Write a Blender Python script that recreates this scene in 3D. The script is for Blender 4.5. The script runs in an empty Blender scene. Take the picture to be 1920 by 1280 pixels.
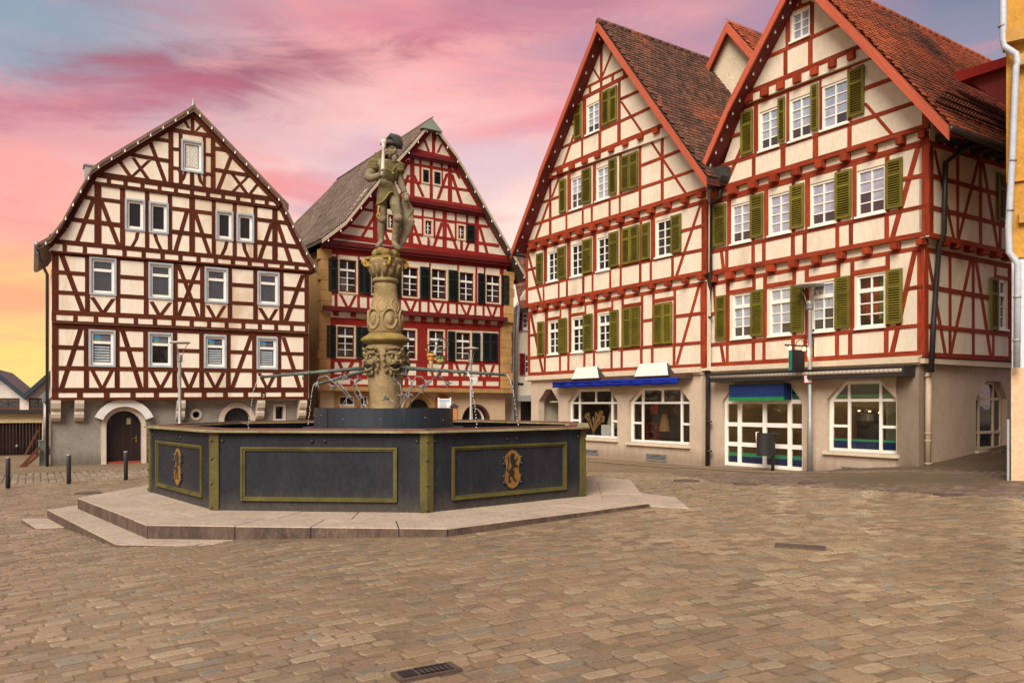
import bpy, bmesh, math, random
import numpy as np
from mathutils import Vector, Matrix, noise
from mathutils.geometry import delaunay_2d_cdt
R = random.Random(7)
SC = bpy.context.scene
COL = SC.collection
rad = math.radians

# ------------------------------------------------------------------ camera
FPX, HZ, EYE = 1470.0, 760.0, 1.75          # focal length and eye level in photo pixels (1920 wide); eye height in metres
cam = bpy.data.cameras.new('camera')
cam.sensor_width = 36.0
cam.lens = FPX / 1920.0 * 36.0
cam.shift_y = (HZ - 640.0) / 1920.0
cam.clip_end = 3000.0
camo = bpy.data.objects.new('camera', cam)
COL.objects.link(camo)
camo.location = (0, 0, EYE)
camo.rotation_euler = (rad(90), 0, 0)
SC.camera = camo

# ------------------------------------------------------------------ sun and sky
SUN_AZ, SUN_EL = 198.0, 42.0                 # compass degrees (0 = +Y, clockwise): behind the viewer, to the left
sd = Vector((math.sin(rad(SUN_AZ)) * math.cos(rad(SUN_EL)), math.cos(rad(SUN_AZ)) * math.cos(rad(SUN_EL)), math.sin(rad(SUN_EL))))
sun = bpy.data.lights.new('sun', 'SUN')
sun.energy = 3.1
sun.angle = rad(38)
sun.color = (1.0, 0.92, 0.80)
suno = bpy.data.objects.new('sun', sun)
COL.objects.link(suno)
suno.rotation_euler = (-sd).to_track_quat('-Z', 'Y').to_euler()

SC.view_settings.view_transform = 'Standard'
SC.view_settings.look = 'None'
SC.view_settings.gamma = 1.0
SC.view_settings.exposure = 0.92
SC.cycles.use_denoising = True
SC.cycles.max_bounces = 6
SC.cycles.transparent_max_bounces = 8

W = bpy.data.worlds.new('World')
SC.world = W
W.use_nodes = True
nt = W.node_tree
nt.nodes.clear()


class G:
    """tiny node-graph helper"""
    def __init__(s, nt): s.nt = nt
    def n(s, typ, ins=None, **kw):
        nd = s.nt.nodes.new(typ)
        for k, v in kw.items(): setattr(nd, k, v)
        for k, v in (ins or {}).items():
            if hasattr(v, 'links'): s.nt.links.new(v, nd.inputs[k])
            else: nd.inputs[k].default_value = v
        return nd
    def math(s, op, a, b=0.0, c=0.0, clamp=False):
        return s.n('ShaderNodeMath', {0: a, 1: b, 2: c}, operation=op, use_clamp=clamp).outputs[0]
    def mix(s, f, a, b, bt='MIX'):
        nd = s.n('ShaderNodeMix', {0: f}, data_type='RGBA', blend_type=bt)
        for i, v in ((6, a), (7, b)):
            if hasattr(v, 'links'): s.nt.links.new(v, nd.inputs[i])
            else: nd.inputs[i].default_value = (*v, 1) if len(v) == 3 else v
        return nd.outputs[2]
    def ramp(s, f, stops, interp='LINEAR'):
        nd = s.n('ShaderNodeValToRGB', {0: f})
        cr = nd.color_ramp
        cr.interpolation = interp
        while len(cr.elements) < len(stops): cr.elements.new(0.5)
        for e, (p, c) in zip(cr.elements, stops):
            e.position = p
            e.color = (*c, 1) if len(c) == 3 else c
        return nd.outputs[0]
    def noise(s, vec, scale, detail=3.0, rough=0.5, dist=0.0):
        return s.n('ShaderNodeTexNoise', {'Vector': vec, 'Scale': scale, 'Detail': detail, 'Roughness': rough, 'Distortion': dist})
    def mapv(s, vec, scale=(1, 1, 1), rot=(0, 0, 0), loc=(0, 0, 0)):
        return s.n('ShaderNodeMapping', {'Vector': vec, 'Scale': scale, 'Rotation': rot, 'Location': loc}).outputs[0]


def srgb(*c):
    f = lambda v: (v / 255 / 12.92) if v / 255 <= 0.04045 else ((v / 255 + 0.055) / 1.055) ** 2.4
    return tuple(f(v) for v in c)


g = G(nt)
tc = g.n('ShaderNodeTexCoord')
sep = g.n('ShaderNodeSeparateXYZ', {0: tc.outputs['Generated']})
dx, dy, dz = sep.outputs
sky = g.n('ShaderNodeTexSky', sky_type='NISHITA', sun_disc=False, sun_elevation=rad(SUN_EL), sun_rotation=rad(SUN_AZ))
el = g.math('MULTIPLY', g.math('ARCSINE', dz), 180 / math.pi / 90)            # 0 horizon .. 1 zenith
az = g.math('MULTIPLY', g.math('ARCTAN2', dx, dy), 180 / math.pi / 90)        # 0 straight ahead, + right
# sunset clear-air colours by height, glow warmer to the west (left)
wob = g.math('MULTIPLY', g.math('SUBTRACT', g.noise(g.mapv(tc.outputs['Generated'], (2, 2, 7)), 1.6, 4).outputs[0], 0.5), 0.12)
elw = g.math('ADD', el, wob)
west = g.ramp(elw, [(0.0, srgb(248, 226, 130)), (0.05, srgb(253, 216, 122)), (0.085, srgb(253, 192, 132)), (0.12, srgb(254, 178, 156)), (0.16, srgb(250, 168, 162)), (0.20, srgb(204, 162, 172)), (0.24, srgb(146, 164, 180)), (1.0, srgb(150, 158, 178))])
mid = g.ramp(elw, [(0.0, srgb(252, 234, 210)), (0.15, srgb(254, 226, 212)), (0.195, srgb(254, 204, 196)), (0.25, srgb(248, 172, 172)), (0.31, srgb(190, 138, 155)), (1.0, srgb(160, 155, 178))])
east = g.ramp(elw, [(0.0, srgb(235, 215, 205)), (0.2, srgb(170, 160, 178)), (0.3, srgb(112, 124, 150)), (0.42, srgb(132, 122, 148)), (1.0, srgb(135, 145, 172))])
sm = lambda a, b, v: g.n('ShaderNodeMapRange', {'Value': v, 'From Min': a, 'From Max': b, 'To Min': 0.0, 'To Max': 1.0}, interpolation_type='SMOOTHSTEP').outputs[0]
base = g.mix(sm(-0.36, -0.08, az), west, mid)
base = g.mix(sm(0.08, 0.34, az), base, east)
# long wind-drawn cloud streaks, rising gently to the right
stv = g.mapv(g.n('ShaderNodeCombineXYZ', {0: az, 1: el, 2: 0.0}).outputs[0], (2.6, 10.5, 1), (0, 0, rad(-9)))
n1 = g.noise(stv, 2.6, 8, 0.62, 0.8).outputs[0]
n2 = g.noise(g.mapv(stv, (1.0, 1.0, 1), (0, 0, rad(6)), (3.7, 1.3, 0)), 1.1, 7, 0.6, 1.4).outputs[0]
lit = sm(0.50, 0.72, n1)
dark = sm(0.56, 0.74, n2)
base = g.mix(g.math('MULTIPLY', lit, 0.5), base, srgb(254, 150, 146))
hi = sm(0.12, 0.30, el)
base = g.mix(g.math('MULTIPLY', g.math('MULTIPLY', dark, hi), 0.3), base, srgb(158, 92, 112))
pale = sm(0.55, 0.75, g.noise(g.mapv(stv, (1.3, 1.0, 1), (0, 0, 0), (9.1, 4.4, 0)), 1.3, 6, 0.55, 0.8).outputs[0])
base = g.mix(g.math('MULTIPLY', pale, 0.35), base, srgb(232, 205, 205))


def cloud(a, e, rx, ry, tilt, edge=0.9):
    """one drawn-out cloud bank at a fixed azimuth and height, frayed by noise"""
    da, de = g.math('SUBTRACT', az, a), g.math('SUBTRACT', el, e)
    c, s = math.cos(tilt), math.sin(tilt)
    p = g.math('DIVIDE', g.math('ADD', g.math('MULTIPLY', da, c), g.math('MULTIPLY', de, s)), rx)
    q = g.math('DIVIDE', g.math('SUBTRACT', g.math('MULTIPLY', de, c), g.math('MULTIPLY', da, s)), ry)
    d = g.math('SQRT', g.math('ADD', g.math('MULTIPLY', p, p), g.math('MULTIPLY', q, q)))
    d = g.math('ADD', d, g.math('MULTIPLY', g.math('SUBTRACT', n1, 0.5), 2.6))
    d = g.math('ADD', d, g.math('MULTIPLY', g.math('SUBTRACT', n2, 0.5), 1.8))
    return g.math('SUBTRACT', 1.0, sm(0.15, edge + 0.35, d))


for a_, e_, rx_, ry_, t_, col_, k_ in ((-.21, .243, .15, .028, .22, srgb(158, 70, 92), .80), (-.30, .215, .12, .018, .25, srgb(214, 110, 128), .55), (-.16, .165, .13, .016, -.12, srgb(240, 112, 118), .60), (-.14, .148, .10, .010, -.10, srgb(190, 150, 168), .55),
                                       (.04, .222, .16, .011, .16, srgb(240, 118, 130), .60), (-.36, .075, .14, .014, .05, srgb(250, 150, 120), .55), (-.04, .195, .13, .030, .1, srgb(214, 190, 205), .55), (.16, .27, .20, .02, .1, srgb(158, 132, 160), .5), (-.10, .29, .20, .02, .1, srgb(205, 120, 140), .5)):
    base = g.mix(g.math('MULTIPLY', cloud(a_, e_, rx_, ry_, t_), k_), base, col_)
below = sm(-0.03, 0.0, dz)
base = g.mix(below, (0.22, 0.17, 0.12), base)
bg1 = g.n('ShaderNodeBackground', {0: base, 1: 0.59})
bg2 = g.n('ShaderNodeBackground', {0: sky.outputs[0], 1: 0.05})
mx = g.n('ShaderNodeMixShader', {0: 0.90})
nt.links.new(bg2.outputs[0], mx.inputs[1])
nt.links.new(bg1.outputs[0], mx.inputs[2])
wo = nt.nodes.new('ShaderNodeOutputWorld')
nt.links.new(mx.outputs[0], wo.inputs[0])

# ------------------------------------------------------------------ materials
MATS = {}


def mat(name, c1, c2=None, scale=3.0, rough=0.75, bump=0.0, bscale=None, metal=0.0, stain=None, stain_amt=0.0, vary=0.0, grain=False, spec=0.4, attr=None, stretch=(1, 1, 1), emis=None, fine=0.12, splash=None):
    """procedural surface: two tones by noise, optional stains, per-object variation, fine relief"""
    if name in MATS: return MATS[name]
    m = bpy.data.materials.new(name)
    m.use_nodes = True
    nt = m.node_tree
    nt.nodes.clear()
    g = G(nt)
    if grain:
        uvn = g.n('ShaderNodeUVMap').outputs[0]
        rnd = g.n('ShaderNodeObjectInfo').outputs['Random']
        off = g.n('ShaderNodeCombineXYZ', {0: g.math('MULTIPLY', rnd, 57.0), 1: g.math('MULTIPLY', rnd, 31.0)}).outputs[0]
        vec = g.mapv(g.n('ShaderNodeVectorMath', {0: uvn, 1: off}, operation='ADD').outputs[0], (1.6, 14.0, 1))
    else:
        vec = g.mapv(g.n('ShaderNodeTexCoord').outputs['Object'], stretch)
    c2 = c2 or tuple(v * 0.8 for v in c1)
    f = g.noise(vec, scale, 5, 0.6).outputs[0]
    f = g.n('ShaderNodeMapRange', {'Value': f, 'From Min': 0.32, 'From Max': 0.68}).outputs[0]
    colr = g.mix(f, c1, c2)
    if stain:
        s = g.noise(g.mapv(vec, (1, 1, 1), (0, 0, 0), (11, 5, 3)), scale * 0.45, 6, 0.68, 0.4).outputs[0]
        s = g.n('ShaderNodeMapRange', {'Value': s, 'From Min': 0.52, 'From Max': 0.70, 'To Max': stain_amt}).outputs[0]
        colr = g.mix(s, colr, stain)
    if splash:                                                    # street dirt thrown up the foot of the wall: colour, height, reach
        gp = g.n('ShaderNodeNewGeometry').outputs['Position']
        zz_ = g.n('ShaderNodeSeparateXYZ', {0: gp}).outputs[2]
        nn_ = g.noise(g.mapv(gp, (3, 3, .8)), 1.5, 6, .7).outputs[0]
        h_ = g.math('SUBTRACT', zz_, g.math('MULTIPLY', nn_, splash[2]))
        k_ = g.n('ShaderNodeMapRange', {'Value': h_, 'From Min': splash[1], 'From Max': splash[1] - .45, 'To Min': 0.0, 'To Max': .75}).outputs[0]
        colr = g.mix(k_, colr, splash[0])
    if fine:
        q = g.noise(vec, scale * 9, 2, 0.5).outputs[0]
        q = g.n('ShaderNodeMapRange', {'Value': q, 'From Min': 0.25, 'From Max': 0.75, 'To Min': 1 - fine, 'To Max': 1 + fine}).outputs[0]
        colr = g.n('ShaderNodeVectorMath', {0: colr, 3: q}, operation='SCALE').outputs[0]
    if vary:
        rnd = g.n('ShaderNodeObjectInfo').outputs['Random'] if not attr else g.n('ShaderNodeAttribute', attribute_name=attr).outputs['Fac']
        k = g.math('MULTIPLY_ADD', rnd, 2 * vary, 1 - vary)
        colr = g.n('ShaderNodeVectorMath', {0: colr, 3: k}, operation='SCALE').outputs[0]
    b = g.n('ShaderNodeBsdfPrincipled', {'Base Color': colr, 'Roughness': rough, 'Metallic': metal, 'Specular IOR Level': spec})
    if emis:
        b.inputs['Emission Color'].default_value = (*emis[0], 1)
        b.inputs['Emission Strength'].default_value = emis[1]
    if bump:
        h = g.noise(vec, bscale or scale * 6, 4, 0.6).outputs[0]
        bp = g.n('ShaderNodeBump', {'Height': h, 'Strength': bump, 'Distance': 0.02})
        nt.links.new(bp.outputs[0], b.inputs['Normal'])
    o = nt.nodes.new('ShaderNodeOutputMaterial')
    nt.links.new(b.outputs[0], o.inputs[0])
    MATS[name] = m
    return m


def glass_mat(name, tint, refl, rough=0.03, clear=0.0):
    """window pane: tint (dark room or painted sky reflection) or clear glass, with a mirror layer"""
    m = bpy.data.materials.new(name)
    m.use_nodes = True
    nt = m.node_tree
    nt.nodes.clear()
    g = G(nt)
    ob = g.n('ShaderNodeTexCoord').outputs['Object']
    wv = g.noise(ob, 2.3, 2).outputs[0]
    bp = g.n('ShaderNodeBump', {'Height': wv, 'Strength': 0.06, 'Distance': 0.05})
    gl = g.n('ShaderNodeBsdfGlossy', {'Color': (0.95, 0.97, 1, 1), 'Roughness': rough})
    nt.links.new(bp.outputs[0], gl.inputs['Normal'])
    if clear > 0:
        under = g.n('ShaderNodeBsdfTransparent', {'Color': (clear, clear, clear * 0.98, 1)})
    else:
        rnd = g.n('ShaderNodeObjectInfo').outputs['Random']
        under = g.n('ShaderNodeBsdfDiffuse', {'Color': g.mix(g.noise(ob, 5.0, 3).outputs[0], tint, tuple(v * 0.4 for v in tint))})
    fr = g.math('POWER', g.n('ShaderNodeLayerWeight', {'Blend': .5}).outputs['Facing'], 4.0)
    f = g.math('MULTIPLY_ADD', fr, .8, refl, clamp=True)
    mxs = g.n('ShaderNodeMixShader', {0: f})
    nt.links.new(under.outputs[0], mxs.inputs[1])
    nt.links.new(gl.outputs[0], mxs.inputs[2])
    o = nt.nodes.new('ShaderNodeOutputMaterial')
    nt.links.new(mxs.outputs[0], o.inputs[0])
    MATS[name] = m
    return m


CREAM = mat('cream_plaster', (0.70, 0.605, 0.48), (0.61, 0.52, 0.40), 1.4, 0.9, 0.5, 9, stain=(0.44, 0.33, 0.23), stain_amt=0.6, stretch=(1, 1, .4), fine=0.06)
CREAM_A = mat('cream_plaster_stained', (0.77, 0.68, 0.56), (0.68, 0.59, 0.46), 1.0, 0.9, 0.4, 9, stain=(0.46, 0.32, 0.19), stain_amt=0.8, stretch=(1, 1, 0.35), fine=0.04)
TIMBER_A = mat('brown_timber', (0.100, 0.024, 0.010), (0.062, 0.014, 0.007), 1.5, 0.8, 0.3, vary=0.22, grain=True, spec=.12)
TIMBER_B = mat('dark_red_timber', (0.27, 0.022, 0.015), (0.20, 0.014, 0.010), 1.5, 0.75, 0.25, vary=0.15, grain=True, spec=.15)
TIMBER_D = mat('orange_red_timber', (0.33, 0.050, 0.016), (0.17, 0.022, 0.009), 1.3, 0.75, 0.35, stain=(0.07, 0.011, 0.008), stain_amt=0.7, vary=0.2, grain=True, spec=.15)
BARGE = mat('salmon_painted_board', (0.50, 0.115, 0.06), (0.36, 0.07, 0.036), 1.4, 0.7, 0.2, spec=.2, vary=0.1, grain=True, stain=(0.30, 0.06, 0.04), stain_amt=0.5)
SHUT = mat('olive_yellow_shutter_paint', (0.165, 0.133, 0.018), (0.10, 0.082, 0.012), 2.0, 0.65, 0.15, vary=0.2, spec=.2)
SHUTK = mat('black_green_shutter_paint', (0.012, 0.017, 0.015), (0.008, 0.011, 0.010), 2.0, 0.45, vary=0.3)
WHITE = mat('white_window_paint', (0.80, 0.77, 0.70), (0.72, 0.68, 0.60), 3.0, 0.45, fine=0.03)
GREYB = mat('grey_blue_window_surround', (0.38, 0.42, 0.45), (0.30, 0.33, 0.36), 3.0, 0.6)
CRFRAME = mat('cream_window_surround', (0.66, 0.50, 0.33), (0.56, 0.42, 0.27), 3.0, 0.7)
STONE_O = mat('ochre_sandstone', (0.44, 0.25, 0.085), (0.34, 0.19, 0.065), 2.0, 0.85, 0.3, vary=0.12, stain=(0.16, 0.09, 0.035), stain_amt=0.5)
BEIGE = mat('beige_render', (0.49, 0.385, 0.29), (0.42, 0.325, 0.24), 1.2, 0.9, 0.45, 30, stain=(0.31, 0.23, 0.16), stain_amt=0.5, stretch=(1, 1, .5), fine=0.07, splash=((.20, .14, .095), .05, .55))
BEIGE_B = mat('sand_render', (0.55, 0.40, 0.25), (0.47, 0.34, 0.21), 0.9, 0.9, 0.3, 30, stain=(0.34, 0.23, 0.13), stain_amt=0.35, fine=0.05)
GREYR = mat('grey_pebble_render', (0.27, 0.245, 0.205), (0.19, 0.17, 0.14), 1.1, 0.95, 0.5, 40, stain=(0.12, 0.105, 0.085), stain_amt=0.6, splash=((.09, .075, .06), -.2, .6))
PALEST = mat('pale_stone_trim', (0.55, 0.46, 0.37), (0.46, 0.38, 0.30), 2.0, 0.8, 0.2)
CORN = mat('cornice_plaster', (0.60, 0.49, 0.36), (0.52, 0.42, 0.30), 2.0, 0.8)
TILE_D = mat('orange_clay_tile', (0.37, 0.095, 0.035), (0.24, 0.055, 0.022), 0.55, 0.75, 0.2, stain=(0.055, 0.028, 0.020), stain_amt=0.9, vary=0.30, attr='rnd')
TILE_C = mat('dark_brown_clay_tile', (0.13, 0.055, 0.030), (0.075, 0.035, 0.022), 0.7, 0.8, 0.2, stain=(0.36, 0.085, 0.03), stain_amt=0.75, vary=0.45, attr='rnd')
TILE_B = mat('grey_brown_tile', (0.14, 0.09, 0.065), (0.085, 0.058, 0.042), 0.8, 0.75, 0.2, stain=(0.20, 0.15, 0.115), stain_amt=0.5, vary=0.3, attr='rnd')
TILE_A = mat('weathered_tile', (0.22, 0.13, 0.085), (0.13, 0.075, 0.05), 1.5, 0.8, 0.2)
BLACKM = mat('black_metal', (0.018, 0.016, 0.016), (0.028, 0.025, 0.024), 4.0, 0.45)
DARKPIPE = mat('dark_bronze_pipe', (0.022, 0.017, 0.016), (0.035, 0.026, 0.022), 3.0, 0.4)
GREYM = mat('grey_metal', (0.32, 0.31, 0.30), (0.25, 0.24, 0.23), 4.0, 0.45, metal=0.3)
CONCR = mat('grey_concrete', (0.34, 0.33, 0.32), (0.28, 0.27, 0.26), 3.0, 0.85)
BULB = mat('milky_bulb', (0.82, 0.80, 0.74), (0.82, 0.80, 0.74), 1, 0.25)
SOFFIT = mat('dark_red_soffit', (0.15, 0.013, 0.010), (0.10, 0.009, 0.008), 2.0, 0.6)
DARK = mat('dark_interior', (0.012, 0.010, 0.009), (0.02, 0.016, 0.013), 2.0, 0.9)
GL_SKY = glass_mat('glass_sky_reflection_tint', (0.40, 0.46, 0.55), 0.16)  # pale blue sky reflection painted into the pane colour
GL_MID = glass_mat('glass_half_reflecting', (0.045, 0.045, 0.05), 0.08)
GL_DARK = glass_mat('glass_dark_room', (0.022, 0.018, 0.018), 0.03)
GL_CLEAR = glass_mat('clear_shop_glass', (0, 0, 0), 0.03, clear=0.86)

# ------------------------------------------------------------------ building blocks
ORG = {}


def mk(name, verts, faces, m, parent=None, smooth=False, uv=None, rnd=None):
    me = bpy.data.meshes.new(name)
    o0 = ORG.get(parent, Vector((0, 0, 0))) if parent else Vector((0, 0, 0))
    me.from_pydata([(v[0] - o0[0], v[1] - o0[1], v[2] - o0[2]) for v in verts], [], faces)
    if uv:
        l = me.uv_layers.new(name='UVMap')
        for lp in me.loops: l.data[lp.index].uv = uv[lp.vertex_index]
    if rnd is not None:
        a = me.attributes.new('rnd', 'FLOAT', 'FACE')
        a.data.foreach_set('value', rnd)
    if smooth:
        me.polygons.foreach_set('use_smooth', [True] * len(me.polygons))
    for mm in (m if isinstance(m, (list, tuple)) else [m]): me.materials.append(mm)
    o = bpy.data.objects.new(name, me)
    COL.objects.link(o)
    if parent:
        o.parent = parent
        ORG[o] = ORG[parent]
    else:
        ORG[o] = Vector((0, 0, 0))
    return o


def inst(name, src, parent, loc, rot=None, scale=None):
    """another object that shares a mesh; the mesh is modelled round its own origin, loc is in world space"""
    o = bpy.data.objects.new(name, src if isinstance(src, bpy.types.Mesh) else src.data)
    COL.objects.link(o)
    if parent:
        o.parent = parent
        o.location = Vector(loc) - ORG[parent]
    else:
        o.location = loc
    if rot is not None: o.rotation_euler = rot
    if scale is not None: o.scale = scale
    ORG[o] = ORG[parent] if parent else Vector((0, 0, 0))
    return o


def tag(o, label=None, cat=None, group=None, kind=None):
    for k, v in (('label', label), ('category', cat), ('group', group), ('kind', kind)):
        if v: o[k] = v
    return o


def thing(name, label, cat, loc, group=None):
    o = bpy.data.objects.new(name, None)
    COL.objects.link(o)
    o.location = loc
    o.empty_display_size = 0.2
    ORG[o] = Vector(loc)
    return tag(o, label, cat, group)


def fix_normals(o):
    bm = bmesh.new()
    bm.from_mesh(o.data)
    bmesh.ops.recalc_face_normals(bm, faces=bm.faces)
    bm.to_mesh(o.data)
    bm.free()
    return o


class MB:
    """collects verts and faces of one mesh"""
    def __init__(s): s.v, s.f = [], []
    def add(s, v, f):
        k = len(s.v)
        s.v += [Vector(p) for p in v]
        s.f += [tuple(i + k for i in q) for q in f]
        return s
    def box(s, c, h, ax=None):
        ax = ax or (Vector((1, 0, 0)), Vector((0, 1, 0)), Vector((0, 0, 1)))
        c = Vector(c)
        vs = [c + ax[0] * (h[0] * i) + ax[1] * (h[1] * j) + ax[2] * (h[2] * k) for k in (-1, 1) for j in (-1, 1) for i in (-1, 1)]
        return s.add(vs, BOXF)
    def tube(s, pts, r, n=8, cap=True):
        pts = [Vector(p) for p in pts]
        rs = r if isinstance(r, (list, tuple)) else [r] * len(pts)
        k = len(s.v)
        up = None
        for i, p in enumerate(pts):
            t = (pts[min(i + 1, len(pts) - 1)] - pts[max(i - 1, 0)]).normalized()
            if up is None: up = t.orthogonal().normalized()
            up = (up - t * up.dot(t)).normalized()
            b = t.cross(up)
            for j in range(n):
                a = 2 * math.pi * j / n
                s.v.append(p + (up * math.cos(a) + b * math.sin(a)) * rs[i])
        for i in range(len(pts) - 1):
            for j in range(n):
                a, b2 = k + i * n + j, k + i * n + (j + 1) % n
                s.f.append((a, b2, b2 + n, a + n))
        if cap:
            s.f.append(tuple(k + j for j in reversed(range(n))))
            s.f.append(tuple(k + (len(pts) - 1) * n + j for j in range(n)))
        return s
    def lathe(s, c, prof, n=24):
        """prof: (radius, height) pairs turned about the vertical through c"""
        k = len(s.v)
        c = Vector(c)
        for r, z in prof:
            for j in range(n):
                a = 2 * math.pi * j / n
                s.v.append(c + Vector((r * math.cos(a), r * math.sin(a), z)))
        for i in range(len(prof) - 1):
            for j in range(n):
                a, b = k + i * n + j, k + i * n + (j + 1) % n
                s.f.append((a, b, b + n, a + n))
        s.f.append(tuple(k + j for j in reversed(range(n))))
        s.f.append(tuple(k + (len(prof) - 1) * n + j for j in range(n)))
        return s
    def ball(s, c, r, sx=(1, 1, 1), n=8, m=6, ax=None):
        ax = ax or (Vector((1, 0, 0)), Vector((0, 1, 0)), Vector((0, 0, 1)))
        c = Vector(c)
        k = len(s.v)
        for i in range(m + 1):
            t = math.pi * i / m
            for j in range(n):
                a = 2 * math.pi * j / n
                s.v.append(c + ax[0] * (r * sx[0] * math.sin(t) * math.cos(a)) + ax[1] * (r * sx[1] * math.sin(t) * math.sin(a)) + ax[2] * (r * sx[2] * math.cos(t)))
        for i in range(m):
            for j in range(n):
                a, b = k + i * n + j, k + i * n + (j + 1) % n
                s.f.append((b, a, a + n, b + n))
        return s
    def prism(s, pts, ext):
        """polygon of 3-D points pushed along ext"""
        n = len(pts)
        pts = [Vector(p) for p in pts]
        ext = Vector(ext)
        f = [tuple(range(n)), tuple(reversed(range(n, 2 * n)))] + [(i, i + n, (i + 1) % n + n, (i + 1) % n) for i in range(n)]
        return s.add(pts + [p + ext for p in pts], f)
    def mk(s, name, m, parent=None, smooth=False, fix=False, **k):
        o = mk(name, s.v, s.f, m, parent, smooth, **k)
        return fix_normals(o) if fix else o


BOXF = [(0, 2, 3, 1), (4, 5, 7, 6), (0, 1, 5, 4), (2, 6, 7, 3), (0, 4, 6, 2), (1, 3, 7, 5)]


def pix(x, y, Y):
    """point seen at photo pixel x, y at depth Y in front of the camera"""
    return Vector(((x - 960) / FPX * Y, Y, EYE + (HZ - y) / FPX * Y))


# ground height: smooth surface through surveyed levels
_gp = [(0, 0, 0.05), (0, 5, 0.05), (6, 5, 0.09), (-6, 5, -0.03), (-.85, 10.3, .02), (-4.8, 10.4, -.08), (2.3, 13, .07), (-7.8, 13, -.25), (-5.1, 10.1, -.11), (6, 12, .1),
       (10.4, 20.05, .155), (8.48, 22.95, -.185), (6.5, 25.9, -.24), (2.84, 30.7, -.29), (-16.5, 28, -.44), (-9, 33, -.45), (-11.9, 21, -.36), (-12.8, 19.9, -.36),
       (-2, 38, -.35), (10, 15.75, .22), (12.8, 21.6, .35), (17, 26, .9), (-3, 25, -.25), (3, 20, -.05), (-22, 15, -.5), (-30, 40, -.5), (18, 8, .3), (0, 50, -.4)]
_gx = np.array([p[:2] for p in _gp], float)
_gz = np.array([p[2] for p in _gp])


def _tps():
    n = len(_gp)
    d = np.linalg.norm(_gx[:, None] - _gx[None], axis=2)
    K = np.where(d > 0, d * d * np.log(d + 1e-9), 0) + np.eye(n) * 2.0
    P = np.c_[np.ones(n), _gx]
    A = np.zeros((n + 3, n + 3))
    A[:n, :n] = K
    A[:n, n:] = P
    A[n:, :n] = P.T
    return np.linalg.solve(A, np.r_[_gz, 0, 0, 0])


_gw = _tps()


def ground_np(x, y):
    x = np.clip(np.asarray(x, float), -26, 20)
    y = np.clip(np.asarray(y, float), -4, 44)
    d = np.sqrt((x[..., None] - _gx[:, 0]) ** 2 + (y[..., None] - _gx[:, 1]) ** 2)
    return (np.where(d > 0, d * d * np.log(d + 1e-9), 0) * _gw[:len(_gp)]).sum(-1) + _gw[-3] + _gw[-2] * x + _gw[-1] * y


def gz(x, y): return float(ground_np(np.array([x]), np.array([y]))[0])


class Fac:
    """an upright facade plane; uv in metres along the wall and up; d = metres in front of it"""
    def __init__(s, p0, u, off=0.0):
        s.p0 = Vector((p0[0], p0[1], 0))
        s.u = Vector((u[0], u[1], 0)).normalized()
        s.n = Vector((s.u.y, -s.u.x, 0))
        if s.n.dot(-s.p0) < 0: s.n = -s.n
        s.off = off
    def at(s, off):
        f = Fac(s.p0, s.u, s.off + off)
        f.n = s.n
        return f
    def uv(s, x, y):
        dr = Vector(((x - 960) / FPX, 1, (HZ - y) / FPX))
        c = s.p0 + s.n * s.off
        t = c.dot(s.n) / dr.dot(s.n)
        p = dr * t
        return (p - s.p0).dot(s.u), EYE + p.z
    def w(s, u, v, d=0.0):
        p = s.p0 + s.u * u + s.n * (s.off + d)
        return Vector((p.x, p.y, v))
    def P(s, x, y, d=0.0):
        return s.w(*s.uv(x, y), d)
    def poly(s, mb, uvs, d0, d1):
        return mb.prism([s.w(u, v, d1) for u, v in uvs], s.n * (d0 - d1))
    def box(s, mb, u0, u1, v0, v1, d0, d1):
        return mb.box(s.w((u0 + u1) / 2, (v0 + v1) / 2, (d0 + d1) / 2), (abs(u1 - u0) / 2, abs(d1 - d0) / 2, abs(v1 - v0) / 2), (s.u, s.n, Vector((0, 0, 1))))
    def rect(s, x0, x1, yt, yb):
        u0, v1 = s.uv(x0, yt)
        u1, _ = s.uv(x1, yt)
        _, v0 = s.uv(x0, yb)
        return (min(u0, u1), max(u0, u1), v0, v1)


_bk = [0]


def beam(F, pts, m, parent, d1=0.011, d0=-0.06, name='beam', wob=0.5):
    """timber from four photo-measured corners on the facade; ends first: a,b one edge, c,d the other"""
    _bk[0] += 1
    d1 = d1 + (_bk[0] % 23) * 0.0003
    q = [F.uv(x + R.uniform(-wob, wob) * .5, y + R.uniform(-wob, wob) * .5) for x, y in pts]
    vs = [F.w(u, v, d1) for u, v in q] + [F.w(u, v, d0) for u, v in q]
    fs = [(0, 1, 2, 3), (7, 6, 5, 4), (0, 4, 5, 1), (1, 5, 6, 2), (2, 6, 7, 3), (3, 7, 4, 0)]
    L = math.dist(q[0], q[1])
    Wd = math.dist(q[1], q[2])
    if L >= Wd: uv = [(0, 0), (L, 0), (L, Wd), (0, Wd)]
    else: uv = [(0, 0), (0, L), (Wd, L), (Wd, 0)]
    return fix_normals(mk(name, vs, fs, m, parent, uv=uv + uv))


def hbeam(F, x0, y0, x1, y1, th, m, par, th1=None, **k):
    t1 = th1 or th
    return beam(F, [(x0, y0 - th / 2), (x1, y1 - t1 / 2), (x1, y1 + t1 / 2), (x0, y0 + th / 2)], m, par, **{'d1': 0.018, **k})


def post(F, x, y0, y1, w, m, par, **k):
    return beam(F, [(x - w / 2, y0), (x - w / 2, y1), (x + w / 2, y1), (x + w / 2, y0)], m, par, **k)


def brace(F, x0, y0, x1, y1, w, m, par, **k):
    return beam(F, [(x0 - w / 2, y0), (x1 - w / 2, y1), (x1 + w / 2, y1), (x0 + w / 2, y0)], m, par, **{'d1': 0.004, **k})


def ly(l, x): return l[1] + (l[3] - l[1]) * (x - l[0]) / (l[2] - l[0])


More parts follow.
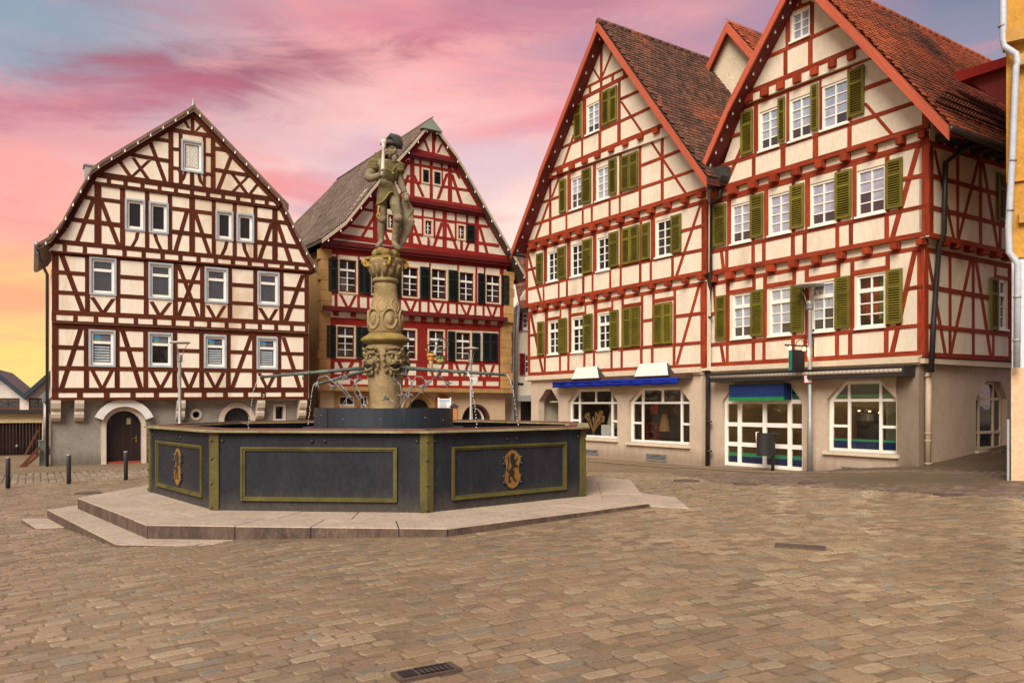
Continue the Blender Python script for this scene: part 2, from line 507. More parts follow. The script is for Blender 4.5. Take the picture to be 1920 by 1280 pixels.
def wall(F, outer, holes, m, parent, depth=0.25, reveal=0.16, name='wall', d=0.0):
    """plaster face with real openings and reveals; outer and holes are uv polygons"""
    polys = [outer] + holes
    vs, ed = [], []
    for p in polys:
        k = len(vs)
        vs += [Vector(q) for q in p]
        ed += [(k + i, k + (i + 1) % len(p)) for i in range(len(p))]
    ov, oe, of = delaunay_2d_cdt(vs, ed, [], 0, 1e-5)[:3]
    def inside(pt, poly):
        c = False
        for i in range(len(poly)):
            (x1, y1), (x2, y2) = poly[i], poly[i - 1]
            if (y1 > pt[1]) != (y2 > pt[1]) and pt[0] < (x2 - x1) * (pt[1] - y1) / (y2 - y1) + x1: c = not c
        return c
    fs = []
    for f in of:
        c = ((ov[f[0]][0] + ov[f[1]][0] + ov[f[2]][0]) / 3, (ov[f[0]][1] + ov[f[1]][1] + ov[f[2]][1]) / 3)
        if inside(c, outer) and not any(inside(c, h) for h in holes): fs.append(tuple(f))
    mb = MB()
    mb.add([F.w(p[0], p[1], d) for p in ov], fs)
    for i, p in enumerate(polys):
        dep = depth if i == 0 else reveal
        n = len(p)
        mb.add([F.w(u, v, d) for u, v in p] + [F.w(u, v, d - dep) for u, v in p], [(j, (j + 1) % n, (j + 1) % n + n, j + n) for j in range(n)])
    return mb.mk(name, m, parent)


def window(F, r, par, nx=2, ny=4, fr=0.07, mt=0.028, transom=None, m=None, glass=None, surround=None, sw=0.07, sill=True, rec=0.06, name='window', sprd=0.035, subframe=None):
    """casement: outer frame, glazing bars, one pane object per light. r = uv rect of the opening"""
    u0, u1, v0, v1 = r
    m = m or WHITE
    mb = MB()
    if surround:
        sb = MB()
        for a in ((u0 - .0, u0 + sw, v0, v1), (u1 - sw, u1, v0, v1), (u0 + sw, u1 - sw, v1 - sw, v1), (u0 + sw, u1 - sw, v0, v0 + sw)):
            F.box(sb, *a, -0.14, sprd)
        u0, u1, v0, v1 = u0 + sw, u1 - sw, v0 + sw, v1 - sw
    f0, f1 = -rec - 0.05, -rec + 0.02
    for a in ((u0, u0 + fr, v0, v1), (u1 - fr, u1, v0, v1), (u0 + fr, u1 - fr, v1 - fr, v1), (u0 + fr, u1 - fr, v0, v0 + fr * 1.2)):
        F.box(mb, *a, f0, f1)
    U0, U1, V0, V1 = u0 + fr, u1 - fr, v0 + fr * 1.2, v1 - fr
    bands = [(V0, V1, ny)]
    if transom:
        tf, ntop, tw = transom                                   # fraction from top, lights above, bar width
        vt = V1 - (V1 - V0) * tf
        F.box(mb, U0, U1, vt - tw / 2, vt + tw / 2, f0, f1 + 0.012)
        bands = [(V0, vt - tw / 2, ny), (vt + tw / 2, V1, ntop)]
    lights = []
    for a, b, k in bands:
        for i in range(1, nx):
            x = U0 + (U1 - U0) * i / nx
            F.box(mb, x - mt * .7, x + mt * .7, a, b, f0 + .012, f1 - .012)
        for j in range(1, k):
            y = a + (b - a) * j / k
            F.box(mb, U0, U1, y - mt / 2, y + mt / 2, f0 + .014, f1 - .016)
        for i in range(nx):
            for j in range(k):
                lights.append((U0 + (U1 - U0) * i / nx, U0 + (U1 - U0) * (i + 1) / nx, a + (b - a) * j / k, a + (b - a) * (j + 1) / k))
    w = mb.mk(name, m, par)
    if surround: sb.mk('surround', surround, w)
    if sill:
        s = MB()
        F.box(s, r[0] - 0.03, r[1] + 0.03, r[2] - 0.035, r[2] + 0.02, -0.1, 0.075)
        s.mk('sill', m, w)
    for l in lights:
        s = MB()
        q = 0.004
        F.box(s, l[0] + q, l[1] - q, l[2] + q, l[3] - q, f0 + 0.020, f0 + 0.028)
        s.mk('pane', (glass(l) if callable(glass) and not isinstance(glass, bpy.types.Material) else glass) or GL_MID, w)
    return w


def shutter(F, r, par, m=None, d=0.045, split=True, openf=0.0, hinge=1):
    """louvred leaf: stiles, rails, tilted slats"""
    u0, u1, v0, v1 = r
    m = m or SHUT
    w, h = u1 - u0, v1 - v0
    fw = min(0.075, w * .2)
    mb = MB()
    for a in ((u0, u0 + fw, v0, v1), (u1 - fw, u1, v0, v1), (u0 + fw, u1 - fw, v1 - fw, v1), (u0 + fw, u1 - fw, v0, v0 + fw), (u0 + fw, u1 - fw, v0 + h * .66, v0 + h * .66 + fw * .9)):
        F.box(mb, *a, d, d + 0.04)
    o = mb.mk('shutter', m, par)
    lb = MB()
    z = Vector((0, 0, 1))
    sx = (F.n * .75 - z * .66).normalized()
    up = sx.cross(F.u)
    for a, b in ((v0 + fw, v0 + h * .66), (v0 + h * .66 + fw * .9, v1 - fw)):
        n = max(2, int((b - a) / 0.062))
        for i in range(n):
            c = F.w((u0 + u1) / 2, a + (b - a) * (i + .5) / n, d + 0.020)
            lb.box(c, ((w - 2 * fw) / 2, 0.024, 0.004), (F.u, sx, up))
    F.box(lb, u0 + fw, u1 - fw, v0 + fw, v1 - fw, d - 0.012, d - 0.008)
    tag(lb.mk('louvre', m, o), kind='stuff')
    return o


def joist_end(F, x, y, w, h, m, par, d1=0.13):
    u, v = F.uv(x, y)
    s = (F.uv(x + w / 2, y)[0] - F.uv(x - w / 2, y)[0])
    t = (F.uv(x, y - h / 2)[1] - F.uv(x, y + h / 2)[1])
    mb = MB()
    F.box(mb, u - abs(s) / 2, u + abs(s) / 2, v - t / 2, v + t / 2, -0.1, d1)
    o = mb.mk('joist_end', m, par, uv=[(0, 0), (.2, 0), (0, .2), (.2, .2)] * 2)
    return o


_bulb = None


def bulbs(pts, par):
    global _bulb
    for p in pts:
        if _bulb is None:
            mb = MB().ball((0, 0, 0), 0.034, n=8, m=6)
            mb.tube([(0, 0, .03), (0, 0, .08)], .02, 6)
            _bulb = mb.mk('light_bulb', BULB, None, True).data
            bpy.data.objects.remove(bpy.data.objects['light_bulb'])
        inst('light_bulb', _bulb, par, p)


def polyline_pts(pl, n):
    d = [0]
    for a, b in zip(pl, pl[1:]): d.append(d[-1] + (b - a).length)
    out = []
    for i in range(n):
        t = d[-1] * (i + .5) / n
        for k in range(len(pl) - 1):
            if d[k + 1] >= t:
                out.append(pl[k].lerp(pl[k + 1], (t - d[k]) / max(1e-6, d[k + 1] - d[k])))
                break
    return out


def roof_slope(F, line, over, length, m, par, tile=None, name='roof', thick=0.14, tilem=None, nbig=300, clip=None, tw=0.18, th=0.16, tt=0.034):
    """roof side: profile line (uv points, ridge to eave) swept from the verge back along the house; optional beaver-tail tiles"""
    mb = MB()
    n = len(line)
    z = Vector((0, 0, thick))
    top = [[F.w(u, v, dd) for u, v in line] for dd in (over, -length)]
    vs = top[0] + top[1] + [p - z for p in top[0]] + [p - z for p in top[1]]
    fs = []
    for i in range(n - 1):
        fs += [(i, i + 1, n + i + 1, n + i), (2 * n + i, 3 * n + i, 3 * n + i + 1, 2 * n + i + 1), (i, 2 * n + i, 2 * n + i + 1, i + 1), (n + i, n + i + 1, 3 * n + i + 1, 3 * n + i)]
    fs += [(0, n, 3 * n, 2 * n), (n - 1, 3 * n - 1, 4 * n - 1, 2 * n - 1)]
    mb.add(vs, fs)
    if not tile: return mb.mk(name, m, par, fix=True)
    roof = mb.mk(name, m, par, fix=True)
    tiles = []
    back = -F.n
    for i in range(n - 1):
        a, b = F.w(*line[i], over), F.w(*line[i + 1], over)
        dn = (b - a)
        Ls = dn.length
        dn.normalize()
        nr = back.cross(dn).normalized()
        if nr.z < 0: nr = -nr
        rows = int(Ls / th)
        for r in range(rows + 1):
            s = Ls - r * th                                     # lower edge of the row
            k = int((length + over) / tw) + 1
            for c in range(k):
                t = (c + (0.5 if r % 2 else 0)) * tw
                if t > length + over - tw / 2: continue
                p = a + dn * s + back * (t + tw / 2)
                if clip and not clip(p): continue
                tiles.append((p, dn, nr))
    tiles.sort(key=lambda t: (t[0] - Vector((0, 0, EYE))).length)
    def tmesh(p, dn, nr, jit=True):
        j = R.uniform(-.004, .010)
        w2 = tw * .48
        lo, hi = nr * (0.030 + j + tt), nr * (0.012)
        up = -dn * (th * 1.9)
        e = [(-w2, -.095), (-w2 * .62, -.03), (0, 0.004), (w2 * .62, -.03), (w2, -.095)]
        f = [p + back * x + dn * y + lo for x, y in e]
        f += [p + back * w2 + up + hi, p - back * w2 + up + hi]
        g2 = [q - nr * tt for q in f[:5]]
        return f + g2, [(0, 1, 2, 3, 4, 5, 6), (1, 0, 7, 8), (2, 1, 8, 9), (3, 2, 9, 10), (4, 3, 10, 11)]
    for p, dn, nr in tiles[:nbig]:
        v, f = tmesh(p, dn, nr)
        mk('roof_tile', v, f, tilem, roof, rnd=[R.random()] * 5)
    mb = MB()
    rv = []
    for p, dn, nr in tiles[nbig:]:
        v, f = tmesh(p, dn, nr)
        mb.add(v, f)
        rv += [R.random()] * 5
    if mb.v: tag(mb.mk('roof_tile_field', tilem, roof, rnd=rv), kind='stuff')
    return roof
# ================================================================== brown and cream half-timbered house (left)
def cut_spans(F, h, wins):
    """parts of a rail left over where it does not run across a window"""
    spans = [(h[0], h[2])]
    for w in wins:
        x0, x1 = w[0] - 1, w[1] + 1
        y = ly(h, (x0 + x1) / 2)
        v = F.uv((x0 + x1) / 2, y)[1]
        if not (F.uv(w[0], w[3])[1] - .02 < v < F.uv(w[0], w[2])[1] + .02): continue
        out = []
        for a, b in spans:
            if x1 <= a or x0 >= b: out.append((a, b))
            else:
                if x0 - a > 1: out.append((a, x0))
                if b - x1 > 1: out.append((x1, b))
        spans = out
    return spans


def storey(F, par, m, H, posts=(), braces=(), wins=()):
    """H: rails (x0,y0,x1,y1,th0,th1). posts: (x, w, top rail, bottom rail). braces: photo end points and width"""
    for h in H:
        t0, t1 = h[4], (h[5] if len(h) > 5 else h[4])
        for a, b in cut_spans(F, h, wins):
            k = lambda x: t0 + (t1 - t0) * (x - h[0]) / (h[2] - h[0])
            hbeam(F, a, ly(h, a), b, ly(h, b), k(a), m, par, k(b))
    for x, w, a, b in posts: post(F, x, ly(H[a], x), ly(H[b], x), w, m, par, d1=0.011)
    for b in braces: brace(F, *b, m, par)


def gable_rakes(F, pl, w, m, par, d1=0.05):
    for (x0, y0), (x1, y1) in zip(pl, pl[1:]):
        dx, dy = x1 - x0, y1 - y0
        L = math.hypot(dx, dy)
        nx, ny = -dy / L * w, dx / L * w
        if ny < 0: nx, ny = -nx, -ny
        beam(F, [(x0, y0), (x1, y1), (x1 + nx, y1 + ny), (x0 + nx, y0 + ny)], m, par, d1=d1, wob=0.1)


def build_A():
    z = Vector
    F0 = Fac((-865 / FPX * 28, 28), (.853, .522))
    base = F0.P(95, 876)
    A = thing('half_timbered_house', 'cream house with brown timbers, arched doors and grey window surrounds, left of the fountain', 'house', F0.w(5, gz(-12, 30)), )
    T = TIMBER_A
    F1, F2, F3, F4 = F0.at(0.0), F0.at(0.10), F0.at(0.18), F0.at(0.22)
    FG = F0.at(-0.42)
    # ---- windows
    WL = {}
    def wins(F, L, **k):
        hs = []
        WL[F] = L
        for x0, x1, yt, yb in L:
            r = F.rect(x0, x1, yt, yb)
            hs.append(r)
            window(F, r, A, surround=GREYB, sw=0.07, sill=False, fr=0.085, rec=0.05, sprd=0.05, **k)
        return hs
    dk = lambda l: GL_DARK
    blind = mat('pale_blue_blind', (0.42, 0.46, 0.50), (0.30, 0.34, 0.38), 2, 0.8)
    h1 = wins(F1, [(166, 216.5, 617, 687), (277.5, 323.7, 622.3, 688), (382, 424.4, 627, 690), (480.7, 520.5, 631, 692)], nx=1, ny=1, transom=(.30, 1, .10), glass=GL_DARK)
    h2 = wins(F2, [(167.3, 218.2, 480.3, 552), (278, 324.8, 491, 559.5), (383.4, 427.5, 499.8, 566.6), (482.3, 523.8, 508, 571.7)], nx=1, ny=1, transom=(.30, 1, .10), glass=GL_MID)
    h3 = wins(F3, [(234, 272, 371, 431), (278.7, 316, 377.3, 436), (403.8, 437.3, 393.3, 449), (443.2, 476, 399, 453)], nx=1, ny=1, glass=GL_DARK)
    h4 = wins(F4, [(339.4, 381, 260.4, 320.6)], nx=1, ny=1, glass=GL_MID)
    # lace curtain in the attic window
    u0, u1, v0, v1 = h4[0]
    lace = MB()
    k = 9
    for i in range(k):
        for j in range(3):
            cu, cv = u0 + .26 + (u1 - u0 - .52) * (j + (.5 if i % 2 else 0)) / 2.6, v0 + .28 + (v1 - v0 - .56) * i / (k - 1)
            lace.ball(F4.w(cu, cv, -.058), .055, (1, .1, 1), 8, 4, (F4.u, F4.n, Vector((0, 0, 1))))
    F4.box(lace, u0 + .19, u0 + .30, v0 + .2, v1 - .19, -.066, -.06)
    F4.box(lace, u1 - .30, u1 - .19, v0 + .2, v1 - .19, -.066, -.06)
    F4.box(lace, u0 + .3, u1 - .3, v0 + .2, v1 - .19, -.074, -.07)
    lace.mk('lace_curtain', mat('lace', (0.62, 0.58, 0.50), (0.5, 0.47, 0.41), 8, 0.9), A)
    # blinds and window posters on the first floor
    for i, r in enumerate(h1):
        u0, u1, v0, v1 = r
        a, b = u0 + .19, u1 - .19
        vt = v1 - .17 - (v1 - v0 - .36) * .30
        if i != 1:
            mb = MB()
            n = 6
            for j in range(n):
                y = v0 + .21 + (vt - v0 - .30) * j / n
                F1.box(mb, a, b, y, y + (vt - v0 - .30) / n * .62, -.072, -.066)
            mb.mk('blind', blind, A)
        p = MB()
        F1.box(p, a, b, vt + .075, v1 - .19, -.072, -.066)
        po = p.mk('window_poster', mat('poster_grey', (0.13, 0.13, 0.17), (0.10, 0.10, 0.13), 3, 0.5), A)
        mb = MB()
        cu = a + (b - a) * .20
        cv = (vt + .075 + v1 - .19) / 2
        mb.ball(F1.w(cu, cv + .05, -.063), .12, (1, .05, .62), 12, 6, (F1.u, F1.n, Vector((0, 0, 1))))
        mb.mk('poster_oval', mat('poster_blue', (0.03, 0.20, 0.50), (0.05, 0.3, .6), 3, .5), po)
        mb = MB()
        F1.box(mb, a + .005, a + (b - a) * .42, vt + .08, cv - .0, -.064, -.062)
        mb.mk('poster_grass', mat('poster_green', (0.12, 0.20, 0.04), (0.2, .25, .05), 6, .5), po)
        if i >= 2:
            for row, s in enumerate((('MIET-', 'RECHT') if i == 2 else ('ERB-', 'RECHT'))):
                text(s, F1, a + (b - a) * .46, cv + (.03 if row == 0 else -.10), .115, mat('poster_navy', (0.01, 0.015, 0.12), None, 3, .5), po, -.060, 'poster_lettering')
    # ---- plaster
    rc = lambda h: [[(r[0] + .02, r[2] + .02), (r[1] - .02, r[2] + .02), (r[1] - .02, r[3] - .02), (r[0] + .02, r[3] - .02)] for r in h]
    U = lambda F, L: [F.uv(x, y) for x, y in L]
    wall(F1, U(F1, [(97, 751), (579, 747), (579, 622), (97, 602)]), rc(h1), CREAM_A, A, depth=.45)
    wall(F2, U(F2, [(97, 604), (579, 625), (580, 505), (97, 466)]), rc(h2), CREAM_A, A)
    wall(F3, U(F3, [(92, 469), (585, 508), (556, 440), (530, 386), (172, 334), (120, 428)]), rc(h3), CREAM_A, A)
    wall(F4, U(F4, [(165, 338), (532, 388), (518, 370), (361, 208), (190, 316)]), rc(h4), CREAM_A, A)
    # ---- timbers
    storey(F1, A, T, [(97, 731.5, 578, 730.5, 9), (97, 748, 578, 745.8, 5.5, 5), (97, 609.5, 578, 628.2, 12, 9.5), (97, 650.3, 578, 663.6, 8, 6.3), (97, 689.5, 578, 695.6, 8, 7)],
           [(103.5, 12.5, 2, 0), (162, 9.5, 2, 0), (219.4, 9.4, 2, 0), (273, 9.2, 2, 0), (327.4, 9, 2, 0), (377.7, 8.8, 2, 0), (428, 8.6, 2, 0), (476.8, 8.4, 2, 0), (523, 8, 2, 0), (573.5, 9.5, 2, 0)]
           + [(x, w, 0, 1) for x, w in ((103, 12), (149.6, 11), (199.7, 10.5), (249.4, 10), (293, 10), (339.8, 10), (382.5, 9.4), (422.6, 9), (460.5, 9), (493.7, 9), (531, 8.4), (573.5, 9))],
           [(151.9, 615, 115.8, 727, 10), (229.9, 620, 263.5, 727, 9.5), (173, 694, 190, 727, 8), (210, 694, 193, 727, 8), (283.8, 696, 299, 727, 8), (319, 696, 302, 727, 8), (340.5, 697, 353.4, 727, 7.5), (367.5, 697, 356, 727, 7.5),
            (387.4, 698, 402.7, 727, 7.5), (419, 698, 405, 727, 7.5), (470.6, 629, 435.5, 727, 8.5), (485.8, 699, 500, 727, 7), (516.3, 699, 502.5, 727, 7), (531.5, 632, 562, 727, 8)], WL[F1])
    storey(F2, A, T, [(97, 585, 578, 607.5, 9, 8), (97, 473, 580, 511, 10, 8), (97, 509.5, 578, 543.5, 7.5, 7), (97, 547, 578, 576, 7.5, 6.5), (97, 601.5, 578, 622.5, 3.5, 3)],
           [(103.5, 12.5, 1, 0), (163.7, 9, 1, 0), (221, 8.8, 1, 0), (273.8, 9, 1, 0), (328.7, 8.8, 1, 0), (379.5, 9, 1, 0), (430.7, 8.4, 1, 0), (479, 8.8, 1, 0), (527.2, 8, 1, 0), (575, 8.4, 1, 0)]
           + [(x, 8.8 - .004 * (x - 100), 0, 4) for x in (101, 141.2, 179.8, 217.6, 254.5, 290.3, 325.2, 359.3, 391.9, 424.7, 456, 487, 517.5, 547, 575)],
           [(115, 477, 155, 583, 10), (334.7, 497, 371, 593, 8), (372.2, 498, 334.7, 593, 8), (567.9, 515, 535, 605, 9), (172.5, 557, 191.2, 585, 8.5), (212.3, 560, 195, 585, 8.5),
            (283.8, 565, 298, 590, 8), (319, 567, 302, 590, 8), (388.6, 572, 402.6, 597, 7.5), (421.4, 573, 407, 597, 7.5), (487, 577, 502.3, 602, 7.5), (518.7, 579, 505, 602, 7.5)], WL[F2])
    storey(F3, A, T, [(101, 452.5, 583, 497.5, 9, 7), (166, 341.5, 530, 392, 7), (152, 369, 540, 418.5, 7), (132, 411, 560, 463, 8.5, 7.5), (95, 471.5, 585, 508.5, 3, 3)],
           [(183.2, 13, 1, 0), (229.7, 9.5, 1, 0), (275.6, 8, 1, 0), (318.5, 8, 1, 0), (360, 10.5, 1, 0), (400.5, 7.5, 1, 0), (440, 8, 1, 0), (478.8, 7.5, 1, 0), (515.4, 10, 1, 0)]
           + [(x, 8, 0, 4) for x in (121, 158.8, 196.3, 233.2, 269.2, 304.7, 338.3, 372, 404.4, 436.4, 467.7, 498.4, 528, 556)],
           [(174.8, 374, 144.4, 453, 9), (190, 378, 221.7, 460, 9), (350.6, 396, 328.4, 472, 8), (366.3, 400, 393, 478, 8), (509.3, 419, 486, 487, 8), (521, 420, 545.6, 493, 8)], WL[F3])
    for pl in ([(258, 436), (256, 448), (247.5, 463)], [(290.5, 439), (294, 452), (302, 468)], [(425.5, 453), (422, 466), (415, 480)], [(456.6, 456), (459, 469), (466, 484)]):
        for p, q in zip(pl, pl[1:]): brace(F3, *p, *q, 7, T, A)
    storey(F4, A, T, [(178, 326.5, 525, 375.5, 11, 9), (308, 241.5, 412, 257.5, 8), (268, 261.5, 470, 289, 6.5, 1), (245, 290, 320, 302.5, 7), (400, 317.5, 474, 330.5, 7), (322, 279, 340, 281, 6), (322, 314.5, 340, 317, 6), (381, 289, 400, 291, 5.5), (381, 325, 400, 328, 6), (334, 322, 388, 328, 5), (322, 253, 400, 264, 6), (190, 345, 520, 391, 2.5)][:2] +
           [(268, 258.5, 320, 264.5, 7), (400, 277.5, 432, 283.5, 7), (245, 290, 320, 302.5, 7), (400, 317.5, 474, 330.5, 7), (322, 279, 340, 281, 6), (322, 314.5, 340, 317, 6), (381, 289, 400, 291, 5.5), (381, 325, 400, 328, 6), (334, 320.5, 388, 327.5, 5), (185, 346, 528, 391.5, 2.5)],
           [(320, 9, 1, 0), (338.5, 7, 1, 0), (383, 6, 1, 0), (399.4, 9, 1, 0), (360, 8, 10, 0)] + [(x, 7.5, 0, 11) for x in (204, 235.2, 267.2, 299, 329.5, 359.8, 389.8, 418, 446.2, 473.9, 500)],
           [(281.5, 266, 310.8, 344, 8), (249.8, 296, 278, 337, 7.5), (280, 301, 247.5, 331, 7.5), (224, 302, 245, 332, 8), (435.5, 288, 408.5, 356, 8), (434.3, 325, 463.6, 364, 7), (466, 330, 435.5, 360, 7), (486, 341, 468.3, 364, 7), (344, 223, 354.6, 241, 6), (378, 234, 367.5, 246, 6), (361, 212, 361, 246, 7)], WL[F4])
    for pl in ([(348, 322), (344, 335), (335, 346)], [(372.5, 326), (376, 340), (387, 354)]):
        for p, q in zip(pl, pl[1:]): brace(F4, *p, *q, 6.5, T, A)
    gable_rakes(F4, [(361, 208), (190, 314), (174, 325)], 10, T, A, .06)
    gable_rakes(F3, [(174, 325), (139, 384), (117, 424), (88, 458)], 11, T, A, .06)
    gable_rakes(F4, [(361, 208), (518, 371), (528, 384)], 9, T, A, .061)
    gable_rakes(F3, [(528, 384), (553, 437), (574, 479), (588, 505)], 8, T, A, .061)
    # ---- roof (gambrel), verge boards, finial, bulbs
    RF = F3
    lp = [RF.uv(x, y) for x, y in [(361.5, 201), (191, 303), (172, 317)]]
    ll = [RF.uv(x, y) for x, y in [(172, 317), (137, 377), (116, 416), (95, 444), (72, 457)]]
    rp = [RF.uv(x, y) for x, y in [(361.5, 201), (517.5, 364), (538, 385)]]
    rl = [RF.uv(x, y) for x, y in [(527, 377), (552.6, 432), (574, 474), (593, 505)]]
    for l in (lp, ll, rp, rl):
        roof_slope(RF, l, .28, 6.0, TILE_A, A, thick=.13)
        b = MB()
        for a, c in zip(l, l[1:]): RF.poly(b, [(a[0], a[1] - .05), (c[0], c[1] - .05), (c[0], c[1] - .24), (a[0], a[1] - .24)], .20, .255)
        b.mk('barge_board', mat('grey_brown_verge', (.16, .09, .06), (.10, .055, .04), 3, .7), A, fix=True)
    pts = polyline_pts([RF.w(*q, .27) - Vector((0, 0, .2)) for q in lp + ll[1:]], 14) + polyline_pts([RF.w(*q, .27) - Vector((0, 0, .2)) for q in rp[:2] + rl[1:]], 13)
    bulbs(pts, A)
    mb = MB()
    ap = RF.w(*lp[0], .1)
    mb.lathe(ap, [(.07, -.05), (.10, .02), (.04, .12), (.03, .25), (.008, .36)], 8)
    mb.mk('finial', GREYM, A, True)
    for x, y, w, h in ((177, 300, .42, .55), (106, 432, .30, .35)):
        u, v = RF.uv(x, y)
        mb = MB()
        RF.box(mb, u - w / 2, u + w / 2, v - h, v + h * .45, -2.4, -1.8)
        RF.box(mb, u - w / 2 - .05, u + w / 2 + .05, v + h * .45, v + h * .45 + .06, -2.45, -1.75)
        mb.mk('chimney', CONCR, A)
    # side gutter with downpipe at the left eave
    e = ll[-1]
    mb = MB().tube([RF.w(e[0] - .05, e[1] - .06, d) for d in (.3, -6)], .09, 8)
    mb.mk('gutter', GREYM, A, True)
    mb = MB().tube([RF.w(e[0] - .05, e[1] - .15, -.3), RF.w(e[0] + .05, e[1] - .5, -.35), F1.w(-.10, e[1] - 1.0, -.3), F1.w(-.10, gz(-16.5, 28) - .05, -.3)], .055, 8)
    mb.mk('downpipe', DARKPIPE, A, True)
    # ---- ground floor: render, arched doors, corbels, little windows
    gz0 = min(gz(*F0.w(t, 0).xy) for t in (0, 5, 10)) - .3
    def arch(xc, ytop, rx, ybot, F, n=12):
        uc, vt = F.uv(xc, ytop)
        r = abs(F.uv(xc + rx, ytop)[0] - F.uv(xc - rx, ytop)[0]) / 2
        vb = F.uv(xc, ybot)[1] if ybot else gz0 + .28
        vs = vt - r
        return [(uc - r, vb)] + [(uc - r * math.cos(math.pi * i / n), vs + r * math.sin(math.pi * i / n)) for i in range(n + 1)] + [(uc + r, vb)], (uc, vs, r, vb)
    a1, i1 = arch(232.5, 770, 33, 873, FG)
    a2, i2 = arch(444.5, 764, 24.5, 873, FG)
    uR, vR = FG.uv(367.5, 777)
    rr = abs(FG.uv(378, 777)[0] - FG.uv(357, 777)[0]) / 2 * .62
    circ = [(uR + rr * math.cos(t * math.pi / 8), vR + rr * math.sin(t * math.pi / 8)) for t in range(16)]
    sq = FG.rect(516.5, 531, 762, 785)
    sqp = [(sq[0], sq[2]), (sq[1], sq[2]), (sq[1], sq[3]), (sq[0], sq[3])]
    uL, uR2 = FG.uv(95, 800)[0], FG.uv(573, 800)[0]
    topv = FG.uv(95, 748)[1] + .1
    wall(FG, [(uL, gz0), (uR2, gz0), (uR2, topv), (uL, topv)], [a1, a2, circ, sqp], GREYR, A, reveal=.35, depth=.4, name='ground_floor_wall')
    def surround(poly, inf, wd, proud, nm='door_surround', mt=PALEST):
        uc, vs, r, vb = inf
        n = 14
        out = [(uc - r - wd, vb)] + [(uc - (r + wd) * math.cos(math.pi * i / n), vs + (r + wd) * math.sin(math.pi * i / n)) for i in range(n + 1)] + [(uc + r + wd, vb)]
        inn = [(uc - r, vb)] + [(uc - r * math.cos(math.pi * i / n), vs + r * math.sin(math.pi * i / n)) for i in range(n + 1)] + [(uc + r, vb)]
        mb = MB()
        for j in range(len(out) - 1): FG.poly(mb, [inn[j], inn[j + 1], out[j + 1], out[j]], -.1, proud)
        return mb.mk(nm, mt, A, fix=True)
    surround(a1, i1, .17, .05)
    surround(a2, i2, .20, .05)
    uc, vs, r, vb = i1                                            # projecting drip hood over the door
    mb = MB()
    n = 12
    arc = [(uc + (r + .17) * k * math.cos(math.pi * (.12 + .76 * i / n)), vs - .02 + (r + .17) * k * math.sin(math.pi * (.12 + .76 * i / n))) for k in (1.02, 1.38) for i in range(n + 1)]
    for i in range(n): FG.poly(mb, [arc[i], arc[i + 1], arc[n + 2 + i], arc[n + 1 + i]], 0, .30)
    mb.mk('door_hood', mat('white_hood', (.66, .63, .60), (.58, .55, .52), 3, .7), A, fix=True)
    # doors set back in the openings
    dm = mat('dark_door_wood', (0.022, 0.010, 0.008), (0.014, 0.007, 0.006), 2, .4)
    for poly, inf, k in ((a1, i1, 0), (a2, i2, 1)):
        uc, vs, r, vb = inf
        mb = MB()
        FG.poly(mb, poly, -.34, -.28)
        d = mb.mk('door', dm if k == 0 else BLACKM, A, fix=True)
        if k == 0:
            mb = MB()
            FG.box(mb, uc - r, uc + r, vb - .02, vb + .16, -.3, -.02)
            mb.mk('threshold', mat('red_sandstone', (.30, .045, .025), (.22, .035, .02), 3, .8), A)
            mb = MB()
            FG.box(mb, uc - .02, uc + .02, vb + .3, vs + r * .96, -.28, -.262)
            FG.box(mb, uc + r * .42, uc + r * .50, vb + .3, vs + r * .8, -.28, -.268)
            mb.mk('door_stile', mat('door_red_brown', (.05, .015, .01), None, 2, .4), d)
            mb = MB()
            mb.tube([FG.w(uc + r * .52, vb + 1.02, -.25), FG.w(uc + r * .76, vb + 1.03, -.25)], .018, 6)
            FG.box(mb, uc + r * .70, uc + r * .78, vb + .88, vb + 1.12, -.28, -.262)
            mb.mk('handle', mat('brass', (.55, .42, .2), None, 3, .3, metal=1.0), d)
            mb = MB()
            FG.box(mb, uc + r * .18, uc + r * .42, vs + r * .15, vs + r * .55, -.278, -.265)
            mb.mk('notice', mat('pale_notice', (.42, .42, .22), None, 3, .8), d)
        else:
            for i in range(4):
                mb = MB()
                x = uc - r * .6 + r * 1.2 * i / 3
                FG.box(mb, x - .05, x + .05, vb + .1, vs + math.sqrt(max(.01, r * r - (x - uc) ** 2)) - .04, -.28, -.255)
                mb.mk('plank', mat('grey_plank', (.03, .03, .034), (.018, .018, .02), 2, .5), d)
    mb = MB()
    for t in range(16):
        c0, c1 = t * math.pi / 8, (t + 1) * math.pi / 8
        FG.poly(mb, [(uR + rr * math.cos(c0), vR + rr * math.sin(c0)), (uR + rr * math.cos(c1), vR + rr * math.sin(c1)), (uR + rr * 1.75 * math.cos(c1), vR + rr * 1.75 * math.sin(c1)), (uR + rr * 1.75 * math.cos(c0), vR + rr * 1.75 * math.sin(c0))], -.12, .03)
    ro = mb.mk('round_window', PALEST, A, fix=True)
    mb = MB()
    FG.poly(mb, circ, -.30, -.28)
    mb.mk('pane', GL_DARK, ro, fix=True)
    mb = MB()
    for a in ((sq[0] - .10, sq[0], sq[2] - .10, sq[3] + .10), (sq[1], sq[1] + .10, sq[2] - .10, sq[3] + .10), (sq[0], sq[1], sq[3], sq[3] + .10), (sq[0], sq[1], sq[2] - .10, sq[2])): FG.box(mb, *a, -.12, .03)
    so = mb.mk('small_window', PALEST, A)
    mb = MB()
    FG.box(mb, *sq, -.30, -.28)
    mb.mk('pane', GL_DARK, so)
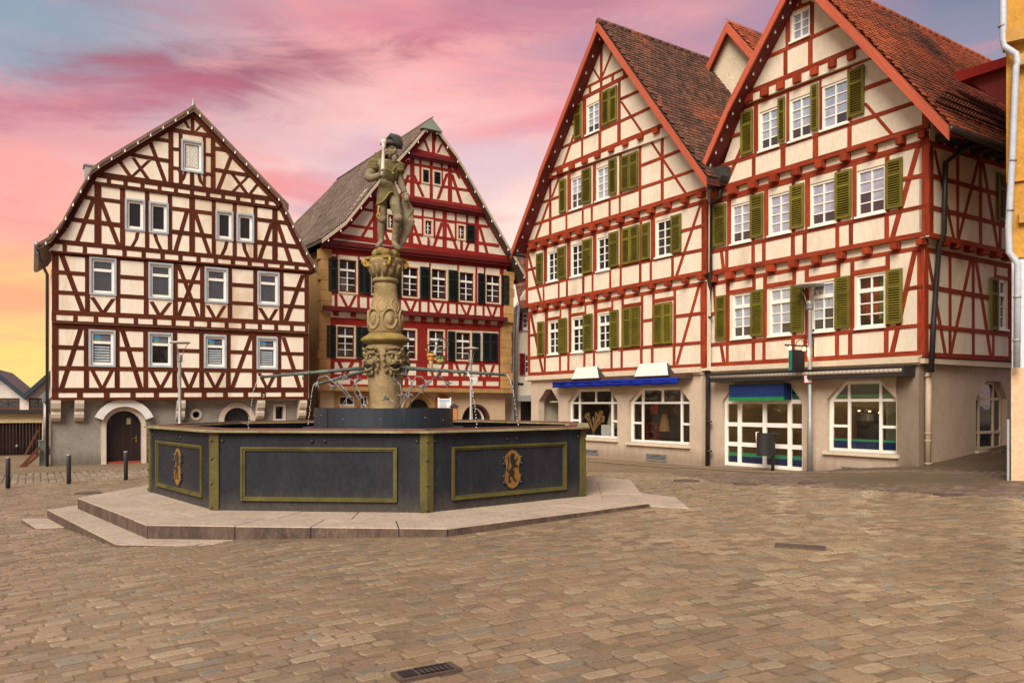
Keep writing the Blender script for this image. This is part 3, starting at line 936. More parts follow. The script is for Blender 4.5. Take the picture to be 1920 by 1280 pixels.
    # scrolled corbels under the overhang
    for x in (105, 149, 340, 490, 569):
        u, v = F1.uv(x, 750)
        w = .15
        prof = [(-.42, 0), (.02, 0), (.03, -.12), (-.02, -.30), (-.10, -.38), (-.14, -.42), (-.10, -.50), (-.14, -.64), (-.24, -.74), (-.42, -.78)]
        mb = MB().prism([F1.w(u - w, v + b, a) for a, b in prof], F1.u * (2 * w))
        mb.mk('corbel', PALEST, A, fix=True)
    u, v = F1.uv(493.7, 740.5)
    text('3', F1, u - .05, v - .09, .19, mat('white_number', (.75, .72, .6), None, 2, .6), A, .045, 'house_number')
    # hidden body of the house
    mb = MB()
    FG.box(mb, uL + .15, uR2 - .15, gz0, lp[0][1] - 6.0, -6, -.7)
    mb.mk('rear_body', GREYR, A)
    mb = MB()
    F1.box(mb, .1, F1.uv(578, 700)[0] - .05, topv - .1, F2.uv(97, 470)[1], -6, -.26)
    mb.mk('side_wall', CREAM_A, A)
    return A


def text(s, F, u, v, size, m, par, d, name, kern=1.0):
    cu = bpy.data.curves.new(name, 'FONT')
    cu.body = s
    cu.size = size
    cu.extrude = 0.002
    cu.space_character = kern
    o = bpy.data.objects.new(name, cu)
    COL.objects.link(o)
    dg = bpy.context.evaluated_depsgraph_get()
    me = bpy.data.meshes.new_from_object(o.evaluated_get(dg))
    bpy.data.objects.remove(o)
    me.materials.clear()
    me.materials.append(m)
    ux = F.u if F.u.cross(Vector((0, 0, 1))).dot(F.n) > 0 else -F.u
    M = Matrix((ux, Vector((0, 0, 1)), ux.cross(Vector((0, 0, 1))))).transposed().to_4x4()
    M.translation = F.w(u, v, d) - (ORG[par] if par else Vector())
    me.transform(M)
    t = bpy.data.objects.new(name, me)
    COL.objects.link(t)
    t.parent = par
    ORG[t] = ORG[par] if par else Vector()
    return t


A = build_A()


# ================================================================== dark red half-timbered house (centre)
def build_B():
    F = Fac((-13 / FPX * 41, 41), (.8315, .5555))
    B = thing('half_timbered_house', 'dark red and cream half-timbered house with black shutters and brown tiled roof, behind the statue', 'house', F.w(-4.5, gz(-4, 38)))
    T = TIMBER_B
    FG, F1, F2, F3, F4, F5 = F.at(-.30), F.at(0), F.at(.15), F.at(.32), F.at(.48), F.at(.62)
    U = lambda F, L: [F.uv(x, y) for x, y in L]
    WB = {}
    hol = {1: [], 2: [], 3: [], 4: []}
    GW = dict(surround=CRFRAME, sw=.075, sill=False, rec=.05, sprd=.04)
    redf = mat('oxblood_frame', (.10, .012, .01), None, 3, .5)
    def win(k, FF, x0, x1, yt, yb, **kw):
        WB.setdefault(FF, []).append((x0, x1, yt, yb))
        r = FF.rect(x0, x1, yt, yb)
        hol[k].append([(r[0] + .02, r[2] + .02), (r[1] - .02, r[2] + .02), (r[1] - .02, r[3] - .02), (r[0] + .02, r[3] - .02)])
        a = dict(nx=2, ny=3, fr=.05, mt=.03, transom=(.30, 1, .10), glass=lambda l: R.choice((GL_DARK, GL_DARK, GL_MID)))
        a.update(GW)
        a.update(kw)
        w = window(FF, r, B, **a)
        fb = MB()                                                # oxblood outer casing between surround and sash
        s = a['sw']
        u0, u1, v0, v1 = r[0] + s, r[1] - s, r[2] + s, r[3] - s
        for q in ((u0, u0 + .06, v0, v1), (u1 - .06, u1, v0, v1), (u0, u1, v1 - .06, v1), (u0, u1, v0, v0 + .06)): FF.box(fb, *q, -.1, -.02)
        fb.mk('casing', redf, w)
    for q in ((633, 670.7, 482.5, 549.5), (694, 731, 488, 553), (752, 786, 496.7, 557.7), (806.7, 838.8, 500.8, 561.7), (859, 890, 507, 565.8), (909.3, 938.8, 512, 568.8)): win(2, F2, *q)
    for q in ((629, 666.6, 608.4, 671.4), (750, 781.8, 615, 674.5), (801.6, 834, 616.6, 673.4), (852.4, 884, 620, 676.5)): win(1, F1, *q)
    for q in ((724, 741, 398, 430), (794, 812, 409.5, 441.5), (856, 873, 419, 449.6)): win(3, F3, *q, sw=.09, nx=2, ny=3, transom=None, fr=.04)
    sh = lambda FF, x0, x1, yt, yb, d=.05: shutter(FF, FF.rect(x0, x1, yt, yb), B, SHUTK, d)
    for q in ((615, 632.6, 483.5, 545.5), (671.7, 681.5, 487, 549), (682, 694, 489, 551), (731.5, 751.5, 494, 556), (786.8, 805, 499.8, 558.7), (840, 858, 506, 562.7), (895, 908.3, 512, 568), (939, 953, 516, 570)): sh(F2, *q)
    for q in ((611.8, 628.7, 609.5, 670), (666.9, 678, 612, 671), (678.5, 690, 613, 672), (839, 852.2, 620.6, 675.5), (884.3, 899, 623.7, 676.5), (904, 918, 623.5, 677), (918.4, 932.5, 624.5, 677.3)): sh(F1, *q)
    sh(F3, 873.5, 888.3, 421, 451.7)
    sh(F3, 714, 723.6, 396, 428)
    for x0, x1, yt, yb in ((790, 805, 314.6, 343.5), (811, 827, 318.7, 346.7)):
        r = F4.rect(x0, x1, yt, yb)
        window(F4, r, B, nx=1, ny=1, fr=.07, m=CRFRAME, glass=GL_DARK, sill=False, rec=-.03)
        shutter(F4, (r[0] + .08, r[1] - .06, r[2] + .08, r[3] - .08), B, SHUTK, .02)
    # plaster faces
    wall(F1, U(F1, [(604, 726), (945, 731), (945, 600), (604, 578)]), hol[1], CREAM, B, depth=.35)
    wall(F2, U(F2, [(604, 580), (948, 600), (950, 488), (604, 458)]), hol[2], CREAM, B)
    wall(F3, U(F3, [(612, 449), (965, 490), (909, 393), (662, 388)][:1] + [(963, 490), (905, 390), (690, 352), (625, 435)]), hol[3], CREAM, B)
    wall(F4, U(F4, [(692, 360), (908, 395), (852, 296), (760, 283)]), hol[4], CREAM, B)
    wall(F5, U(F5, [(764, 290), (857, 304), (826, 250), (803, 246)]), [], CREAM, B)
    # ---- storey 1
    H1 = [(604, 595.5, 946, 612, 3, 3), (604, 602, 946, 617, 13, 9), (604, 674, 946, 680.5, 7, 6), (604, 704.5, 946, 710.5, 8), (604, 722.5, 946, 726.5, 6)]
    storey(F1, B, T, H1, [(622, 10, 1, 3), (790.5, 21, 1, 4), (901, 5, 2, 3), (676, 6, 2, 3), (695, 8, 1, 3), (845, 9, 2, 3), (836.5, 4.5, 1, 2), (940, 11, 1, 4), (741, 6, 2, 3), (624, 7, 3, 4), (660, 7, 3, 4), (700, 7, 3, 4), (739, 7, 3, 4), (762, 7, 3, 4), (815.4, 7, 3, 4), (838.4, 6, 3, 4), (863, 6, 3, 4), (908, 6, 3, 4)],
           [(635, 677, 645, 703, 7), (661.6, 678, 648.3, 703, 7), (854.8, 681, 863.4, 707, 5), (877.5, 681, 869.7, 707, 5), (905.6, 683, 913.4, 708, 5), (926, 684, 917.3, 708, 5), (805, 680, 812, 706, 5), (832, 681, 823, 706, 5), (768, 679, 760, 705, 6), (748, 678, 756, 705, 6)], WB[F1])
    hb = lambda FF, x0, y0, x1, y1, th, d, m=T: hbeam(FF, x0, y0, x1, y1, th, m, B, d1=d)
    # ---- storey 2
    H2 = [(604, 467, 952, 500, 15, 11), (604, 548, 950, 574, 6), (604, 575.5, 948, 596.5, 5)]
    storey(F2, B, T, H2, [(630, 6, 1, 2), (672, 5, 1, 2), (690, 5, 1, 2), (738, 5, 1, 2), (749, 5, 1, 2), (787, 5, 1, 2), (803.2, 4.5, 1, 2), (840, 4.5, 1, 2), (856.3, 4, 1, 2), (891, 4, 1, 2), (906.3, 4, 1, 2), (940.5, 7, 0, 2), (632, 3, 0, 1), (672.5, 3, 0, 1), (806, 3, 0, 1), (858.5, 3, 0, 1), (893, 3.4, 0, 1), (908.6, 3, 0, 1)],
           [(638.5, 552, 651.5, 577, 6), (666.5, 554, 655, 577, 6), (702, 557, 712, 581, 6), (727, 559, 717, 582, 6), (758, 561, 769, 584, 5.5), (780.4, 562, 771, 584, 5.5), (810.8, 564, 821, 588, 5), (832, 566, 823, 588, 5), (863.6, 568, 874, 591, 5), (883, 570, 876, 591, 5), (913.4, 572, 921.5, 594, 4.5), (931.6, 573, 923.5, 595, 4.5)], WB[F2])
    # red wall strips between the windows of storey 2 and 1
    for x0, x1 in ((620, 633),): hb(F2, x0, 482, x1, 483, 4, .02)
    # mouldings under each overhang
    mold = mat('dark_red_moulding', (.13, .010, .008), (.09, .007, .006), 2, .5)
    for FF, l, dz in ((F2, (604, 577.5, 948, 599, 9, 7), .14), (F3, (600, 452.5, 962, 491, 9, 7), .05), (F3, (602, 459, 958, 496.5, 6, 5), -.02), (F4, (690, 361.5, 909, 399, 8, 6), .05), (F4, (694, 367, 905, 403, 5), -.02), (F5, (764, 287.5, 858, 305, 7, 6), .05), (F5, (766, 292, 855, 309, 4), -.02)):
        hbeam(FF, *l[:5], mold, B, l[5] if len(l) > 5 else None, d1=.06 + dz, d0=-.15, name='moulding')
    for x, y in ((629, 588), (661.6, 590.5), (692, 592), (722, 594), (747, 596), (771, 597.5), (793.5, 599), (817, 600.5), (839, 602), (863.6, 603.5), (890, 605), (913.4, 606), (936.7, 607.5)): joist_end(F1, x, y, 8, 8, T, B, .14)
    # ---- gable stages
    storey(F3, B, T, [(690, 372, 906, 404.5, 9, 7), (625, 441, 960, 485, 10, 8), (674, 391.5, 916, 425, 5), (644, 421, 935, 460.5, 5.5)],
           [(703.6, 9, 0, 1), (770, 9, 0, 1), (792.4, 3.6, 0, 3), (814, 4, 0, 3), (833.6, 8, 0, 1), (854.3, 3.6, 0, 3), (875.4, 4, 0, 3), (893.5, 8, 0, 1), (865, 5, 3, 1), (743, 4, 0, 3), (722, 4, 0, 3)],
           [(704, 402, 675.6, 449, 6), (708, 402, 730, 456, 6), (766, 418, 748, 460, 6), (775, 421, 791, 466, 5.5), (828.6, 417, 811, 469, 5.5), (838.4, 419, 859, 474, 5.5), (880, 452, 871, 475, 5), (898.6, 422, 915, 480, 5.5), (889, 420, 880, 452, 5)], WB[F3])
    storey(F4, B, T, [(752, 288, 857, 306.5, 6), (699, 360, 900, 390, 9, 7), (748, 303, 868, 324.5, 5), (722, 332.5, 886, 358.5, 5)],
           [(772.8, 8, 0, 1), (788, 4, 0, 3), (808.4, 5.5, 0, 1), (828.3, 4, 0, 3), (843.4, 8, 0, 1)],
           [(776, 328, 793.6, 369, 5.5), (766, 328, 752, 366, 5.5), (838.4, 325, 821, 373, 5.5), (847, 327, 864.7, 381, 5.5), (766, 300, 745, 345, 6), (850, 312, 862, 335, 5)], [(790, 805, 314.6, 343.5), (811, 827, 318.7, 346.7)])
    storey(F5, B, T, [(768, 281, 855, 300, 9, 7)], [], [(812.8, 247, 812.8, 290, 6), (795.6, 262, 804, 284, 4.5), (828.6, 270, 820.5, 287, 4.5), (818, 250, 812.8, 276, 4)])
    gable_rakes(F3, [(703, 352), (650, 417), (612, 447)], 9, T, B, .07)
    gable_rakes(F4, [(776, 273), (744, 306), (695, 360)], 8, T, B, .07)
    gable_rakes(F5, [(806, 240), (768, 284)], 7, T, B, .07)
    gable_rakes(F3, [(905, 390), (962, 487)], 8, T, B, .07)
    gable_rakes(F4, [(850, 292), (908, 394)], 8, T, B, .07)
    gable_rakes(F5, [(824, 247), (857, 303)], 7, T, B, .07)
    mb = MB()                                                     # turned baluster ornament
    u, v = F3.uv(802.8, 452)
    mb.lathe(F3.w(u, v - .22, .02), [(.02, 0), (.07, .05), (.025, .11), (.08, .17), (.08, .2), (.025, .27), (.07, .33), (.02, .40)], 8)
    mb.mk('baluster', T, B, True)
    # stone quoins and ledge
    qs = [(F1, 598, 619, 585, 725), (F1, 938, 958, 606, 728), (F2, 601, 621, 466, 582), (F2, 944, 962, 508, 604)]
    for FF, x0, x1, yt, yb in qs:
        r = FF.rect(x0, x1, yt, yb)
        n = max(3, int((r[3] - r[2]) / .42))
        for i in range(n):
            mb = MB()
            e = (R.uniform(0, .08) if i % 2 else 0)
            FF.box(mb, r[0] - (e if x0 < 700 else 0) + .0, r[1] + (0 if x0 < 700 else e), r[2] + (r[3] - r[2]) * i / n + .006, r[2] + (r[3] - r[2]) * (i + 1) / n - .006, -.3, .045 + .01 * (i % 2))
            mb.mk('quoin_stone', STONE_O, B)
    hbeam(F1, 594, 727.5, 958, 733, 9, STONE_O, B, 7, d1=.14, d0=-.4, name='stone_ledge')
    # ground floor
    g0 = gz(-4, 38) - .4
    lun = []
    uc, vb = FG.uv(893, 789)
    r = abs(FG.uv(920, 789)[0] - FG.uv(866, 789)[0]) / 2
    lun = [(uc + r * math.cos(math.pi * i / 14), vb + r * math.sin(math.pi * i / 14)) for i in range(15)]
    du, dv = FG.uv(788, 744)
    dr = abs(FG.uv(812, 760)[0] - FG.uv(764, 760)[0]) / 2
    dv -= dr
    door = [(du + dr, g0 + .5)] + [(du + dr * math.cos(math.pi * i / 12), dv + dr * math.sin(math.pi * i / 12)) for i in range(13)] + [(du - dr, g0 + .5)]
    ou, ov = FG.uv(829, 739)
    orr = abs(FG.uv(844, 760)[0] - FG.uv(814, 760)[0]) / 2
    ov -= orr
    w1, w2 = FG.rect(636, 664.7, 742, 760), FG.rect(676, 690, 742.5, 760)
    rp = lambda r: [(r[0], r[2]), (r[1], r[2]), (r[1], r[3]), (r[0], r[3])]
    uL, uR = FG.uv(600, 760)[0], FG.uv(947, 760)[0]
    wall(FG, [(uL, g0), (uR, g0), (uR, FG.uv(947, 730)[1] + .2), (uL, FG.uv(947, 730)[1] + .2)], [lun, door, rp(w1), rp(w2)], BEIGE_B, B, reveal=.4, name='ground_floor_wall')
    for w in (w1, w2):
        window(FG, w, B, nx=2, ny=1, fr=.05, glass=GL_DARK, sill=False)
        mb = MB()
        for q in ((w[0] - .25, w[0], w[2] - .2, w[3] + .2), (w[1], w[1] + .25, w[2] - .2, w[3] + .2), (w[0], w[1], w[3], w[3] + .22)): FG.box(mb, *q, -.05, .03)
        mb.mk('window_surround', STONE_O, B)
    def ring(c, r0, r1, d0, d1, nm, m, a0=0, a1=math.pi, n=16, par=B):
        mb = MB()
        for i in range(n):
            t0, t1 = a0 + (a1 - a0) * i / n, a0 + (a1 - a0) * (i + 1) / n
            FG.poly(mb, [(c[0] + r0 * math.cos(t0), c[1] + r0 * math.sin(t0)), (c[0] + r1 * math.cos(t0), c[1] + r1 * math.sin(t0)), (c[0] + r1 * math.cos(t1), c[1] + r1 * math.sin(t1)), (c[0] + r0 * math.cos(t1), c[1] + r0 * math.sin(t1))], d0, d1)
        return mb.mk(nm, m, par, fix=True)
    lw = ring((uc - .1, vb), r * .80, r * .88, -.42, -.30, 'arched_window', WHITE)
    mb = MB()
    FG.box(mb, uc - .17, uc - .03, vb, vb + r * .82, -.42, -.31)
    FG.box(mb, uc - .1 - r * .85, uc - .1 + r * .85, vb - .01, vb + .07, -.42, -.31)
    mb.mk('mullion', WHITE, lw)
    mb = MB()
    FG.poly(mb, [(uc + r * math.cos(math.pi * i / 14), vb + r * math.sin(math.pi * i / 14)) for i in range(15)], -.46, -.44)
    mb.mk('pane', GL_DARK, lw, fix=True)
    ring((uc, vb), r * .9, r * .995, -.39, -.05, 'arch_reveal', mat('brown_reveal', (.09, .035, .022), None, 3, .8))
    ring((du, dv), dr, dr * 1.28, -.1, .05, 'door_arch', STONE_O)
    ring((du, dv), dr * .86, dr * .99, -.3, -.1, 'door_arch', STONE_O)
    mb = MB()
    FG.poly(mb, door, -.39, -.36)
    mb.mk('door', mat('very_dark_door', (.018, .012, .010), None, 2, .5), B, fix=True)
    mb = MB()
    FG.poly(mb, [(ou + orr * math.cos(math.pi * i / 12), ov + orr * math.sin(math.pi * i / 12)) for i in range(13)] + [(ou - orr, g0 + .6), (ou + orr, g0 + .6)], 0, .06)
    mb.mk('round_shutter', mat('rust_orange_shutter', (.33, .09, .025), (.25, .06, .02), 3, .6), B, fix=True)
    # ---- roof
    ov0 = .45
    FR = F4.at(.15)
    FV = FR.at(.28)
    lu = [FV.uv(*q) for q in ((809, 225), (775, 266), (744, 300), (702, 347), (649, 413), (604, 447))]
    ru = [FV.uv(*q) for q in ((809, 225), (856, 288), (911.7, 385), (958, 467), (990, 522))]
    ridge = FR.w(*lu[0], 0)
    def proj(p): return 960 + FPX * p.x / p.y, HZ - FPX * (p.z - EYE) / p.y
    Lr = 1.0
    while proj(ridge - FR.n * Lr)[0] > 634 and Lr < 40: Lr += .1
    hip = ridge - FR.n * Lr                                       # rear hip
    Le = Lr + 3.0
    # hip plane passes through the ridge end and the rear eaves
    pa, pb = FR.w(*lu[-1], -Le), FR.w(*ru[-1], -Le)
    hn = (pb - pa).cross(hip - pa).normalized()
    if hn.dot(ridge - hip) < 0: hn = -hn
    okf = lambda p: (p - hip).dot(hn) > 0.05
    def slope_clipped(line):
        mb = MB()
        for (a, b) in zip(line, line[1:]):
            A0, B0 = FR.w(*a, .25), FR.w(*b, .25)
            def back(p):
                t = (hip - p).dot(hn) / (-FR.n).dot(hn)
                return p - FR.n * t
            q = [A0, B0, back(B0), back(A0)]
            mb.prism(q, (0, 0, -.14))
        return mb.mk('roof', TILE_B, B, fix=True)
    rl = slope_clipped(lu)
    slope_clipped(ru)
    hp = MB().prism([hip, pa, pb], (0, 0, -.12)).mk('roof', TILE_B, B, fix=True)
    # tiles of the long left slope
    tw, th = .24, .30
    back = -FR.n
    tiles = []
    for a, b in zip(lu, lu[1:]):
        A0, B0 = FR.w(*a, .25), FR.w(*b, .25)
        dn = B0 - A0
        Ls = dn.length
        dn.normalize()
        nr = back.cross(dn)
        if nr.z < 0: nr = -nr
        for i in range(int(Ls / th) + 1):
            for j in range(int(Le / tw)):
                p = A0 + dn * (Ls - i * th) + back * ((j + .5) * tw)
                if okf(p): tiles.append((p, dn, nr))
    tiles.sort(key=lambda t: (t[0] - Vector((0, 0, EYE))).length)
    def tm(p, dn, nr):
        w2 = tw * .5
        e = [(-w2, .045), (-w2 * .4, .02), (0, .055), (w2 * .4, .075), (w2, .045)]
        f = [p + back * x + nr * y for x, y in e] + [p + back * x - dn * th * 1.1 + nr * (y - .03) for x, y in e]
        return f + [q - nr * .03 for q in f[:5]], [(0, 1, 6, 5), (1, 2, 7, 6), (2, 3, 8, 7), (3, 4, 9, 8), (0, 10, 11, 1), (1, 11, 12, 2), (2, 12, 13, 3), (3, 13, 14, 4)]
    for t in tiles[:300]:
        v, f = tm(*t)
        mk('roof_tile', v, f, TILE_B, rl, rnd=[R.random()] * 8)
    mb, rv = MB(), []
    for t in tiles[300:]:
        v, f = tm(*t)
        mb.add(v, f)
        rv += [R.random()] * 8
    tag(mb.mk('roof_tile_field', TILE_B, rl, rnd=rv), kind='stuff')
    vm = mat('weathered_white_verge', (.50, .40, .30), (.38, .30, .22), 3, .7)
    for l, s in ((lu, 1), (ru, 1)):
        for a, c in zip(l, l[1:]):
            b = MB()
            FR.poly(b, [(a[0], a[1] - .02), (c[0], c[1] - .02), (c[0], c[1] - .20), (a[0], a[1] - .20)], .255, .31)
            b.mk('barge_board', vm, B, fix=True)
        bulbs(polyline_pts([FR.w(*q, .28) - Vector((0, 0, .32)) for q in l], 11), B)
    mb = MB()                                                     # copper hood over the apex
    a = lu[0]
    mb.prism([FR.w(a[0], a[1] + .06, .34), FR.w(a[0] + .55, a[1] - .50, .40), FR.w(a[0] - .55, a[1] - .50, .40)], -FR.n * .35)
    mb.mk('copper_hood', mat('verdigris', (.20, .24, .19), (.14, .17, .14), 3, .6), B, fix=True)
    mb = MB()
    mb.tube([FR.w(a[0], a[1] + .02, .25), hip + Vector((0, 0, .02))], .10, 8)
    mb.mk('ridge_tiles', TILE_B, B, True, rnd=[.5] * 10)
    mb = MB()
    F.box(mb, F.uv(604, 700)[0] + .1, F.uv(945, 700)[0] - .1, g0, F2.uv(604, 462)[1], -Le + .5, -1.0)
    mb.mk('rear_body', STONE_O, B)
    return B


B = build_B()
# ================================================================== the two orange-red timbered gables (right)
FD = Fac((470 / FPX * 24.1, 24.1), (-.5555, .8315))
FC = FD.at(.355)
SIDE = (.8315, .5555)


def inset(poly, w):
    n = len(poly)
    c = (sum(p[0] for p in poly) / n, sum(p[1] for p in poly) / n)
    L = []
    for i in range(n):
        (x0, y0), (x1, y1) = poly[i], poly[(i + 1) % n]
        l = math.hypot(x1 - x0, y1 - y0)
        nx, ny = -(y1 - y0) / l, (x1 - x0) / l
        if (c[0] - x0) * nx + (c[1] - y0) * ny < 0: nx, ny = -nx, -ny
        L.append((x0 + nx * w, y0 + ny * w, x1 - x0, y1 - y0))
    out = []
    for i in range(n):
        a, b = L[i - 1], L[i]
        d = a[2] * b[3] - a[3] * b[2]
        t = ((b[0] - a[0]) * b[3] - (b[1] - a[1]) * b[2]) / d
        out.append((a[0] + a[2] * t, a[1] + a[3] * t))
    return out


def clip_box(poly, u0, u1, v0, v1):
    for ax, val, sg in ((0, u0, 1), (0, u1, -1), (1, v0, 1), (1, v1, -1)):
        out = []
        for i in range(len(poly)):
            p, q = poly[i], poly[(i + 1) % len(poly)]
            a, b = (p[ax] - val) * sg, (q[ax] - val) * sg
            if a >= 0: out.append(p)
            if (a >= 0) != (b >= 0):
                t = a / (a - b)
                out.append((p[0] + (q[0] - p[0]) * t, p[1] + (q[1] - p[1]) * t))
        poly = out
        if len(poly) < 3: return None
    return poly


def shop_window(F, par, poly, cols, rows, fw=.09, bw=.075, rec=.16, glass=None, m=None, name='shop_window', films=()):
    """poly: convex opening in uv; cols: u of mullions; rows: per column list of v of bars"""
    m = m or WHITE
    glass = glass or GL_CLEAR
    inn = inset(poly, fw)
    mb = MB()
    n = len(poly)
    for i in range(n): F.poly(mb, [poly[i], poly[(i + 1) % n], inn[(i + 1) % n], inn[i]], -rec - .06, -rec + .02)
    us = [u for u, v in inn]
    vs = [v for u, v in inn]
    ed = [min(us)] + sorted(cols) + [max(us)]
    bars = []
    for c in sorted(cols):
        q = clip_box(inn, c - bw / 2, c + bw / 2, min(vs), max(vs))
        if q: F.poly(mb, q, -rec - .055, -rec + .012)
    w = None
    lights = []
    for i in range(len(ed) - 1):
        rv = [min(vs)] + sorted(rows[i]) + [max(vs)]
        for r in rv[1:-1]:
            q = clip_box(inn, ed[i], ed[i + 1], r - bw / 2, r + bw / 2)
            if q: F.poly(mb, q, -rec - .052, -rec + .008)
        for j in range(len(rv) - 1):
            q = clip_box(inn, ed[i] + .004, ed[i + 1] - .004, rv[j] + .004, rv[j + 1] - .004)
            if q: lights.append(q)
    w = mb.mk(name, m, par, fix=True)
    for q in lights:
        b = MB()
        F.poly(b, q, -rec - .030, -rec - .022)
        b.mk('pane', glass, w, fix=True)
    for (a, b2, col) in films:                                    # coloured film bands stuck behind the panes
        for q in lights:
            k = clip_box(q, -99, 99, a, b2)
            if k:
                b = MB()
                F.poly(b, k, -rec - .036, -rec - .032)
                b.mk('window_film', col, w, fix=True)
    return w


def room(F, par, u0, u1, v0, v1, depth, wallm, floorm, d0=-.3, name='shop_interior'):
    mb = MB()
    a = F.w(u0, v0, d0), F.w(u1, v0, d0), F.w(u1, v1, d0), F.w(u0, v1, d0)
    b = F.w(u0, v0, -depth), F.w(u1, v0, -depth), F.w(u1, v1, -depth), F.w(u0, v1, -depth)
    mb.add(list(a) + list(b), [(4, 5, 6, 7), (0, 4, 7, 3), (1, 2, 6, 5), (3, 7, 6, 2), (0, 1, 5, 4)])
    return mb.mk(name, wallm, par)


def frame_house(F, root, T, data, offs, cream):
    for k, S in data.items():
        FF = F.at(offs[k])
        hs = []
        for w in S.get('win', ()):
            r = FF.rect(*w[:4])
            hs.append([(r[0] + .01, r[2] + .01), (r[1] - .01, r[2] + .01), (r[1] - .01, r[3] - .01), (r[0] + .01, r[3] - .01)])
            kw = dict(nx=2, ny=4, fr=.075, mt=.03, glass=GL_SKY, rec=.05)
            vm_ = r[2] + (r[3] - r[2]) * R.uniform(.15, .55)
            kw['glass'] = lambda l, vm_=vm_: GL_MID if l[3] < vm_ and R.random() < .7 else GL_SKY  # lower panes darker: reflected roofs put into the pane colour
            kw.update(w[4] if len(w) > 4 else {})
            window(FF, r, root, **kw)
        for s in S.get('shut', ()): shutter(FF, FF.rect(*s[:4]), root)
        wall(FF, [FF.uv(x, y) for x, y in S['wall']], hs, cream, root)
        storey(FF, root, T, S['H'], S.get('P', ()), S.get('B', ()), [w[:4] for w in S.get('win', ())])
        for x, y in S.get('J', ()): joist_end(FF.at(-.10), x, y, S['js'][0], S['js'][1], T, root, .21)


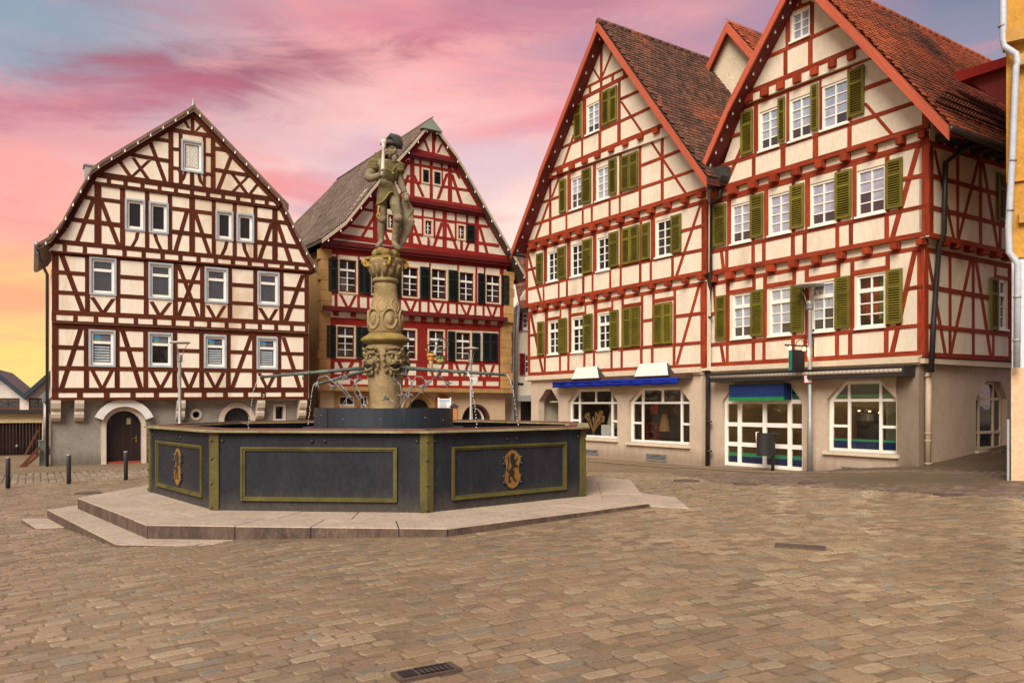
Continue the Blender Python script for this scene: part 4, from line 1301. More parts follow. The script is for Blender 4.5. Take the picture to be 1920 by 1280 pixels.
def build_C():
    g0 = gz(3, 30) - .5
    C = thing('half_timbered_house', 'cream gabled house with orange-red timbers above the blue shop awning', 'house', FC.w(FC.uv(1160, 870)[0], gz(4, 29)))
    T = TIMBER_D
    offs = {1: .05, 2: .15, 3: .26, 4: .36}
    SH = dict(transom=(.27, 1, .11), ny=3)
    dkm = lambda l: R.choice((GL_MID, GL_DARK, GL_MID))
    data = {
        1: dict(wall=[(991, 712), (1323, 694), (1323, 512), (991, 572)],
                H=[(991.5, 587.5, 1323, 530.5, 6, 6.5), (991.5, 702, 1323, 685, 7.5, 8.5), (991.5, 671, 1167, 652.8, 5), (1160, 655, 1323, 641, 5, 6), (992, 628.7, 1010, 626, 4.5), (1267, 593, 1323, 586, 6), (1205, 602, 1224, 599, 5),
                   (1024, 599, 1051, 594.5, 5), (1069, 591, 1098, 586.5, 5), (1117, 583.5, 1149, 578, 5.5), (1168, 574.5, 1204, 568.5, 6), (1225, 565, 1266, 558, 7)],
                P=[(992, 4.5, 0, 1), (1024.7, 6, 0, 2), (1051.2, 3.2, 0, 2), (1068.8, 5.5, 0, 2), (1098, 3.2, 0, 2), (1117, 6.5, 0, 2), (1148.6, 3.6, 0, 2), (1167.9, 4.6, 0, 3), (1204, 4.6, 0, 3), (1225.4, 4.6, 0, 3), (1265.4, 4.8, 0, 3), (1318.5, 9.5, 0, 1),
                   (1021.9, 3.6, 2, 1), (1050.2, 3.4, 2, 1), (1066, 3.8, 2, 1), (1096, 4, 2, 1), (1114, 3.6, 2, 1), (1147, 3.8, 2, 1), (1166, 4, 2, 1), (1202.8, 4.8, 3, 1), (1223.3, 4.8, 3, 1), (1264, 5, 3, 1)],
                B=[(995.6, 589, 1018, 700, 4.5), (1311, 535, 1269, 683, 5.5)],
                win=[(1028.4, 1049.4, 603.4, 665.3, dict(glass=dkm, **SH)), (1072.5, 1096, 596.9, 661.6, dict(glass=dkm, **SH)), (1121, 1145.6, 589.4, 656.9, dict(glass=dkm, **SH))],
                shut=[(1009.7, 1021.9, 603.8, 666.3), (1049, 1065, 597.8, 662.9), (1095.4, 1112.8, 590, 658.8), (1145.6, 1161.6, 582.8, 654), (1170, 1185.3, 578.6, 651.9), (1185.5, 1201.8, 575.5, 650), (1227.7, 1244.6, 570.8, 646), (1244.8, 1262.3, 567.8, 644.5)]),
        2: dict(wall=[(987, 571), (1325, 510), (1326, 357), (986, 459)],
                H=[(986, 473, 1326, 376.5, 7, 8), (986.5, 573, 1325, 509.5, 7), (987, 543, 1166, 498, 5), (1160, 500, 1325, 466.5, 5.5, 6), (987, 507, 1008, 501, 4.5), (1278, 433.5, 1325, 421, 6)],
                P=[(988, 4.6, 0, 1), (1023, 6, 0, 2), (1066.7, 6.5, 0, 2), (1115.3, 6.5, 0, 2), (1164.5, 4.6, 0, 3), (1202, 4.6, 0, 3), (1224.7, 8, 0, 3), (1321, 10, 0, 1), (1019.5, 3, 2, 1), (1048, 3, 2, 1), (1063.4, 3.4, 2, 1), (1094, 4, 2, 1), (1111.2, 3.4, 2, 1), (1144.5, 3.6, 2, 1), (1164, 3.8, 2, 1), (1200.6, 4.4, 3, 1), (1220.7, 4, 3, 1), (1261.3, 4.8, 3, 1)],
                B=[(990, 475, 1015, 566, 4.5), (1314, 382, 1268, 518, 5.5)],
                win=[(1026.6, 1047.3, 473.8, 530, dict(glass=dkm)), (1070.7, 1092.6, 460, 520.7, dict(glass=dkm)), (1119.5, 1144.3, 447.5, 510, dict(glass=dkm)), (1229.7, 1261, 415, 484.6, dict(glass=dkm))],
                shut=[(1007.6, 1019.3, 476.8, 533), (1047, 1062.9, 465, 523.6), (1093.5, 1111, 451, 514), (1143.8, 1161, 437.7, 502), (1168, 1183.5, 430, 497.3), (1183.7, 1199.8, 425.5, 494), (1204.3, 1220.3, 421, 488.5), (1260, 1279.3, 405.5, 475.8)],
                J=[(1005.4, 578), (1025.6, 574.4), (1047.6, 570.6), (1069.7, 567), (1093, 562.7), (1117.5, 558), (1142.4, 552.8), (1169, 548), (1196.5, 542.5), (1226, 537.6), (1257, 532.3), (1289.3, 526.9), (1319, 521)], js=(8, 9)),
        3: dict(wall=[(983, 458), (1326, 356), (1316, 334), (1258, 242), (1240, 236), (1026, 324)],
                H=[(1020, 341.5, 1240, 257, 6.5), (982, 458, 1324, 354, 7.5, 8), (989, 425.5, 1202, 354, 5), (1196, 354, 1310, 317, 5.5), (1005, 384, 1050, 368.4, 4.5), (1200, 311.5, 1282, 280, 5.5)],
                P=[(1032, 4.2, 0, 1), (1066.9, 5.6, 0, 2), (1114.8, 5.6, 0, 2), (1164, 4.6, 0, 2), (1200.6, 4.6, 0, 1), (1242, 5.2, 0, 1), (1062.3, 3, 2, 1), (1093, 3.2, 2, 1), (1110, 3.6, 2, 1), (1143.4, 3.8, 2, 1), (1162.2, 3.6, 2, 1)],
                B=[(1047.7, 334, 1035, 370, 4), (1029, 380, 1003.7, 451, 4.5), (1219.3, 264, 1287, 364, 5.5)],
                win=[(1069.5, 1092, 336, 395.7), (1117.6, 1143.4, 316.6, 379)],
                shut=[(1050.6, 1063, 339.6, 400.6), (1093, 1109.8, 320.5, 384), (1143.4, 1158, 301, 367.4), (1166.6, 1182, 295, 359.6), (1182.4, 1198.4, 289, 355.5)],
                J=[(1002.7, 463), (1023.8, 456.5), (1044.7, 450), (1067, 443.5), (1090.6, 436), (1115.6, 428.6), (1140.4, 421.5), (1167, 413.3), (1195.6, 404.8), (1224.8, 396), (1255.5, 386.5), (1288.3, 377), (1319, 367)], js=(8.5, 10)),
        4: dict(wall=[(1024, 334), (1264, 250), (1178, 128), (1127, 58), (1085, 178)],
                H=[(1081, 173, 1172, 128.5, 4.5), (1074, 194.5, 1184, 138, 7), (1040, 283.5, 1224, 200.5, 5), (1022, 326, 1256, 229.5, 8), (1059, 239, 1079, 230.5, 4), (1163, 186.5, 1203, 169, 5)],
                P=[(1096, 7, 1, 2), (1126.7, 5.6, 1, 2), (1161.5, 4.8, 1, 3), (1091.8, 3.6, 2, 3), (1125, 5, 2, 3), (1160, 4.2, 2, 3)] + [(x, 4.2, 0, 1) for x in (1084.8, 1106.5, 1127.4, 1149, 1171)],
                B=[(1127.7, 72, 1127.7, 150, 5), (1148, 97, 1129, 145, 4), (1107, 120, 1125, 150, 4.5), (1076.6, 252, 1055.5, 312, 4.5), (1164.4, 190, 1203, 247, 5.5)],
                win=[(1099.5, 1124, 199, 255)],
                shut=[(1078.3, 1092, 199.5, 262), (1130.5, 1144.3, 173.5, 238), (1144.6, 1159, 167.5, 231)],
                J=[(1034, 332), (1055.5, 322.5), (1077.8, 313.5), (1101.9, 303), (1126.2, 292.7), (1152, 281), (1178.5, 270), (1206.6, 258.5), (1236.4, 247)], js=(9, 10)),
    }
    frame_house(FC, C, T, data, offs, CREAM)
    # ---- cornice and shop front
    hbeam(FC, 990, 709, 1318, 692.5, 8, CORN, C, 10, d1=.16, d0=-.1, name='cornice')
    hbeam(FC, 992, 713.5, 1317, 699, 4, CORN, C, 5, d1=.08, d0=-.1, name='cornice')
    gv = lambda x, y: FC.uv(x, y)
    def cut(x0, xa, xb, x1, yt, ysh, yb):
        u0, u1, ua, ub = gv(x0, ysh)[0], gv(x1, ysh)[0], gv(xa, yt)[0], gv(xb, yt)[0]
        vt, vs, vb = gv(xa, yt)[1], gv(x0, ysh)[1], gv(x0, yb)[1]
        return [(u0, vb), (u0, vs), (ua, vt), (ub, vt), (u1, vs), (u1, vb)]
    wa = cut(1065, 1081, 1142, 1157.5, 730, 753, 818)
    wb = cut(1178.5, 1199, 1273, 1293, 727, 752.5, 828)
    nu0, nu1 = gv(1010, 760)[0], gv(1047, 760)[0]
    nt_, ns = gv(1024, 729.5)[1], gv(1010, 752)[1]
    niche = [(nu0, g0 + .55), (nu0, ns), (nu0 + (nu1 - nu0) * .38, nt_), (nu0 + (nu1 - nu0) * .65, nt_), (nu1, ns), (nu1, g0 + .55)]
    vL, vR = gv(994, 712)[1], gv(1316, 696)[1]
    uL, uR = gv(996, 800)[0], gv(1316, 800)[0]
    wall(FC, [(uL, g0), (uR, g0), (uR, max(vL, vR)), (uL, max(vL, vR))], [wa, wb, niche], BEIGE, C, depth=1.2, reveal=.3, name='ground_floor_wall')
    for w, x in ((wa, (1081, 1111.5, 1142)), (wb, (1199, 1236, 1272))):
        cu = [gv(q, 780)[0] for q in x]
        vtr = w[1][1] - .05
        vm = w[0][1] + (vtr - w[0][1]) * .49
        cu.sort()
        shop_window(FC, C, w, [cu[0], cu[2]], [[vtr, vm], [vtr], [vtr, vm]])
        mb = MB()
        FC.box(mb, cu[1] - .035, cu[1] + .035, vtr, w[2][1] - .08, -.21, -.15)
        mb.mk('mullion', WHITE, C)
        mb = MB()
        FC.box(mb, min(w[0][0], w[5][0]) - .06, max(w[0][0], w[5][0]) + .06, w[0][1] - .10, w[0][1], -.2, .10)
        mb.mk('window_sill', CORN, C)
    # tilted vent light in the second window
    room(FC, C, min(wa[0][0], wb[0][0], wa[5][0], wb[5][0]) - .4, max(wa[0][0], wb[0][0]) + .3, wb[0][1] - .25, wa[2][1] + .2, 2.2, mat('dim_shop_wall', (.16, .12, .10), (.10, .075, .065), 1.5, .9), DARK)
    mb = MB()
    FC.poly(mb, niche, -1.15, -1.1)
    mb.mk('recessed_door', mat('black_door', (.012, .009, .008), None, 2, .5), C, fix=True)
    mb = MB()
    for i in range(10):
        u = nu0 + (nu1 - nu0) * (i + .5) / 10
        mb.ball(FC.w(u, ns - .02, -.6), .06, (1, .3, .7), 6, 4)
    mb.mk('scalloped_valance', WHITE, C)
    for x0, x1, yt, yb in ((1096, 1122, 841, 850), (1211.5, 1250.4, 849, 862)):
        r = FC.rect(x0, x1, yt, yb)
        vent(FC, r, C)
    # ---- roof
    FR = FC.at(offs[4] + .50)
    ll = [FR.uv(x, y) for x, y in [(1122, 42), (1011, 325), (958, 471)]]
    rl = [FR.uv(x, y) for x, y in [(1122, 42), (1252, 228), (1325, 332)]]
    roof_slope(FR, ll, 0, 10, TILE_C, C, thick=.12)
    roof_slope(FR, rl, 0, 11, TILE_C, C, tile=True, tilem=TILE_C, thick=.12, tw=.21, th=.19)
    for l in (ll, rl):
        for k, (a, c) in enumerate(zip(l, l[1:])):
            b = MB()
            o = .004 if k else .03
            FR.poly(b, [(a[0], a[1] - .02), (c[0], c[1] - .02), (c[0], c[1] - .33), (a[0], a[1] - .33)], -.02 + o, .035 + o)
            b.mk('barge_board', BARGE, C, fix=True, uv=[(i * .8, (i % 2) * .2) for i in range(8)])
            s = MB()                                              # soffit boards between verge and gable wall
            FR.poly(s, [(a[0], a[1] - .14), (c[0], c[1] - .14), (c[0], c[1] - .20), (a[0], a[1] - .20)], -.62, -.03)
            s.mk('soffit', SOFFIT, C, fix=True)
        bulbs(polyline_pts([FR.w(*q, -.22) - Vector((0, 0, .25)) for q in l], 15 if l is ll else 9), C)
    ridge(FR, rl[0], 11, TILE_C, C)
    mb = MB()
    FC.box(mb, uL + .2 * (1 if uR > uL else -1), uR - .2 * (1 if uR > uL else -1), g0, FC.at(.2).uv(986, 470)[1], -11, -2.4)
    mb.mk('rear_body', CREAM, C)
    mb = MB()
    FC.box(mb, uL - .02 * (1 if uR > uL else -1), uL + .25 * (1 if uR > uL else -1), g0, vL, -11, -.1)
    mb.mk('side_wall', CREAM, C)
    mb = MB()
    uE = FC.at(.1).uv(988, 560)[0]
    FC.box(mb, uE - .03, uE + .0 + .25 * (1 if uR > uL else -1), vL, FC.at(.2).uv(986, 470)[1], -11, .03)
    mb.mk('side_wall', CREAM, C)
    # small lead gutter end at the left eave
    e = ll[-1]
    mb = MB().tube([FR.w(e[0], e[1] - .1, .06), FR.w(e[0], e[1] - .1, -10)], .11, 8)
    mb.mk('gutter', BLACKM, C, True)
    return C, rl, FR


def ridge(F, p, L, m, par):
    """half-round ridge tiles laid one after another"""
    n = int(L / .38)
    for i in range(n):
        a, b = F.w(p[0], p[1] + .03, .04 - L * i / n), F.w(p[0], p[1] + .03, .0 - L * (i + 1) / n)
        MB().tube([a, b], [.125, .10], 8).mk('ridge_tile', m, par, True, rnd=[R.random()] * 10)


def vent(F, r, par):
    mb = MB()
    for q in ((r[0], r[0] + .03, r[2], r[3]), (r[1] - .03, r[1], r[2], r[3]), (r[0], r[1], r[3] - .03, r[3]), (r[0], r[1], r[2], r[2] + .03)): F.box(mb, *q, -.02, .03)
    n = 4
    for i in range(n): F.box(mb, r[0], r[1], r[2] + .03 + (r[3] - r[2] - .06) * (i + .2) / n, r[2] + .03 + (r[3] - r[2] - .06) * (i + .62) / n, -.02, .018)
    o = mb.mk('vent_grille', GREYM, par)
    b = MB()
    F.box(b, r[0] + .01, r[1] - .01, r[2] + .01, r[3] - .01, -.02, .004)
    b.mk('vent_opening', DARK, o)


C, C_rl, C_FR = build_C()


def build_D():
    g0 = -1.0
    D = thing('half_timbered_house', 'corner house with orange-red timbers, olive shutters and bright orange tiled roof', 'house', FD.w(FD.uv(1530, 880)[0], gz(9, 22.5)))
    T = TIMBER_D
    offs = {1: .05, 2: .17, 3: .29, 4: .40}
    SH = dict(transom=(.27, 1, .11), ny=3)
    cols = [mat('curtain_' + n, c, tuple(v * .6 for v in c), 3, .7) for n, c in (('orange', (.55, .10, .01)), ('red', (.35, .03, .02)), ('green', (.25, .30, .02)), ('teal', (.02, .22, .28)))]
    data = {
        1: dict(wall=[(1325, 690), (1729, 668), (1734, 440), (1325, 514)],
                H=[(1325, 533.5, 1734, 463, 7), (1327, 684.5, 1728, 661, 8.5), (1327, 647, 1728, 609.5, 7), (1700, 541.5, 1731, 536.5, 7), (1365, 549, 1413, 541, 8), (1437, 537, 1488, 528.5, 8.5), (1514, 524, 1571, 514.5, 9), (1600, 512.5, 1664, 502, 9.5), (1327, 590, 1343, 587.5, 6)],
                P=[(1365, 6.5, 0, 2), (1414, 6, 0, 2), (1435, 6.5, 0, 2), (1489.5, 6.5, 0, 2), (1513, 7, 0, 2), (1572.5, 7, 0, 2), (1598.5, 7.5, 0, 2), (1665, 8, 0, 2), (1726.5, 13, 0, 1), (1364, 5.5, 2, 1), (1412.8, 6, 2, 1), (1432.7, 6, 2, 1), (1487.3, 7, 2, 1), (1509.9, 7, 2, 1), (1569.8, 7.6, 2, 1), (1594.4, 8, 2, 1), (1662, 8.6, 2, 1)],
                B=[(1352, 645, 1358, 683, 6), (1716, 468, 1672, 664, 9.5), (1338.5, 531, 1342, 590, 5)],
                win=[(1372.7, 1409.8, 552, 636, SH), (1442, 1484.5, 541.6, 631, SH), (1521, 1565.7, 531, 623.6, SH), (1605.5, 1660.6, 518, 616.8, dict(glass=lambda l: GL_CLEAR, **SH))],
                shut=[(1343.4, 1363.4, 556, 637.7), (1409.8, 1433.3, 545.5, 631), (1485, 1509.5, 535.7, 624), (1567.5, 1595.8, 521, 616.8), (1663.6, 1694.4, 507.4, 608)]),
        2: dict(wall=[(1325, 514), (1736, 437), (1744, 238), (1325, 364)],
                H=[(1325, 382, 1743, 264.5, 11), (1325, 513.5, 1737, 437.5, 9), (1325, 474, 1737, 385.5, 7), (1692, 336.5, 1738, 327.5, 7.5), (1325, 425, 1340, 421, 6)],
                P=[(1367.3, 7.5, 0, 2), (1437, 7.5, 0, 2), (1514.5, 9, 0, 2), (1602.5, 7.5, 0, 2), (1664, 8, 0, 2), (1735.3, 13.5, 0, 1), (1363, 6, 2, 1), (1412.3, 6.5, 2, 1), (1432.5, 6.5, 2, 1), (1486.9, 7, 2, 1), (1509, 7.6, 2, 1), (1570.3, 7.4, 2, 1), (1595.8, 8, 2, 1), (1663, 8.6, 2, 1), (1412, 6, 0, 2), (1488, 6, 0, 2), (1573, 7, 0, 2)],
                B=[(1352, 465, 1357, 510, 6), (1723, 272, 1672, 450, 10)],
                win=[(1371, 1409, 385.5, 459.7), (1441.5, 1484, 367, 444), (1519, 1568, 345.5, 427.5), (1606, 1661, 321, 409)],
                shut=[(1339.5, 1363.4, 387.5, 463.6), (1409, 1433.3, 368, 448), (1483.7, 1510, 350, 431), (1567.9, 1599, 325, 412.9), (1663, 1694.8, 303.5, 394.3)],
                J=[(1340, 524), (1373, 517.5), (1410, 510.5), (1449.5, 504), (1491.5, 496), (1534.5, 488.5), (1581, 480), (1630, 471.5), (1683, 462.5), (1731, 454.5)], js=(12, 12)),
        3: dict(wall=[(1340, 358), (1740, 236), (1742, 228), (1632, 92), (1398, 188)],
                H=[(1380, 207.5, 1642, 104, 9), (1336, 358, 1742, 235, 9), (1352, 311.5, 1720, 191.5, 7.5), (1363, 259, 1392, 250, 7), (1622, 166.5, 1676, 147, 7.5)],
                P=[(1417.7, 8, 0, 2), (1477.6, 5, 0, 2), (1538.8, 4, 0, 2), (1413.6, 6.5, 2, 1), (1468.6, 9, 2, 1), (1529.3, 10, 2, 1), (1593, 8, 0, 1), (1735, 12, 2, 1)],
                B=[(1393, 272, 1359, 350, 7), (1621, 193, 1675, 255, 9)],
                win=[(1423.6, 1461, 211, 286), (1480, 1522.5, 188, 268), (1540, 1591.4, 163, 247)],
                shut=[(1391.3, 1413.8, 213, 292.7), (1461, 1474, 187, 268), (1522.5, 1536.7, 162, 247), (1592, 1622.7, 133.5, 223)],
                J=[(1347, 368), (1378, 358.5), (1416, 348), (1455.4, 336.5), (1497.3, 324), (1542, 310), (1588.8, 297), (1639, 281.5), (1692.9, 266), (1735, 254)], js=(12.5, 13)),
        4: dict(wall=[(1384, 200), (1648, 100), (1549, 0), (1500, -52), (1478, 0)],
                H=[(1480, 21.5, 1521, 5, 7), (1391, 179.5, 1628, 81, 9), (1428, 112.5, 1575, 47, 7)],
                P=[(1477.5, 8.5, 0, 2), (1522.8, 7.5, 0, 2), (1473, 7.5, 2, 1), (1519.8, 8, 2, 1)],
                B=[(1500, -48, 1500, 16, 6)],
                win=[(1483, 1519, 27, 82, dict(ny=3))], shut=[],
                J=[(1409.8, 186), (1439.4, 175), (1469.6, 162.8), (1500.6, 150.5), (1533, 136.5), (1567, 122), (1602.4, 107.5)], js=(13, 14)),
    }
    frame_house(FD, D, T, data, offs, CREAM)
    # coloured curtains behind the lowest right window
    F1 = FD.at(offs[1])
    r = F1.rect(1605.5, 1660.6, 518, 616.8)
    n = 9
    for i in range(n):
        mb = MB()
        a, b = r[0] + (r[1] - r[0]) * i / n, r[0] + (r[1] - r[0]) * (i + .96) / n
        F1.box(mb, a, b, r[2] + .25 + .1 * (i % 3), r[3], -.30 - .03 * (i % 2), -.28 - .03 * (i % 2))
        mb.mk('curtain', [cols[3], cols[3], cols[2], MATS['curtain_green'], cols[0], cols[0], cols[1], cols[0], cols[1]][i], D)
    mb = MB()
    F1.box(mb, r[0] - .1, r[1] + .1, r[2] - .1, r[3] + .1, -.72, -.70)
    mb.mk('room_wall', DARK, D)
    # ---- ground floor and shop front
    gv = FD.uv
    hbeam(FD, 1325, 692.5, 1727, 674, 9, CORN, D, 11, d1=.16, d0=-.1, name='cornice')
    hbeam(FD, 1326, 698, 1725, 681, 4, CORN, D, 5, d1=.08, d0=-.1, name='cornice')
    def cut(x0, xa, xb, x1, yt, ysh, yb):
        u0, u1, ua, ub = gv(x0, ysh)[0], gv(x1, ysh)[0], gv(xa, yt)[0], gv(xb, yt)[0]
        vt, vs, vb = gv(xa, yt)[1], gv(x0, ysh)[1], gv(x0, yb)[1]
        return [(u0, vb), (u0, vs), (ua, vt), (ub, vt), (u1, vs), (u1, vb)]
    wd = cut(1354.4, 1377, 1480, 1504.5, 719.5, 752, 871)
    ww = cut(1550, 1580, 1650, 1681.5, 714, 749, 845)
    uL, uR = gv(1328, 800)[0], gv(1722.5, 800)[0]
    vT = max(gv(1330, 695)[1], gv(1722, 678)[1])
    wall(FD, [(uL, g0), (uR, g0), (uR, vT), (uL, vT)], [wd, ww], BEIGE, D, depth=.6, reveal=.28, name='ground_floor_wall')
    navy, green = mat('navy_film', (.010, .030, .125), (.008, .022, .09), 3, .45, spec=.25), mat('mint_green_film', (.05, .32, .16), (.04, .26, .13), 3, .4)
    U = lambda x: gv(x, 800)[0]
    V = lambda x, y: gv(x, y)[1]
    vt = wd[1][1] - .02
    r1, r2 = V(1366, 795), V(1366, 832)
    vb = wd[0][1]
    shop_window(FD, D, wd, [U(1381), U(1428), U(1475)], [[vt, r1, r2]] * 4, fw=.10, bw=.13, films=[(vb + .30, vb + .42, green), (vb + .12, vb + .30, navy), (vt + .10, vt + .22, green), (vt + .22, 9, navy)], name='shop_door', rec=.14)
    vt2 = ww[1][1] - .02
    rm = V(1560, 798)
    vw = ww[0][1]
    shop_window(FD, D, ww, [U(1586), U(1645)], [[vt2, rm], [vt2], [vt2, rm]], films=[(vw + .30, vw + .36, green), (vw + .12, vw + .30, navy), (vt2 + .07, vt2 + .16, green), (vt2 + .16, 9, navy)])
    mb = MB()
    FD.box(mb, min(ww[0][0], ww[5][0]) - .08, max(ww[0][0], ww[5][0]) + .08, ww[0][1] - .09, ww[0][1], -.2, .10)
    mb.mk('window_sill', CORN, D)
    mb = MB()                                                     # bow handle on the door
    p = FD.w(U(1418), V(1418, 810), -.10)
    q = FD.w(U(1418), V(1418, 828), -.10)
    mb.tube([p, p + FD.n * .10, q + FD.n * .10, q], .02, 6)
    mb.mk('door_handle', mat('pale_handle', (.72, .66, .52), None, 3, .4), D, True)
    mb = MB()                                                     # navy box over the door
    s0, s1 = U(1377), U(1480)
    v0, v1 = V(1377, 750), V(1377, 721)
    FD.box(mb, s0, s1, v0, v1, -.1, .26)
    bx = mb.mk('sign_box', navy, D)
    mb = MB()
    FD.box(mb, s0, s1, v0 - .02, v0 + .09, .10, .275)
    mb.mk('sign_stripe', mat('emerald', (.012, .19, .055), None, 3, .4), bx)
    tan = mat('tan_shop_wall', (.30, .19, .07), (.22, .14, .05), 1.2, .9)
    u_a, u_b = min(uL, uR) + .3, max(uL, uR) - .3
    room(FD, D, u_a, u_b, g0 + .5, wd[2][1] + .1, 2.6, tan, tan, d0=-.32)
    mb = MB()                                                     # pale partition behind the window
    FD.box(mb, U(1682), U(1622), vw - .2, ww[2][1], -1.1, -1.0)
    mb.mk('partition', mat('grey_green_partition', (.20, .20, .15), (.15, .15, .11), 2, .9), D)
    mb = MB()
    FD.box(mb, U(1618), U(1556), vw - .1, vw + .75, -1.9, -1.3)
    mb.lathe(FD.w(U(1570), vw + .7, -1.5), [(.30, 0), (.36, .15), (.30, .35), (.12, .45)], 12)
    mb.mk('lounge_chair', mat('black_leather', (.02, .018, .016), None, 3, .5), D)
    lampm = mat('warm_spot', (.8, .6, .3), None, 2, .5, emis=((1.0, .72, .30), 5.0))
    for x, y in ((1562, 770), (1582, 771), (1600.5, 774), (1615, 767)):
        mb = MB().ball(FD.w(*gv(x, y), -1.25), .022, (1.8, 1, .8), 6, 4)
        mb.mk('ceiling_spot', lampm, D)
    r = FD.rect(1578, 1640, 873, 882.5)
    vent(FD, r, D)
    # ---- right side wall
    cor = FD.at(.17).P(1742, 350)
    S2 = Fac(cor.xy, SIDE)
    S1 = Fac(FD.at(.05).P(1733, 560).xy, SIDE)
    SG = Fac(FD.P(1722.5, 800).xy, SIDE)
    hs = []
    for S, w, sh in ((S2, (1882, 1900, 333, 416), (1867.5, 1881.6, 325, 413)), (S1, (1868, 1887, 523, 617), (1852.7, 1867.5, 520, 616.7))):
        rr = S.rect(*w)
        hs.append([(rr[0], rr[2]), (rr[1], rr[2]), (rr[1], rr[3]), (rr[0], rr[3])])
        window(S, rr, D, nx=2, ny=3, transom=(.27, 1, .1), fr=.07, glass=GL_DARK, rec=.05)
        shutter(S, S.rect(*sh), D)
    shutter(S1, S1.rect(1896.5, 1911, 527, 620), D)
    W2 = [S2.uv(x, y) for x, y in [(1742, 443), (1960, 488), (1960, 300), (1742, 255)]]
    wall(S2, W2, hs[:1], CREAM, D)
    W1 = [S1.uv(x, y) for x, y in [(1733, 668), (1960, 678), (1960, 490), (1733, 445)]]
    wall(S1, W1, hs[1:], CREAM, D)
    storey(S2, D, T, [(1742, 268.5, 1960, 336, 10), (1742, 440, 1960, 489, 9), (1742, 329, 1868, 364, 8.5), (1742, 388, 1960, 442, 8)],
           [(1795, 4.6, 0, 1), (1838, 4.8, 0, 1), (1875, 4, 3, 1), (1745.5, 7, 0, 1), (1905, 6, 0, 1)], [(1750, 272, 1788.8, 450, 5.5), (1834.7, 300, 1796, 452, 5.5), (1843, 305, 1871, 466, 6)])
    storey(S1, D, T, [(1733, 467, 1960, 513, 9), (1733, 664.5, 1960, 676, 9), (1733, 536.5, 1853, 558, 8.5), (1733, 610.5, 1960, 634, 8.5), (1866, 518, 1895, 524, 6)],
           [(1780.8, 4.6, 0, 1), (1824.4, 4.6, 0, 1), (1866, 4, 0, 3), (1861.8, 4, 3, 1), (1893, 6.5, 0, 3), (1893, 4, 3, 1), (1736.5, 7, 0, 1)], [(1738, 470, 1772.4, 665, 5.5), (1820, 487, 1781.6, 667, 5.5), (1830, 489, 1857.7, 671, 5.5), (1903.4, 632, 1896.3, 672, 5)])
    for x, y in ((1762, 456), (1785.6, 461), (1811, 467), (1836, 472.5), (1859.8, 477.5), (1882, 482.5), (1903, 487)): joist_end(S1, x, y, 9, 13, T, D, .22)
    for x, y in ((1757, 262), (1778, 268), (1800, 276), (1823, 283), (1847, 291), (1870, 298), (1893, 305)): joist_end(S2, x, y, 8, 16, mat('dark_rafter', (.03, .012, .01), None, 2, .7), D, .55)
    hbeam(SG, 1722, 676, 1960, 689, 10, CORN, D, d1=.16, d0=-.1, name='cornice')
    su = lambda x, y: SG.uv(x, y)
    sw_ = [(su(1830, 845)[0], su(1830, 845)[1]), (su(1830, 747)[0], su(1830, 747)[1]), (su(1849, 714)[0], su(1849, 714)[1]), (su(1876, 714)[0], su(1849, 714)[1]), (su(1888.5, 747)[0], su(1830, 747)[1]), (su(1888.5, 845)[0], su(1830, 845)[1])]
    wall(SG, [(0, g0), (12, g0), (12, su(1722, 675)[1]), (0, su(1722, 675)[1])], [sw_], BEIGE, D, depth=.6, reveal=.28, name='ground_floor_wall')
    vs = sw_[1][1]
    shop_window(SG, D, sw_, [su(1846, 790)[0], su(1873, 790)[0]], [[vs, vs - .95]] * 3, m=CRFRAME, glass=GL_MID, bw=.08)
    mb = MB()
    SG.box(mb, sw_[0][0] - .06, sw_[5][0] + .06, sw_[0][1] - .1, sw_[0][1], -.1, .1)
    mb.mk('window_sill', CORN, D)
    # ---- roof
    FR = FD.at(offs[4] + .52)
    ll = [FR.uv(x, y) for x, y in [(1494.5, -57), (1365, 196), (1318, 306)]]
    rl = [FR.uv(x, y) for x, y in [(1494.5, -57), (1551, 0), (1638.5, 88.6), (1781, 237)]]
    roof_slope(FR, ll, 0, 12, TILE_D, D, thick=.12)
    rf = roof_slope(FR, rl, 0, 12, TILE_D, D, tile=True, tilem=TILE_D, thick=.12, tw=.21, th=.19)
    for l in (ll, rl):
        for k, (a, c) in enumerate(zip(l, l[1:])):
            b = MB()
            o = .004 + .012 * (len(l) - k)
            FR.poly(b, [(a[0], a[1] - .02), (c[0], c[1] - .02), (c[0], c[1] - .34), (a[0], a[1] - .34)], -.02 + o, .035 + o)
            b.mk('barge_board', BARGE, D, fix=True, uv=[(i * .8, (i % 2) * .2) for i in range(8)])
            s = MB()
            FR.poly(s, [(a[0], a[1] - .14), (c[0], c[1] - .14), (c[0], c[1] - .20), (a[0], a[1] - .20)], -.64, -.03)
            s.mk('soffit', SOFFIT, D, fix=True)
        bulbs(polyline_pts([FR.w(*q, -.22) - Vector((0, 0, .25)) for q in l], 14 if l is ll else 12), D)
    ridge(FR, rl[0], 12, TILE_D, D)
    # eave gutter, hopper and drainpipes
    e = rl[-1]
    mb = MB().tube([FR.w(e[0], e[1] - .05, -.0), FR.w(e[0], e[1] - .05, -12)], .085, 8)
    mb.mk('gutter', DARKPIPE, D, True)
    q = lambda x, y, S=S2, d=.12: S.P(x, y, d)
    mb = MB().tube([S2.P(1793, 238, .45), S2.P(1793, 262, .42), S2.P(1789, 280, .36), S2.P(1764, 307, .12), S2.P(1761, 438, .12), S1.P(1752, 462, .12), S1.P(1742, 600, .12), S1.P(1737, 698, .12)], .065, 8)
    mb.mk('downpipe', DARKPIPE, D, True)
    mb = MB().tube([SG.P(1732.5, 699, .12), SG.P(1731, 872, .12)], .075, 8)
